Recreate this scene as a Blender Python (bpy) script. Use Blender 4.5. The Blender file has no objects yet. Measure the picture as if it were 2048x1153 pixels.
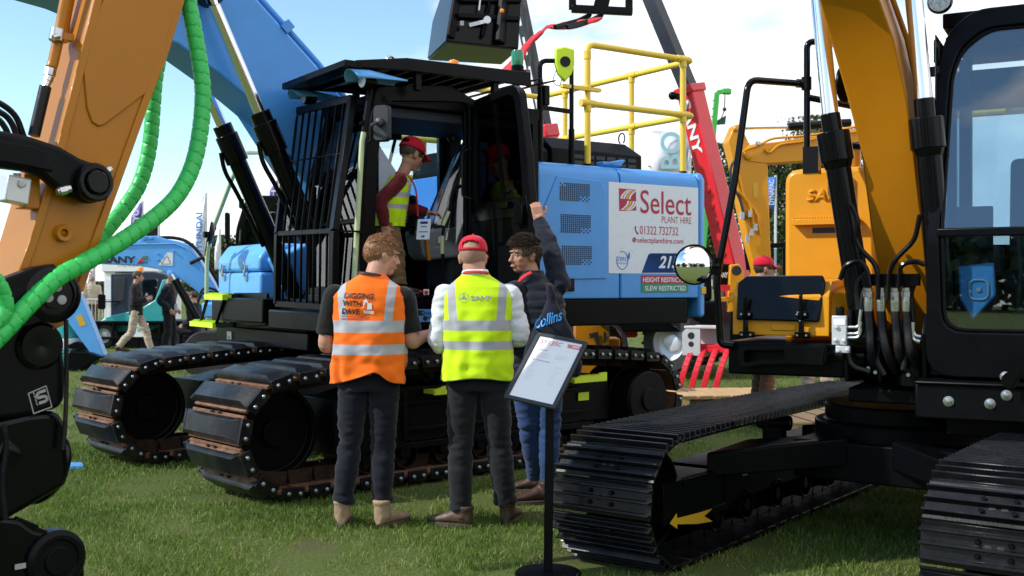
import bpy, math, random
import numpy as np
from mathutils import Vector, Matrix, noise as mnoise
R = math.radians
random.seed(7)
scene = bpy.context.scene
COL = scene.collection
# ---------------------------------------------------------------- camera
F, CX, HY, EYE = 2200.0, 1024.0, 570.0, 1.5
cd = bpy.data.cameras.new("camera"); cam = bpy.data.objects.new("camera", cd); COL.objects.link(cam)
cam.location = (0, 0, EYE); cam.rotation_euler = (R(90), 0, 0)
cd.sensor_width = 36; cd.lens = 36 * F / 2048; cd.shift_y = -6.5 / 2048
cd.clip_start = 0.05; cd.clip_end = 3000
cd.dof.use_dof = True; cd.dof.focus_distance = 7.6; cd.dof.aperture_fstop = 4.5
scene.camera = cam
# ---------------------------------------------------------------- light
SUN_TO = Vector((-0.76, -0.20, 0.62)).normalized()
EL = math.asin(SUN_TO.z)
w = bpy.data.worlds.new("World"); scene.world = w; w.use_nodes = True
nt = w.node_tree; nt.nodes.clear()
def nd(t, typ, **kw):
    n = t.nodes.new(typ)
    for k, v in kw.items():
        if k in n.inputs.keys(): n.inputs[k].default_value = v
        else: setattr(n, k, v)
    return n
out = nd(nt, 'ShaderNodeOutputWorld'); bg = nd(nt, 'ShaderNodeBackground'); bg.inputs['Strength'].default_value = 0.12
sky = nd(nt, 'ShaderNodeTexSky', sky_type='NISHITA', sun_disc=False)
sky.sun_elevation = EL; sky.sun_rotation = math.atan2(SUN_TO.x, SUN_TO.y); sky.altitude = 50; sky.air_density = 1.0; sky.dust_density = 0.0; sky.ozone_density = 1.4
tc = nd(nt, 'ShaderNodeTexCoord')
mp = nd(nt, 'ShaderNodeMapping'); mp.inputs['Scale'].default_value = (1.0, 1.0, 2.2); mp.inputs['Location'].default_value = (1.75, 0.3, 0.10)
n1 = nd(nt, 'ShaderNodeTexNoise', Scale=2.1, Detail=9.0, Roughness=0.55, Distortion=0.15)
rmp = nd(nt, 'ShaderNodeValToRGB'); rmp.color_ramp.elements[0].position = 0.48; rmp.color_ramp.elements[1].position = 0.575
n2 = nd(nt, 'ShaderNodeTexNoise', Scale=5.0, Detail=6.0, Roughness=0.6)
sep = nd(nt, 'ShaderNodeSeparateXYZ')
# more cloud near the horizon and to the right, open blue at upper left
hz = nd(nt, 'ShaderNodeMapRange'); hz.inputs[1].default_value = 0.02; hz.inputs[2].default_value = 0.22; hz.inputs[3].default_value = 0.34; hz.inputs[4].default_value = -0.12
rt = nd(nt, 'ShaderNodeMapRange'); rt.inputs[1].default_value = -0.28; rt.inputs[2].default_value = 0.16; rt.inputs[3].default_value = -0.13; rt.inputs[4].default_value = 0.17
bk = nd(nt, 'ShaderNodeMapRange'); bk.inputs[1].default_value = -0.05; bk.inputs[2].default_value = 0.5; bk.inputs[3].default_value = 0.19; bk.inputs[4].default_value = 0.0   # fewer clouds behind
ad3 = nd(nt, 'ShaderNodeMath', operation='ADD')
ad = nd(nt, 'ShaderNodeMath', operation='ADD'); ad2 = nd(nt, 'ShaderNodeMath', operation='ADD')
L = nt.links.new
L(tc.outputs['Generated'], mp.inputs[0]); L(mp.outputs[0], n1.inputs['Vector']); L(mp.outputs[0], n2.inputs['Vector'])
L(tc.outputs['Generated'], sep.inputs[0]); L(sep.outputs['Z'], hz.inputs[0]); L(sep.outputs['X'], rt.inputs[0])
L(n1.outputs['Fac'], ad.inputs[0]); L(hz.outputs[0], ad.inputs[1]); L(ad.outputs[0], ad2.inputs[0]); L(rt.outputs[0], ad2.inputs[1]); L(sep.outputs['Y'], bk.inputs[0]); L(ad2.outputs[0], ad3.inputs[0]); L(bk.outputs[0], ad3.inputs[1]); L(ad3.outputs[0], rmp.inputs[0])
cr = nd(nt, 'ShaderNodeValToRGB'); cr.color_ramp.elements[0].position = 0.35; cr.color_ramp.elements[1].position = 0.62
cr.color_ramp.elements[0].color = (6.9, 7.15, 7.6, 1); cr.color_ramp.elements[1].color = (9.8, 9.8, 9.8, 1)
L(n2.outputs['Fac'], cr.inputs[0])
mx = nd(nt, 'ShaderNodeMix', data_type='RGBA')
sk2 = nd(nt, 'ShaderNodeMix', data_type='RGBA', blend_type='MULTIPLY'); sk2.inputs[0].default_value = 1.0; sk2.inputs[7].default_value = (1.35, 1.5, 1.45, 1); L(sky.outputs[0], sk2.inputs[6])
L(rmp.outputs[0], mx.inputs[0]); L(sk2.outputs[2], mx.inputs[6]); L(cr.outputs[0], mx.inputs[7])
L(mx.outputs[2], bg.inputs[0]); L(bg.outputs[0], out.inputs[0])
sd = bpy.data.lights.new("sun", 'SUN'); sun = bpy.data.objects.new("sun", sd); COL.objects.link(sun)
sd.energy = 3.6; sd.angle = R(0.5); sd.color = (1.0, 0.95, 0.87)
sun.rotation_euler = (-SUN_TO).to_track_quat('-Z', 'Y').to_euler(); sun.location = (-20, -6, 25)
vs = scene.view_settings; vs.view_transform = 'Standard'; vs.look = 'None'; vs.gamma = 1; vs.use_curve_mapping = False; vs.exposure = 0.32

# ---------------------------------------------------------------- helpers
def V(*a): return Vector(a)
def PX(px, py, Z): return Vector(((px - CX) / F * Z, Z, EYE + (HY - py) / F * Z))   # a point at depth Z
class Frame:
    """machine axes: X forward, Y to the machine's left, Z up"""
    def __init__(s, o, fwd):
        s.o = Vector((o[0], o[1], 0)); f = Vector((fwd[0], fwd[1], 0)).normalized()
        s.f = f; s.l = Vector((-f.y, f.x, 0)); s.yaw = math.atan2(f.y, f.x)
    def loc(s, p):
        d = p - s.o; return Vector((d.dot(s.f), d.dot(s.l), d.z))
    def _on(s, px, py, ax, val):
        r = Vector(((px - CX) / F, 1, (HY - py) / F)); e = Vector((0, 0, EYE))
        t = (val - (e - s.o).dot(ax)) / r.dot(ax); return s.loc(e + r * t)
    def y(s, px, py, val): return s._on(px, py, s.l, val)
    def x(s, px, py, val): return s._on(px, py, s.f, val)
    def z(s, px, py, val): return s._on(px, py, Vector((0, 0, 1)), val)

class MB:
    def __init__(s): s.v = []; s.f = []; s.m = []; s.s = []
    def add(s, vs, fs, m=0, sm=False):
        b = len(s.v); s.v += [tuple(v) for v in vs]
        for f in fs: s.f.append([i + b for i in f]); s.m.append(m); s.s.append(sm)
        return s
    def box(s, c, size, rot=None, m=0, taper=1.0):
        hx, hy, hz = size[0] / 2, size[1] / 2, size[2] / 2; vs = []
        for z in (-1, 1):
            k = taper if z > 0 else 1
            for x, y in ((-1, -1), (1, -1), (1, 1), (-1, 1)):
                p = Vector((x * hx * k, y * hy * k, z * hz))
                vs.append((rot @ p if rot is not None else p) + Vector(c))
        return s.add(vs, [(3, 2, 1, 0), (4, 5, 6, 7), (0, 1, 5, 4), (1, 2, 6, 5), (2, 3, 7, 6), (3, 0, 4, 7)], m)
    def b2(s, lo, hi, m=0):
        lo = Vector(lo); hi = Vector(hi); return s.box((lo + hi) / 2, hi - lo, None, m)
    def bar(s, p, q, w, h, up=(0, 0, 1), m=0):
        p = Vector(p); q = Vector(q); d = (q - p); ln = d.length; d.normalize(); u = Vector(up)
        x = d.cross(u)
        if x.length < 1e-4: x = d.cross(Vector((1, 0, 0)))
        x.normalize(); u = x.cross(d)
        M = Matrix((x, u, d)).transposed(); return s.box((p + q) / 2, (w, h, ln), M, m)
    def tube(s, pts, r, n=10, m=0, caps=True, closed=False, flat=1.0):
        pts = [Vector(p) for p in pts]; N = len(pts); rs = r if isinstance(r, (list, tuple)) else [r] * N
        vs = []; t0 = (pts[1] - pts[0]).normalized(); nrm = t0.orthogonal().normalized()
        for i, p in enumerate(pts):
            if closed: t = (pts[(i + 1) % N] - pts[i - 1]).normalized()
            elif i == 0: t = t0
            elif i == N - 1: t = (pts[-1] - pts[-2]).normalized()
            else: t = ((pts[i + 1] - p).normalized() + (p - pts[i - 1]).normalized()).normalized()
            nrm = (nrm - t * nrm.dot(t)); nrm.normalize(); b = t.cross(nrm)
            for k in range(n):
                a = 2 * math.pi * k / n; vs.append(p + (nrm * math.cos(a) + b * math.sin(a) * flat) * rs[i])
        fs = []; sg = N if closed else N - 1
        for i in range(sg):
            j = (i + 1) % N
            for k in range(n): k2 = (k + 1) % n; fs.append((i * n + k, i * n + k2, j * n + k2, j * n + k))
        s.add(vs, fs, m, True)
        if caps and not closed:
            b = len(s.v) - len(vs); s.f += [[b + k for k in range(n)][::-1], [b + (N - 1) * n + k for k in range(n)]]; s.m += [m, m]; s.s += [False, False]
        return s
    def cyl(s, p, q, r, r2=None, n=24, m=0): return s.tube([p, q], [r, r if r2 is None else r2], n, m)
    def lathe(s, prof, o, ax, n=32, m=0, arc=None):
        o = Vector(o); ax = Vector(ax).normalized(); u = ax.orthogonal().normalized(); b = ax.cross(u); vs = []
        for r, t in prof:
            for k in range(n):
                a = 2 * math.pi * k / n; vs.append(o + ax * t + (u * math.cos(a) + b * math.sin(a)) * max(r, 1e-4))
        fs = []
        for i in range(len(prof) - 1):
            for k in range(n): k2 = (k + 1) % n; fs.append((i * n + k, i * n + k2, (i + 1) * n + k2, (i + 1) * n + k))
        return s.add(vs, fs, m, True)
    def prism(s, poly, f0, f1, m=0, m1=None, sm=False):
        n = len(poly); a = [f0(*p) for p in poly]; b = [f1(*p) for p in poly]
        s.add(a + b, [tuple(range(n))[::-1], tuple(range(n, 2 * n))], m)
        s.add(a + b, [(i, (i + 1) % n, n + (i + 1) % n, n + i) for i in range(n)], m if m1 is None else m1, sm)
        return s
    def sphere(s, c, r, n=16, m=0, sc=(1, 1, 1)):
        c = Vector(c); vs = []; fs = []; rg = n // 2
        for i in range(rg + 1):
            ph = math.pi * i / rg
            for k in range(n):
                a = 2 * math.pi * k / n
                vs.append(c + Vector((math.sin(ph) * math.cos(a) * sc[0], math.sin(ph) * math.sin(a) * sc[1], math.cos(ph) * sc[2])) * r)
        for i in range(rg):
            for k in range(n): k2 = (k + 1) % n; fs.append((i * n + k, (i + 1) * n + k, (i + 1) * n + k2, i * n + k2))
        return s.add(vs, fs, m, True)
    def quad(s, a, b, c, d, m=0): return s.add([a, b, c, d], [(0, 1, 2, 3)], m)
    def build(s, name, mats, parent=None, bev=0, seg=2, loc=None, yaw=None, recalc=True, ang=35):
        me = bpy.data.meshes.new(name); me.from_pydata([tuple(v) for v in s.v], [], s.f)
        if not isinstance(mats, (list, tuple)): mats = [mats]
        for mm in mats: me.materials.append(mm)
        me.polygons.foreach_set('material_index', s.m); me.polygons.foreach_set('use_smooth', [True] * len(s.f) if bev else s.s)
        if recalc:
            import bmesh
            bm = bmesh.new(); bm.from_mesh(me); bmesh.ops.remove_doubles(bm, verts=bm.verts, dist=1e-5) if bev else None
            bmesh.ops.recalc_face_normals(bm, faces=bm.faces); bm.to_mesh(me); bm.free()
        me.set_sharp_from_angle(angle=R(ang)); me.update()
        o = bpy.data.objects.new(name, me); COL.objects.link(o)
        if parent: o.parent = parent
        if loc is not None: o.location = loc
        if yaw is not None: o.rotation_euler = (0, 0, yaw)
        if bev:
            b = o.modifiers.new('Bevel', 'BEVEL'); b.width = bev; b.segments = seg; b.limit_method = 'ANGLE'; b.angle_limit = R(32); b.harden_normals = False
        return o
def tag(o, label=None, cat=None, group=None, kind=None):
    if label: o['label'] = label
    if cat: o['category'] = cat
    if group: o['group'] = group
    if kind: o['kind'] = kind
    return o
def thing(name, label, cat, loc=(0, 0, 0), yaw=0, group=None):
    o = bpy.data.objects.new(name, None); COL.objects.link(o); o.location = loc; o.rotation_euler = (0, 0, yaw); o.empty_display_size = .2
    return tag(o, label, cat, group)
def dup(o, parent=None):
    c = o.copy(); COL.objects.link(c)
    if parent is not None: c.parent = parent
    for ch in list(o.children): dup(ch, c)
    return c
def arcpts(c, r, a0, a1, n, u, v):
    c = Vector(c); u = Vector(u); v = Vector(v)
    return [c + u * (r * math.cos(a0 + (a1 - a0) * i / n)) + v * (r * math.sin(a0 + (a1 - a0) * i / n)) for i in range(n + 1)]
def smooth_path(pts, n=8):
    P = [Vector(p) for p in pts]; P = [P[0] * 2 - P[1]] + P + [P[-1] * 2 - P[-2]]; o = []
    for i in range(1, len(P) - 2):
        for k in range(n):
            t = k / n; a, b, c, d = P[i - 1:i + 3]
            o.append(0.5 * ((2 * b) + (c - a) * t + (2 * a - 5 * b + 4 * c - d) * t * t + (3 * b - a - 3 * c + d) * t ** 3))
    o.append(P[-2]); return o
def round_path(pts, r, n=5):
    P = [Vector(p) for p in pts]; o = [P[0]]
    for i in range(1, len(P) - 1):
        a = P[i - 1] - P[i]; b = P[i + 1] - P[i]; k = min(r, a.length * .45, b.length * .45); p0 = P[i] + a.normalized() * k; p1 = P[i] + b.normalized() * k
        for j in range(n + 1): t = j / n; o.append(p0 * (1 - t) ** 2 + P[i] * 2 * t * (1 - t) + p1 * t * t)
    o.append(P[-1]); return o
def rrect(w, h, r, n=5):
    o = []
    for cx, cy, a in ((w / 2 - r, h / 2 - r, 0), (-w / 2 + r, h / 2 - r, 90), (-w / 2 + r, -h / 2 + r, 180), (w / 2 - r, -h / 2 + r, 270)):
        for i in range(n + 1): t = R(a + 90 * i / n); o.append((cx + r * math.cos(t), cy + r * math.sin(t)))
    return o
def text(name, body, o, xd, yd, w, h, mat, parent=None, ext=0.0015, shear=0, bold=0.0, sub=0):
    """lettering fitted into a box w x h whose lower left corner is o; lies in the plane xd, yd"""
    c = bpy.data.curves.new(name, 'FONT'); c.body = body; c.size = 1; c.shear = shear; c.offset = bold; c.resolution_u = 4
    t = bpy.data.objects.new(name, c); COL.objects.link(t)
    dg = bpy.context.evaluated_depsgraph_get(); me = bpy.data.meshes.new_from_object(t.evaluated_get(dg)); bpy.data.objects.remove(t)
    co = np.array([v.co[:] for v in me.vertices]); lo = co.min(0); hi = co.max(0); sx = w / (hi[0] - lo[0]); sy = h / (hi[1] - lo[1])
    xd = Vector(xd).normalized(); yd = Vector(yd).normalized(); nn = xd.cross(yd); o = Vector(o)
    for v in me.vertices: v.co = o + xd * ((v.co.x - lo[0]) * sx) + yd * ((v.co.y - lo[1]) * sy) + nn * ext
    me.materials.clear(); me.materials.append(mat); me.name = name
    ob = bpy.data.objects.new(name, me); COL.objects.link(ob)
    if parent: ob.parent = parent
    return ob
# ---------------------------------------------------------------- materials (all procedural)
def mat(name, col, rough=0.5, metal=0.0, coat=0.0, var=0.06, vscale=6.0, bump=0.0, bscale=60.0, dirt=None, dscale=3.0, damt=0.5, spec=0.5, sheen=0, trans=0, alpha=1, emit=None, rvar=0.12, stretch=None):
    m = bpy.data.materials.new(name); m.use_nodes = True; t = m.node_tree; b = t.nodes['Principled BSDF']; l = t.links.new
    b.inputs['Roughness'].default_value = rough; b.inputs['Metallic'].default_value = metal; b.inputs['Coat Weight'].default_value = coat; b.inputs['Coat Roughness'].default_value = .08
    b.inputs['Specular IOR Level'].default_value = spec
    if sheen: b.inputs['Sheen Weight'].default_value = sheen
    if trans: b.inputs['Transmission Weight'].default_value = trans
    b.inputs['Alpha'].default_value = alpha
    tc = nd(t, 'ShaderNodeTexCoord'); oi = nd(t, 'ShaderNodeObjectInfo'); va = nd(t, 'ShaderNodeVectorMath', operation='MULTIPLY_ADD'); va.inputs[1].default_value = (37, 23, 51)   # every copy wears its own dirt
    l(oi.outputs['Random'], va.inputs[0]); l(tc.outputs['Object'], va.inputs[2]); src = va.outputs[0]
    if stretch:
        mp = nd(t, 'ShaderNodeMapping'); mp.inputs['Scale'].default_value = stretch; l(src, mp.inputs[0]); src = mp.outputs[0]
    n = nd(t, 'ShaderNodeTexNoise', Scale=vscale, Detail=6.0, Roughness=.6); l(src, n.inputs['Vector'])
    r = nd(t, 'ShaderNodeValToRGB'); r.color_ramp.elements[0].position = .3; r.color_ramp.elements[1].position = .7
    c = Vector(col[:3]); r.color_ramp.elements[0].color = (*(c * (1 - var)), 1); r.color_ramp.elements[1].color = (*[min(1, x) for x in c * (1 + var)], 1)
    l(n.outputs['Fac'], r.inputs[0]); cs = r.outputs[0]
    if dirt:
        n2 = nd(t, 'ShaderNodeTexNoise', Scale=dscale, Detail=9.0, Roughness=.7); l(src, n2.inputs['Vector'])
        r2 = nd(t, 'ShaderNodeValToRGB'); r2.color_ramp.elements[0].position = .48; r2.color_ramp.elements[1].position = .72; r2.color_ramp.elements[1].color = (damt,) * 3 + (1,)
        l(n2.outputs['Fac'], r2.inputs[0]); mxx = nd(t, 'ShaderNodeMix', data_type='RGBA'); mxx.inputs[7].default_value = (*dirt, 1); l(r2.outputs[0], mxx.inputs[0]); l(cs, mxx.inputs[6]); cs = mxx.outputs[2]
    l(cs, b.inputs['Base Color'])
    if rvar:
        mr = nd(t, 'ShaderNodeMapRange'); mr.inputs[3].default_value = max(0.02, rough - rvar); mr.inputs[4].default_value = min(1, rough + rvar)
        n3 = nd(t, 'ShaderNodeTexNoise', Scale=vscale * 2.3, Detail=5.0); l(src, n3.inputs['Vector']); l(n3.outputs['Fac'], mr.inputs[0]); l(mr.outputs[0], b.inputs['Roughness'])
    if bump:
        nb = nd(t, 'ShaderNodeTexNoise', Scale=bscale, Detail=4.0); l(src, nb.inputs['Vector'])
        bp = nd(t, 'ShaderNodeBump', Strength=bump); bp.inputs['Distance'].default_value = .01; l(nb.outputs['Fac'], bp.inputs['Height']); l(bp.outputs[0], b.inputs['Normal'])
    if emit: b.inputs['Emission Color'].default_value = (*emit[:3], 1); b.inputs['Emission Strength'].default_value = emit[3]
    return m
M = {}
M['blue'] = mat('blue_paint', (.070, .315, .79), .34, coat=.12, spec=.35, var=.04, dirt=(.08, .25, .58), dscale=2, damt=.3)
M['lightblue'] = mat('light_blue_paint', (.12, .40, .84), .36, coat=.12, spec=.35, var=.05)
M['orange'] = mat('orange_paint', (.45, .166, .003), .36, coat=.08, spec=.3, var=.06, dirt=(.30, .12, .01), dscale=3, damt=.4)
M['orange_lit'] = mat('lit_orange_paint', (.72, .30, .006), .38, coat=.12, spec=.35, var=.05)  # brighter copy of the orange paint, sky light put into the colour
M['black'] = mat('black_paint', (.0028, .0032, .0042), .32, var=.25, spec=.11, rvar=.08)
M['blackgloss'] = mat('gloss_black_paint', (.0024, .0028, .004), .16, var=.25, spec=.20, rvar=.05)
M['satin'] = mat('satin_black_steel', (.003, .0034, .0045), .36, var=.3, bump=.05, bscale=120, spec=.13)
M['rubber'] = mat('black_rubber', (.0055, .0065, .0095), .38, var=.3, bump=.12, bscale=70, dirt=(.045, .036, .028), dscale=6, damt=.6, spec=.25)
M['trackplate'] = mat('track_plate_steel', (.004, .0045, .006), .30, var=.3, spec=.38, bump=.06, bscale=90, dirt=(.03, .025, .02), dscale=7, damt=.35)
M['tyre'] = mat('tyre_rubber', (.016, .016, .017), .75, var=.3, bump=.2, dirt=(.06, .05, .04), damt=.4)
M['rust'] = mat('rusty_steel', (.15, .070, .034), .75, var=.45, vscale=14, bump=.5, bscale=45, dirt=(.32, .18, .10), dscale=9, damt=.8)
M['muddy'] = mat('muddy_chain_steel', (.030, .019, .013), .8, var=.5, vscale=12, bump=.6, bscale=40, dirt=(.10, .055, .03), dscale=7, damt=.7, spec=.15)
M['steel'] = mat('zinc_steel', (.55, .56, .57), .3, metal=1, var=.12, vscale=30)
M['chrome'] = mat('chrome_rod', (.80, .82, .86), .16, metal=1, var=.03, rvar=.04)
M['mirror'] = mat('mirror_glass', (.92, .93, .94), .02, metal=1, var=.0, rvar=0)
M['silver'] = mat('silver_paint', (.62, .64, .67), .35, metal=.3, var=.06)
M['yellow'] = mat('yellow_paint', (.80, .56, .035), .4, coat=.3, var=.06, dirt=(.5, .34, .05), dscale=6, damt=.4)
M['lime'] = mat('fluorescent_lime_plastic', (.62, .88, .02), .45, var=.05)
M['limemetal'] = mat('lime_painted_step', (.60, .78, .03), .45, var=.08)
M['palegreen'] = mat('luminous_tape', (.50, .60, .34), .5, var=.08, dirt=(.35, .42, .25), damt=.5)
M['red'] = mat('red_paint', (.70, .018, .035), .3, coat=.4, var=.05)
M['redcloth'] = mat('red_cloth', (.62, .012, .025), .75, var=.08, sheen=.2, bump=.2, bscale=25)
M['green'] = mat('green_spiral_wrap', (.03, .52, .10), .42, var=.08, rvar=.06)
M['grey'] = mat('grey_plastic', (.20, .22, .25), .5, var=.08)
M['darkgrey'] = mat('dark_grey_plastic', (.022, .025, .032), .5, var=.15)
M['white'] = mat('white_paint', (.80, .81, .82), .45, var=.03)
M['vinyl'] = mat('white_vinyl', (.68, .77, .87), .3, coat=.2, var=.02)
M['paper'] = mat('white_paper', (.84, .85, .86), .35, coat=.3, var=.01)
M['crimson'] = mat('crimson_print', (.42, .012, .05), .45, var=.04)
M['signgreen'] = mat('green_print', (.02, .25, .12), .45, var=.04)
M['signblue'] = mat('blue_print', (.02, .20, .62), .45, var=.04)
M['navyprint'] = mat('navy_print', (.006, .045, .20), .4, var=.5, vscale=2.5, spec=.15)
M['blackprint'] = mat('black_print', (.015, .015, .017), .5, var=.1)
M['greyprint'] = mat('grey_print', (.32, .33, .35), .5, var=.1)
M['palered'] = mat('pale_red_print', (.66, .18, .22), .45, var=.05)
M['goldprint'] = mat('gold_print', (.70, .42, .02), .45, var=.05)
M['teal'] = mat('teal_paint', (.03, .36, .36), .35, coat=.3, var=.06)
M['purple'] = mat('purple_cloth', (.13, .085, .33), .8, var=.08)
M['flagwhite'] = mat('white_flag_cloth', (.74, .78, .84), .8, var=.05)
M['flagblue'] = mat('blue_flag_cloth', (.03, .19, .60), .8, var=.06)
M['amber'] = mat('amber_lens', (.85, .25, .01), .2, var=.05, emit=(.9, .25, .0, .15))
M['greenlens'] = mat('green_lens', (.01, .20, .09), .15, coat=.5, var=.05)
M['purplelens'] = mat('magenta_lens', (.20, .01, .13), .15, coat=.5, var=.05)
M['wood'] = mat('pallet_wood', (.50, .33, .17), .8, var=.25, vscale=5, bump=.3, bscale=30, stretch=(1, 9, 9))
M['led'] = mat('lamp_lens', (.42, .43, .45), .15, coat=.6, var=.5, vscale=70)
M['cabtrim'] = mat('cab_lining', (.010, .017, .032), .7, var=.15)
M['seat'] = mat('seat_cloth', (.02, .025, .035), .8, var=.2)
M['green_crane'] = mat('green_crane_paint', (.05, .42, .06), .4, var=.06)
def glass(name, tint, a=.22, rough=.01):
    m = bpy.data.materials.new(name); m.use_nodes = True; t = m.node_tree; t.nodes.clear(); l = t.links.new
    o = nd(t, 'ShaderNodeOutputMaterial'); tr = nd(t, 'ShaderNodeBsdfTransparent'); tr.inputs[0].default_value = (*tint, 1)
    gl = nd(t, 'ShaderNodeBsdfGlossy'); gl.inputs['Roughness'].default_value = rough
    fr = nd(t, 'ShaderNodeFresnel'); fr.inputs[0].default_value = 1.5
    ad = nd(t, 'ShaderNodeMath', operation='MULTIPLY_ADD'); ad.inputs[1].default_value = 1.0; ad.inputs[2].default_value = a
    ad.use_clamp = True; l(fr.outputs[0], ad.inputs[0])
    mx = nd(t, 'ShaderNodeMixShader'); l(ad.outputs[0], mx.inputs[0]); l(tr.outputs[0], mx.inputs[1]); l(gl.outputs[0], mx.inputs[2]); l(mx.outputs[0], o.inputs[0]); return m
M['glass'] = glass('cab_glass', (.72, .84, .90), .05)
M['glassrefl'] = glass('tinted_windscreen', (.74, .84, .88), .12)
M['darkglass'] = glass('tinted_door_glass', (.70, .82, .84), .0)
# clear plastic film over the seat
M['film'] = glass('clear_plastic_film', (.78, .82, .86), .16, .12)
# ---------------------------------------------------------------- ground and grass
def ground_mat():
    m = bpy.data.materials.new('turf'); m.use_nodes = True; t = m.node_tree; b = t.nodes['Principled BSDF']; l = t.links.new
    b.inputs['Roughness'].default_value = .95; b.inputs['Specular IOR Level'].default_value = .15
    tc = nd(t, 'ShaderNodeTexCoord')
    a = nd(t, 'ShaderNodeTexNoise', Scale=1.3, Detail=8.0, Roughness=.65); c = nd(t, 'ShaderNodeTexNoise', Scale=38.0, Detail=6.0, Roughness=.7)
    l(tc.outputs['Object'], a.inputs['Vector']); l(tc.outputs['Object'], c.inputs['Vector'])
    r1 = nd(t, 'ShaderNodeValToRGB'); r1.color_ramp.elements[0].color = (.055, .085, .018, 1); r1.color_ramp.elements[1].color = (.14, .175, .05, 1); r1.color_ramp.elements[0].position = .3; r1.color_ramp.elements[1].position = .7
    r2 = nd(t, 'ShaderNodeValToRGB'); r2.color_ramp.elements[0].position = .56; r2.color_ramp.elements[1].position = .70
    l(c.outputs['Fac'], r1.inputs[0]); l(a.outputs['Fac'], r2.inputs[0])
    mx = nd(t, 'ShaderNodeMix', data_type='RGBA'); mx.inputs[7].default_value = (.11, .085, .055, 1); l(r2.outputs[0], mx.inputs[0]); l(r1.outputs[0], mx.inputs[6]); l(mx.outputs[2], b.inputs['Base Color'])
    bp = nd(t, 'ShaderNodeBump', Strength=.8); bp.inputs['Distance'].default_value = .03; l(c.outputs['Fac'], bp.inputs['Height']); l(bp.outputs[0], b.inputs['Normal'])
    return m
g = MB(); NX = 60
g.quad((-900, -60, 0), (900, -60, 0), (900, 1400, 0), (-900, 1400, 0))
o = g.build('ground', ground_mat()); tag(o, kind='structure')
def grass_mat():
    m = bpy.data.materials.new('grass_blades'); m.use_nodes = True; t = m.node_tree; b = t.nodes['Principled BSDF']; l = t.links.new
    b.inputs['Roughness'].default_value = .55; b.inputs['Specular IOR Level'].default_value = .25
    at = nd(t, 'ShaderNodeAttribute', attribute_name='tone'); r = nd(t, 'ShaderNodeValToRGB')
    r.color_ramp.elements[0].color = (.066, .112, .018, 1); r.color_ramp.elements[1].color = (.33, .28, .13, 1); r.color_ramp.elements[1].position = 1
    e = r.color_ramp.elements.new(.55); e.color = (.150, .245, .038, 1); e = r.color_ramp.elements.new(.85); e.color = (.23, .285, .075, 1)
    l(at.outputs['Fac'], r.inputs[0]); l(r.outputs[0], b.inputs['Base Color'])
    tl = nd(t, 'ShaderNodeBsdfTranslucent'); l(r.outputs[0], tl.inputs[0]); mx = nd(t, 'ShaderNodeMixShader'); mx.inputs[0].default_value = .3
    l(b.outputs[0], mx.inputs[1]); l(tl.outputs[0], mx.inputs[2]); l(mx.outputs[0], t.nodes['Material Output'].inputs[0]); return m
def build_grass():
    rng = np.random.default_rng(3); zs = []; xs = []
    for z0, z1, dens in ((4.6, 6.2, 5200), (6.2, 8.0, 4200), (8.0, 10.5, 2400), (10.5, 15, 1000), (15, 24, 260), (24, 40, 45)):
        hw = z1 * .52 + .4; n = int((z1 - z0) * 2 * hw * dens); zs.append(rng.uniform(z0, z1, n)); xs.append(rng.uniform(-hw, hw, n))
    y = np.concatenate(zs); x = np.concatenate(xs)
    keep = np.abs(x) < y * .5 + .35; x = x[keep]; y = y[keep]
    # bare patches
    pn = np.array([mnoise.noise(Vector((a * 1.15, b * 1.15, 3.3))) + .5 * mnoise.noise(Vector((a * 3.1, b * 3.1, 7.7))) for a, b in zip(x, y)])
    keep = pn < rng.uniform(-.08, .55, len(x)); x = x[keep]; y = y[keep]; pn = pn[keep]; n = len(x)
    h = rng.uniform(.014, .042, n) * (1 - .55 * np.clip(pn, 0, 1)) * (1 + .02 * y); a = rng.uniform(0, 2 * np.pi, n); wd = rng.uniform(.0016, .0034, n) * (.55 + .075 * y)
    le = rng.uniform(.1, 1.25, n) * h; la = rng.uniform(0, 2 * np.pi, n)
    st = rng.random(n) < .05; h[st] *= .45; le[st] = rng.uniform(.03, .075, st.sum())   # dry stalks lying flat
    cx, cy = np.cos(a) * wd, np.sin(a) * wd; lx, ly = np.cos(la) * le, np.sin(la) * le
    v = np.zeros((n, 5, 3))
    v[:, 0] = np.stack([x - cx, y - cy, np.zeros(n) - .004], 1); v[:, 1] = np.stack([x + cx, y + cy, np.zeros(n) - .004], 1)
    v[:, 2] = np.stack([x + cx * .8 + lx * .35, y + cy * .8 + ly * .35, h * .6], 1); v[:, 3] = np.stack([x - cx * .8 + lx * .35, y - cy * .8 + ly * .35, h * .6], 1)
    v[:, 4] = np.stack([x + lx, y + ly, h], 1)
    me = bpy.data.meshes.new('grass'); me.vertices.add(n * 5); me.vertices.foreach_set('co', v.reshape(-1).astype(np.float32))
    me.loops.add(n * 7); me.polygons.add(n * 2); b = np.arange(n)[:, None] * 5
    li = np.concatenate([b + np.array([[0, 1, 2, 3]]), b + np.array([[3, 2, 4]])], 1).reshape(-1); me.loops.foreach_set('vertex_index', li.astype(np.int32))
    ls = (np.arange(n)[:, None] * 7 + np.array([[0, 4]])).reshape(-1); me.polygons.foreach_set('loop_start', ls.astype(np.int32))
    me.update(); me.validate()
    tone = np.clip(st * .5 + rng.normal(.42, .2, n) + .50 * np.clip(pn, -.5, 1) + (rng.random(n) < .07) * .45, 0, 1)
    at = me.attributes.new('tone', 'FLOAT', 'POINT'); at.data.foreach_set('value', np.repeat(tone, 5).astype(np.float32))
    me.materials.append(grass_mat()); o = bpy.data.objects.new('grass', me); COL.objects.link(o); tag(o, 'short worn green grass of the show field', 'grass', kind='stuff')
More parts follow.
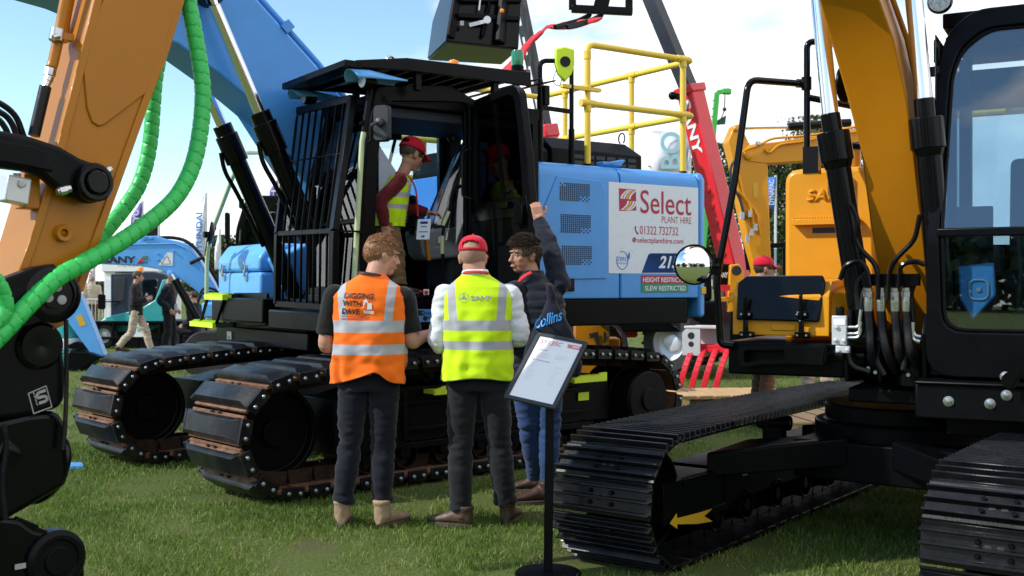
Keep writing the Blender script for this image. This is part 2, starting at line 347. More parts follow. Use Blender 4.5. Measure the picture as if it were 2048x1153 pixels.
build_grass()
# ---------------------------------------------------------------- crawler tracks (shared by both large excavators)
def track_path(xf, xr, rad, zc, bulge, n):
    pts = []
    for i in range(60): pts.append(Vector((xr + (xf - xr) * i / 60, 0, zc - rad)))
    for i in range(60): a = -math.pi / 2 + math.pi * i / 60; pts.append(Vector((xf + rad * math.cos(a), 0, zc + rad * math.sin(a))))
    for i in range(60):
        t = i / 60; pts.append(Vector((xf + (xr - xf) * t, 0, zc + rad + bulge * (math.sin(math.pi * t) ** .8))))
    for i in range(60): a = math.pi / 2 + math.pi * i / 60; pts.append(Vector((xr + rad * math.cos(a), 0, zc + rad * math.sin(a))))
    P = pts + [pts[0]]; cum = [0]
    for i in range(len(P) - 1): cum.append(cum[-1] + (P[i + 1] - P[i]).length)
    out = []; j = 0
    for k in range(n):
        s = cum[-1] * (k + .5) / n
        while cum[j + 1] < s: j += 1
        t = (s - cum[j]) / (cum[j + 1] - cum[j]); p = P[j].lerp(P[j + 1], t); d = (P[j + 1] - P[j]).normalized(); out.append((p, d))
    return out, cum[-1]
def place_shoes(proto, part, path, skip=lambda p: False):
    first = True
    for p, d in path:
        if skip(p): continue
        o = proto if first else dup(proto, part)
        first = False; o.parent = part; o.location = p
        nrm = Vector((d.z, 0, -d.x)); o.rotation_euler = Matrix((d, nrm.cross(d), nrm)).transposed().to_euler()
def pad_shoe(W, pitch):
    b = MB(); L = pitch
    b.box((0, 0, .012), (L * .97, W * .94, .024), m=0); b.box((-L * .30, 0, .034), (.028, W * .94, .03), m=0, taper=.85); b.box((L * .36, 0, .034), (.026, W * .94, .03), m=0, taper=.85)
    for s in (-.05, .05): b.box((L * .45, s, .04), (.03, .035, .012), m=3)
    for y in (-.13, .13): b.box((0, y, -.05), (L * .95, .05, .10), m=3, taper=.9)
    # rubber pad: chamfered block
    l2, w2, h = L * .40, W / 2, .085
    lo = [(-l2, -w2, .03), (l2, -w2, .03), (l2, w2, .03), (-l2, w2, .03)]; md = [(-l2, -w2, .045), (l2, -w2, .045), (l2, w2, .045), (-l2, w2, .045)]
    hi = [(-l2 * .72, -w2 * .82, h), (l2 * .72, -w2 * .82, h), (l2 * .72, w2 * .82, h), (-l2 * .72, w2 * .82, h)]
    fs = [(3, 2, 1, 0), (8, 9, 10, 11)] + [(i, (i + 1) % 4, 4 + (i + 1) % 4, 4 + i) for i in range(4)] + [(4 + i, 4 + (i + 1) % 4, 8 + (i + 1) % 4, 8 + i) for i in range(4)]
    b.add(lo + md + hi, fs, 1)
    for s in (-1, 1):
        yy = s * (w2 + .012)
        b.box((0, yy, .012), (l2 * 2.0, .024, .085), m=1)
        for x in (-.045, .045): b.cyl((x, yy + s * .012, .012), (x, yy + s * .030, .012), .017, n=6, m=2); b.cyl((x, yy + s * .03, .012), (x, yy + s * .036, .012), .010, n=8, m=2)
    return b.build('track_shoe', [M['rust'], M['rubber'], M['steel'], M['muddy']], bev=.004, seg=1)
def wheel_disc(b, c, r, w, m=0, hub=.4):
    b.lathe([(0, -w / 2), (r * hub, -w / 2), (r * hub, -w * .3), (r * .85, -w * .3), (r * .9, -w / 2), (r, -w / 2), (r, w / 2), (r * .9, w / 2), (r * .85, w * .3), (r * hub, w * .3), (r * hub, w / 2), (0, w / 2)], c, (0, 1, 0), 32, m)

# ---------------------------------------------------------------- the large blue excavator
BO = (-1.07, 9.88); B = Frame(BO, (-.825, -.565)); T = Frame(BO, (-.746, -.666))
blue = thing('excavator', 'large light blue tracked excavator with caged cab, open door and yellow roof rails', 'excavator', (BO[0], BO[1], 0), B.yaw)
TY = T.yaw - B.yaw
def blue_track(side):
    W = .80; yc = side * 1.07
    fr = MB(); xf, xr, rad, zc = 1.87, -1.80, .375, .46
    # side frame beam, guards, rollers, idler, sprocket
    fr.prism([(-1.45, .30), (1.28, .30), (1.40, .42), (1.40, .66), (1.1, .72), (-1.2, .72), (-1.45, .66)], lambda x, z: (x, -.21, z), lambda x, z: (x, .21, z))
    fr.box((1.15, .0, .47), (.62, .52, .40)); fr.box((0, 0, .27), (2.5, .46, .05)); fr.box((.1, .245, .60), (2.3, .05, .03)); fr.box((.1, .245, .40), (2.5, .03, .03)); fr.box((.85, .26, .50), (.03, .04, .36)); fr.box((1.46, .26, .5), (.03, .03, .34))
    for x in (-1.1, -.72, -.34, .04, .42, .8, 1.15): wheel_disc(fr, (x, 0, .215), .115, .44)
    for x in (-.7, .5): wheel_disc(fr, (x, 0, .80), .09, .3)
    part = fr.build('crawler_track', [M['satin']], blue, bev=.008); part.location = (0, 0, 0)
    part.rotation_euler = (0, 0, TY); part.location = Matrix.Rotation(TY, 3, 'Z') @ Vector((0, yc, 0))
    iw = MB(); wheel_disc(iw, (xf, 0, zc), .33, .30, hub=.3); iw.build('idler_wheel', M['satin'], part, bev=.006)
    sp = MB(); wheel_disc(sp, (xr, 0, zc), .30, .34, hub=.55)
    for i in range(21): a = 2 * math.pi * i / 21; sp.box((xr + math.cos(a) * .33, 0, zc + math.sin(a) * .33), (.07, .08, .05), Matrix.Rotation(-a, 3, 'Y'))
    sp.lathe([(.27, .15), (.27, .36), (.25, .39), (.1, .39), (.1, .41), (0, .41)], (xr, 0, zc), (0, side, 0), 36)
    sp.build('sprocket', M['satin'], part, bev=.006)
    # chain links inside the shoes
    path, per = track_path(xf, xr, rad, zc, .085, 46)
    proto = pad_shoe(W, per / 46); proto.parent = part; place_shoes(proto, part, path)
    for x in (.45, -1.05):
        st = MB(); z0 = .66; pr = [(x - .20, z0), (x + .20, z0), (x + .20, z0 + .035)] + sum([[(x + .10 - i * .02, z0 + .065), (x + .09 - i * .02, z0 + .05)] for i in range(10)], []) + [(x - .13, z0 + .075), (x - .20, z0 + .075)]
        st.prism(pr, lambda a, z: (a, side * .36, z), lambda a, z: (a, side * .385, z)); st.box((x, side * .30, z0 + .02), (.38, .14, .03)); st.build('foot_step', M['limemetal'], part)
    dc = MB(); dc.box((-1.12, side * .225, .52), (.13, .006, .07)); dc.build('warning_label', M['lime'], part)
    ar = MB(); e = -side
    ys = .222 if e > 0 else -.222
    if e > 0 or True:
        pr = [(1.43, .58), (1.36, .625), (1.36, .60), (1.22, .60), (1.19, .63), (1.10, .63), (1.15, .59), (1.10, .55), (1.19, .55), (1.22, .575), (1.36, .565), (1.36, .54)]
        f = (lambda a, z: (a - .02, .263, z - .03)); f2 = (lambda a, z: (a - .02, .267, z - .03))
        if side < 0: ar.prism(pr, f, f2); ar.build('arrow_marking', M['goldprint'], part)
    return part
blue_track(1); blue_track(-1)
cb = MB()
for s in (-1, 1):
    cb.prism([(-.95, .42), (-.55, .70), (.55, .70), (.95, .42), (.95, .62), (.6, .86), (-.6, .86), (-.95, .62)], lambda x, z: (x, s * .42, z), lambda x, z: (x, s * .95, z - .08))
cb.box((0, 0, .70), (1.5, 1.1, .34)); cb.lathe([(.0, .8), (.70, .8), (.70, 1.0), (.62, 1.0), (.62, 1.14), (0, 1.14)], (0, 0, 0), (0, 0, 1), 40)
o = cb.build('undercarriage', M['satin'], blue, bev=.01); o.rotation_euler = (0, 0, TY)
# deck and skirts
ZS, ZD = 1.17, 1.38
dk = MB(); dk.b2((-2.35, -1.33, ZS), (.9, 1.33, ZD - .004)); dk.b2((.9, .35, ZS - .02), (1.32, 1.36, 1.30)); dk.b2((.5, -1.2, ZS), (1.15, -.2, ZD))
dk.b2((-2.3, 1.33, ZS - .02), (-.62, 1.375, ZD - .004)); dk.b2((-.62, 1.30, ZS), (1.2, 1.36, 1.36))
dk.build('deck', M['black'], blue, bev=.012)
# ---- rear body
def shell(x0, x1, y0, y1, z0, z1, r, n=6):
    """section in Y,Z with rounded top edges"""
    pr = [(y1, z0)] + [(y1 - r + r * math.cos(a), z1 - r + r * math.sin(a)) for a in [math.pi / 2 * i / n for i in range(n + 1)]] + [(y0 + r - r * math.sin(a), z1 - r + r * math.cos(a)) for a in [math.pi / 2 * i / n for i in range(n + 1)]] + [(y0, z0)]
    return pr
bd = MB(); YS = 1.38; ZT = 2.535
pr = shell(0, 0, -1.36, YS, ZD, ZT, .13)
bd.prism(pr, lambda y, z: (-.62, y, z), lambda y, z: (-1.488, y, z), sm=True); 
bd.build('engine_cover', M['blue'], blue, bev=.012, seg=3)
sdoor = MB(); sdoor.prism(pr, lambda y, z: (-1.500, y, z), lambda y, z: (-2.43, y, z), sm=True); sdoor = sdoor.build('service_door', M['blue'], blue, bev=.012, seg=3)
sm_ = MB(); sm_.prism(shell(0, 0, -1.34, YS - .02, ZD, ZT - .02, .12), lambda y, z: (-1.47, y, z), lambda y, z: (-1.52, y, z)); sm_.build('seam_seal', M['black'], blue)
cw = MB()
pts = [(-2.44, 1.38), (-2.52, 1.36), (-2.60, 1.28), (-2.72, .9), (-2.80, .3), (-2.80, -.3), (-2.72, -.9), (-2.58, -1.28), (-2.44, -1.36)]
def cwf(z, k): return lambda x, y: (-2.44 + (x + 2.44) * k, y * (1 if k == 1 else .985), z)
cw.prism(pts, cwf(1.20, 1), cwf(2.47, 1), sm=False); cw.prism(pts, cwf(2.47, 1), cwf(2.535, .75))
cw.build('counterweight', M['blue'], blue, bev=.03, seg=3)
# raised pressing round the vents
ps = MB()
q = [B.y(1113, 352, YS), B.y(1200, 362, YS), B.y(1211, 385, YS), B.y(1211, 558, YS), B.y(1095, 560, YS), B.y(1085, 420, YS)]
ps.prism([(p.x, p.z) for p in q], lambda x, z: (x, YS - .002, z), lambda x, z: (x, YS + .012, z)); ps.build('pressed_panel', M['blue'], blue, bev=.011, seg=3)
for k, (y0, y1) in enumerate(((365, 405), (428, 468), (491, 531))):
    v = MB(); a = B.y(1117 + k * 2, (y0), YS); c = B.y(1178 + k * 2, (y1), YS); nx, nz = 15, 10
    for i in range(nx):
        for j in range(nz):
            if (j > 6 and i > 9 and (i + j) % 2) or (j > 7 and i > 11 and (i + j) % 2 == 0 and i == j): continue
            if k == 0 and j < 2 and i < 3 and (i + j) % 2: continue
            x = a.x + (c.x - a.x) * (i + .5) / nx; z = a.z + (c.z - a.z) * (j + .5) / nz
            v.box((x, YS + .0135, z), (.0122, .004, .0115))
    v.build('vent_grille', M['blackprint'], blue)
# white vinyl with all its lettering
def side_rect(name, px0, py0, px1, py1, off, m, parent=blue, skew=None):
    a = B.y(px0, py0, YS); c = B.y(px1, py1, YS); b = MB(); b.b2((c.x, YS + off - .002, c.z), (a.x, YS + off, a.z)); return b.build(name, m, parent)
xl, xr_ = B.y(1217, 400, YS).x, B.y(1396, 400, YS).x; zt, zb = B.y(1217, 364, YS).z, B.y(1217, 547, YS).z
vn = MB(); vn.b2((xr_, YS, zb), (xl, YS + .003, zt)); vn = vn.build('advert_panel', M['vinyl'], sdoor)
XD, ZU = Vector((-1, 0, 0)), Vector((0, 0, 1))
def side_text(body, px0, py0, px1, py1, m, bold=0, shear=0, off=.005, name='lettering', parent=None):
    """box given by its lower left and upper right pixel on the side of the body"""
    a = B.y(px0, py1, YS); c = B.y(px1, py0, YS); c2 = B.y(px0, py0, YS)
    return text(name, body, (a.x, YS + off, a.z), XD, ZU, a.x - c.x, c2.z - a.z, m, parent or sdoor, 0, shear, bold)
side_text('Select', 1280, 380, 1382, 427, M['crimson'], .004)
side_text('PLANT HIRE', 1323, 433, 1382, 446, M['crimson'], -.008)
side_text('01322 732732', 1279, 452, 1356, 469, M['crimson'], .0)
side_text('selectplanthire.com', 1274, 475, 1366, 489, M['crimson'], .006)
lg = MB(); a = B.y(1238, 377, YS); c = B.y(1272, 424, YS); w_ = a.x - c.x; h_ = a.z - c.z
lg.prism([(0, 0), (w_, .01), (w_ * .98, h_ * .98), (-.005, h_)], lambda u, v: (a.x - u, YS + .0035, c.z + v), lambda u, v: (a.x - u, YS + .0045, c.z + v))
lg.build('logo_block', M['crimson'], sdoor)
for grp, col, ks in (('logo_stroke', 'vinyl', (0, 1, 3)), ('logo_stroke', 'goldprint', (2,))):
    s_ = MB()
    for k in ks:
        for hlf in (0, 1):
            pp = []
            for i in range(9):
                t = i / 8; u = .08 + k * .17 + .38 * t ** 2 if hlf == 0 else .30 + k * .17 - .0 + .0 * t
                if hlf == 0: uu = min(.97, .06 + k * .16 + .42 * (t ** 2)); vv = .54 + .42 * t
                else: uu = .94 - k * .16 - .42 * ((1 - t) ** 2); vv = .04 + .42 * t
                pp.append((uu * w_, vv * h_))
            for i in range(8):
                (u0, v0), (u1, v1) = pp[i], pp[i + 1]; tk = .022
                s_.add([(a.x - u0, YS + .0055, c.z + v0), (a.x - u0 - tk, YS + .0055, c.z + v0), (a.x - u1 - tk, YS + .0055, c.z + v1), (a.x - u1, YS + .0055, c.z + v1)], [(0, 1, 2, 3)])
    s_.build(grp, M[col], sdoor)
ic = MB(); p = B.y(1268, 480, YS); ic.tube([(p.x + math.cos(t) * .019, YS + .005, p.z + math.sin(t) * .019) for t in [i * math.pi / 8 for i in range(16)]], .003, 6, closed=True)
for dz in (-.009, 0, .009): ic.tube([(p.x - .018, YS + .005, p.z + dz), (p.x + .018, YS + .005, p.z + dz)], .0022, 5)
ic.tube([(p.x, YS + .005, p.z - .018), (p.x, YS + .005, p.z + .018)], .0022, 5)
p = B.y(1273, 461, YS); ic.tube(smooth_path([(p.x + .014, YS + .005, p.z + .033), (p.x + .016, YS + .005, p.z + .01), (p.x + .004, YS + .005, p.z - .016), (p.x - .014, YS + .005, p.z - .03)]), [.008] * 5 + [.005] * 15 + [.008] * 5, 6); ic.build('contact_icon', M['crimson'], sdoor)
zc_ = MB(); p = B.y(1244, 521, YS); zc_.tube([(p.x + math.cos(t) * .064, YS + .004, p.z + math.sin(t) * .078) for t in [R(65) + i * R(320) / 30 for i in range(31)]], .0035, 6)
lf = [(.0, .0), (.018, .02), (.02, .045), (.012, .075), (-.006, .05), (-.008, .02)]; pl = B.y(1256, 521, YS); zc_.prism(lf, lambda u, v: (pl.x - u, YS + .0035, pl.z + v), lambda u, v: (pl.x - u, YS + .005, pl.z + v)); zc_.build('zero_emission_emblem', M['signblue'], sdoor)
side_text('ZERO', 1233, 514, 1256, 522, M['signblue'], .005, .1); side_text('EMISSION', 1234, 525, 1255, 529, M['signblue'], -.005)
tb = MB(); q = [(1283, 546), (1296, 510), (1301, 507), (1396, 507), (1396, 546)]; q = [B.y(u, v, YS) for u, v in q]
tb.prism([(p.x, p.z) for p in q], lambda x, z: (x, YS + .0035, z), lambda x, z: (x, YS + .006, z)); tb.build('model_badge', M['navyprint'], sdoor)
side_text('215E', 1316, 512, 1372, 537, M['vinyl'], .03, .3, .008); side_text('FULL ELECTRIC', 1346, 539, 1385, 543, M['vinyl'], .01, .3, .008)
side_rect('height_sign', 1282, 551, 1376, 568, .004, M['crimson'], sdoor); side_rect('slew_sign', 1282, 568, 1376, 585, .004, M['signgreen'], sdoor)
side_text('HEIGHT RESTRICTED', 1285, 555, 1373, 565, M['vinyl'], .02, 0, .006); side_text('SLEW RESTRICTED', 1289, 572, 1371, 582, M['vinyl'], .02, 0, .006)
bx = MB(); bx.b2(B.y(1148, 583, YS) - V(0, .01, 0), B.y(1132, 552, YS) + V(0, .012, 0)); bx.build('door_latch', M['blackgloss'], blue, bev=.006)
wl = MB(); wl.b2(B.y(1412, 588, YS) - V(0, .08, 0), B.y(1403, 574, YS) + V(0, .001, 0)); wl.build('hazard_label', M['goldprint'], blue)
# ---- black hood on top
hd = MB(); x0, x1 = -.72, -2.12
pr = [(.95, ZT - .02), (.95, ZT + .17), (.80, ZT + .29), (-.8, ZT + .29), (-.95, ZT + .17), (-.95, ZT - .02)]
hd.prism(pr, lambda y, z: (x0 - .35, y, z), lambda y, z: (x1 + (.08 if z > ZT + .2 else 0), y, z)); hd.prism([(y * .98, ZT + (z - ZT) * .86) for y, z in pr], lambda y, z: (x0, y, z), lambda y, z: (x0 - .33, y, z))
hd.build('battery_hood', M['black'], blue, bev=.012)
hs = MB()
for i in range(6):
    for j in range(2): hs.b2((-1.32 - i * .125, .952, ZT + .045 + j * .055), (-1.42 - i * .125, .956, ZT + .078 + j * .055))
hs.build('hood_louvre', M['blackprint'], blue)
he = MB(); he.tube([(-2.0, .8 + .045 * math.cos(t), ZT + .29 + .05 + .05 * math.sin(t)) for t in [i * R(300) / 12 - R(60) for i in range(13)]], .007, 6); he.build('lifting_eye', M['black'], blue)
lt = MB(); p = B.y(1215, 322, 1.2); lt.box((p.x, 1.22, ZT + .03), (.22, .1, .03)); lt.prism([(-.10, .03), (.13, .075), (.15, .06), (.11, .03), (-.02, .015)], lambda x, z: (p.x - x, 1.18, ZT + z), lambda x, z: (p.x - x, 1.27, ZT + z)); lt.build('hood_catch', M['blue'], blue, bev=.008)
# ---- yellow rails
rl = MB(); r_ = .028; ZR = 3.595; ZM = 3.08
pa = B.y(1175, 335, 1.22).x; pb = B.y(1366, 335, 1.22).x
rl.tube(round_path([(pa, 1.22, ZT - .01), (pa, 1.22, ZR), (pb - .12, 1.22, ZR), (pb - .12, -1.2, ZR), (pa + .25, -1.2, ZR), (pa + .25, -1.2, ZT)], .07), r_, 12)
rl.tube(round_path([(pa, 1.22, ZM), (pb - .12, 1.22, ZM), (pb - .12, -1.2, ZM), (pa + .25, -1.2, ZM)], .05), r_, 12)
for x, y in ((pb, 1.22), (pb - .12, .35), (pb - .12, -.75), (pb + .5, -1.2)): rl.tube([(x, y, ZT), (x, y, ZR)], r_, 12)
for x, y in ((pa, 1.22), (pb, 1.22), (pb - .12, .35), (pb - .12, -.75), (pb + .5, -1.2)):
    for z in ((ZR, ZM) if x != pa else (ZM,)):
        rl.tube([(x, y, z - .075), (x, y, z - .02)], r_ * 1.22, 12); rl.sphere((x, y, z), r_ * 1.32, 12)
        ax = Vector((1, 0, 0)) if abs(y) > 1 else Vector((0, 1, 0))
        rl.tube([Vector((x, y, z)) - ax * .075, Vector((x, y, z)) + ax * .075], r_ * 1.2, 12)
rl.tube([(pa, 1.22, ZR - .13), (pa, 1.22, ZR - .06)], r_ * 1.2, 12)
rl.box((pa + .09, 1.24, 3.20), (.42, .05, .03)); rl.build('guard_rail', M['yellow'], blue)
fr2 = MB(); fr2.tube(round_path([(-.3, -1.15, 1.4), (-.3, -1.15, 3.0), (-1.2, -1.15, 3.0)], .06), r_, 10); fr2.tube([(-.3, -1.15, 2.6), (-1.2, -1.15, 2.6)], r_, 10); fr2.build('far_side_rail', M['yellow'], blue)
for k in (pa, pb):
    pass
ft = MB()
for x in (pa, pb): ft.lathe([(.036, 0), (.036, .02)], (x, 1.22, ZT - .002), (0, 0, 1), 14)
ft.build('rail_foot', M['black'], blue)
# black access handrail and shield shaped detector
hr = MB(); xa = B.y(1080, 330, 1.25).x; xb = B.y(1143, 325, 1.25).x; zA = B.y(1080, 122, 1.25).z
hr.tube(round_path([(xa, 1.25, ZT - .15), (xa, 1.25, zA), (xa - .17, 1.30, zA + .01)], .06), .021, 10); hr.tube([(xb, 1.25, ZT - .1), (xb, 1.25, 3.36)], .02, 10)
hr.bar((xa, 1.25, B.y(1080, 215, 1.25).z), (xb, 1.25, B.y(1143, 224, 1.25).z), .03, .035); hr.tube([(xb, 1.25, ZT - .1), (xb, 1.25, ZT + .3)], .027, 10)
hr.tube([(xa, 1.25, ZT - .12), (xa, 1.25, ZT + .55)], .027, 10); hr.build('access_handrail', M['black'], blue)
sh = MB(); c = B.y(1127, 131, 1.30)
pr = [(-.085, .125), (-.06, .135), (0, .15), (.06, .135), (.085, .125), (.085, .0), (.06, -.08), (0, -.15), (-.06, -.08), (-.085, 0)]
Rq = Matrix.Rotation(R(-22), 3, 'Z')
def shf(off): return lambda u, v: Vector((c.x, c.y, c.z)) + Rq @ Vector((-u, off, v))
sh.prism(pr, shf(0), shf(.055)); sh = sh.build('detector_shield', M['lime'], blue, bev=.012)
sl = MB(); sl.lathe([(.045, 0), (.045, .006), (0, .006)], Vector(c) + Rq @ Vector((0, .055, .02)), Rq @ Vector((0, 1, 0)), 28); sl.build('sensor_eye', M['blackgloss'], sh)
cbn = MB(); cbn.tube(smooth_path([(xa - .17, 1.30, zA), (xa - .10, 1.30, zA - .16), (xa - .16, 1.31, zA - .2), (xa - .2, 1.31, zA - .08)]), .0035, 5); cbn.box((xa - .19, 1.3, zA), (.05, .05, .07)); cbn.build('sensor_cable', M['black'], blue)

# ---- boom with its two cylinders
bm_ = MB(); Yb = .26
low = [(790, 600), (690, 470), (600, 345), (520, 218), (440, 150), (357, 90), (240, 40), (120, -10), (0, -45), (-250, -95), (-420, -120)]
top = [(-420, -330), (-250, -330), (0, -300), (200, -245), (400, -125), (515, 0), (640, 140), (760, 290), (850, 430), (880, 560)]
pl_ = [B.y(u, v, Yb) for u, v in low + top]
bm_.prism([(p.x, p.z) for p in pl_], lambda x, z: (x, -Yb, z), lambda x, z: (x, Yb, z))
boom = bm_.build('boom', M['blue'], blue, bev=.02, seg=3)
pp = MB()
for k, dz in enumerate((0, .07)):
    q = [B.y(u, v, Yb - .02) for u, v in ((380, -148), (515, -2), (640, 138), (700, 215))]
    pp.tube([(p.x + dz * .2, .20 - dz * 1.5, p.z + .05) for p in q], .026, 10)
for u, v in ((470, -50), (575, 66)):
    p = B.y(u, v, Yb); pp.box((p.x, .15, p.z + .05), (.09, .25, .08), Matrix.Rotation(R(45), 3, 'Y'))
pp.build('boom_pipe', M['blue'], boom, bev=.0)
P1, P2 = B.y(418, -15, .43), B.y(523, 234, .43); dv = (P2 - P1).normalized(); PB = P2 + dv * 1.75
for s in (1, -1):
    yy = .43 * s
    f = lambda p: Vector((p.x, yy, p.z))
    cy = MB(); cy.cyl(f(P2 + dv * .12), f(PB), .077, n=28); cy.cyl(f(P2 + dv * .05), f(P2 + dv * .30), .098, n=28); cy.cyl(f(P2 - dv * .04), f(P2 + dv * .06), .082, n=28)
    cy.lathe([(.10, -.07), (.10, .07)], f(PB), (0, 1, 0), 24)
    cy.tube(smooth_path([f(P2 + dv * .2) + V(.11, 0, -.02), f(P2 + dv * .35) + V(.13, 0, -.05), f(P2 + dv * .6) + V(.12, 0, -.02), f(P2 + dv * 1.1) + V(.10, 0, 0)]), .02, 8)
    cyo = cy.build('boom_cylinder', M['blackgloss'], blue, bev=.006)
    rd = MB(); rd.cyl(f(P1), f(P2 + dv * .05), .047, n=24); rd.build('piston_rod', M['chrome'], cyo)
    ey = MB(); ey.lathe([(.11, -.06), (.11, .06)], f(P1), (0, 1, 0), 24); ey.lathe([(.055, -.16), (.055, .16)], f(P1), (0, 1, 0), 20); ey.build('rod_eye', M['black'], cyo, bev=.005)
bp_ = MB()
for s in (.30, -.36): bp_.prism([(.75, 1.3), (.35, 2.35), (.1, 2.4), (-.35, 1.35)], lambda x, z: (x, s, z), lambda x, z: (x, s + .06, z))
bp_.build('boom_bracket', M['black'], blue, bev=.01)
# ---------------------------------------------------------------- cab of the blue excavator
def ring(b, outer, inner, f0, f1, m=0):
    n = len(outer)
    for A, fl in ((f0, 1), (f1, 0)):
        vs = [A(*p) for p in outer] + [A(*p) for p in inner]
        b.add(vs, [(i, (i + 1) % n, n + (i + 1) % n, n + i) for i in range(n)], m)
    for P in (outer, inner):
        b.add([f0(*p) for p in P] + [f1(*p) for p in P], [(i, (i + 1) % n, n + (i + 1) % n, n + i) for i in range(n)], m)
def fillet(poly, r, n=4):
    o = []; N = len(poly)
    for i in range(N):
        p = Vector(poly[i]); a = Vector(poly[i - 1]) - p; b = Vector(poly[(i + 1) % N]) - p; k = min(r, a.length * .4, b.length * .4); p0 = p + a.normalized() * k; p1 = p + b.normalized() * k
        for j in range(n + 1): t = j / n; q = p0 * (1 - t) ** 2 + p * 2 * t * (1 - t) + p1 * t * t; o.append((q.x, q.y))
    return o
YC, YR = 1.38, .40     # near and far wall of the cab
ZF = 1.42              # cab floor
def sy(px, py, y=YC): p = B.y(px, py, y); return (p.x, p.z)
cabm = MB()
OUT = fillet([sy(716, 625), sy(733, 300), sy(752, 172), sy(900, 170), (-.04, 2.95), (-.04, 1.38)], .05, 5)
INN = fillet([sy(741, 606), sy(753, 310), sy(769, 203), sy(900, 204), sy(938, 206), sy(940, 598)], .10, 5)
ring(cabm, OUT, INN, lambda x, z: (x, YC - .07, z), lambda x, z: (x, YC, z))
inn2 = fillet([sy(748, 600), sy(759, 310), sy(774, 210), sy(900, 211), sy(932, 212), sy(934, 592)], .09, 5)
ring(cabm, INN, inn2, lambda x, z: (x, YC - .06, z), lambda x, z: (x, YC - .02, z))
# far wall with a big window
o3 = [(-.042, 1.38), (-.042, 2.945), (-.62, 2.93), (-.645, 1.38)]; i3 = [(-.09, 1.85), (-.09, 2.83), (-.565, 2.82), (-.58, 1.85)]
ring(cabm, o3, i3, lambda x, z: (x, YC - .075, z), lambda x, z: (x, YC - .01, z)); o3 = [(-.30, 1.38), (-.30, 2.93), (-.62, 2.93), (-.645, 1.38)]; i3 = [(-.37, 1.62), (-.37, 2.82), (-.565, 2.82), (-.58, 1.62)]; ring(cabm, o3, i3, lambda x, z: (x, YR + .002, z), lambda x, z: (x, YR + .058, z))
o2 = [sy(690, 640, YR), sy(702, 250, YR), sy(730, 190, YR), (-.30, 2.93), (-.30, 1.38)]
i2 = [sy(744, 452, YR), sy(750, 270, YR), sy(762, 238, YR), sy(872, 236, YR), sy(874, 442, YR)]
ring(cabm, o2, i2, lambda x, z: (x, YR, z), lambda x, z: (x, YR + .06, z))
cabm.bar(B.y(744, 276, YR), B.y(802, 274, YR), .04, .05); cabm.bar(B.y(754, 240, YR), B.y(750, 450, YR), .03, .05); cabm.bar(B.y(800, 240, YR), B.y(778, 330, YR), .02, .03)
ring(cabm, [(YR, 1.38), (YC - .075, 1.38), (YC - .075, 2.93), (YR, 2.93)], [(YR + .1, 1.95), (YC - .16, 1.95), (YC - .16, 2.80), (YR + .1, 2.80)], lambda y, z: (-.645, y, z), lambda y, z: (-.60, y, z))                 # rear wall
cabm.b2((-.64, YR, 2.86), (.86, YC - .02, 2.955))                 # roof
cabm.b2((-.64, YR, 1.36), (1.02, YC - .02, ZF))                   # floor
# front frame around the windscreen
FX = .98
fo = [(YR, 1.36), (YC, 1.36), (YC, 2.30), (YC, 2.93), (YR, 2.93), (YR, 2.30)]
def fx(y, z): return FX if z < 2.3 else FX - (z - 2.3) * .30
for y in (YR + .03, YC - .035): cabm.bar((fx(y, 1.36), y, 1.36), (fx(y, 2.3), y, 2.3), .06, .07, (1, 0, 0)); cabm.bar((fx(y, 2.3), y, 2.3), (fx(y, 2.93), y, 2.93), .06, .07, (1, 0, 0))
cabm.bar((fx(0, 2.9), YR, 2.9), (fx(0, 2.9), YC, 2.9), .10, .08); cabm.bar((FX, YR, 1.42), (FX, YC, 1.42), .06, .12); cabm.bar((FX, YR, 1.98), (FX, YC, 1.98), .04, .04)
cab = cabm.build('cab_shell', M['black'], blue, bev=.008)
gl = MB()
for z0, z1 in ((1.48, 1.96), (2.0, 2.3), (2.3, 2.86)):
    gl.add([(fx(0, z), y, z) for z, y in ((z0, YR + .06), (z0, YC - .07), (z1, YC - .07), (z1, YR + .06))] + [(fx(0, z) - .008, y, z) for z, y in ((z0, YR + .06), (z0, YC - .07), (z1, YC - .07), (z1, YR + .06))], [(0, 1, 2, 3), (7, 6, 5, 4), (0, 4, 5, 1), (1, 5, 6, 2), (2, 6, 7, 3), (3, 7, 4, 0)])
gl.build('windscreen', M['glassrefl'], blue)
gs = MB(); gs.prism(i2, lambda x, z: (x, YR + .026, z), lambda x, z: (x, YR + .034, z)); gs.build('side_window', M['glass'], blue)
il = MB(); il.b2((-.598, YR + .065, ZF), (-.59, YC - .09, 1.94)); il.b2((-.59, YR + .06, 2.78), (.80, YC - .08, 2.855)); il.b2((-.40, YR + .062, 1.43), (-.29, YR + .12, 2.80)); il.build('cab_lining', M['cabtrim'], blue, bev=.01)
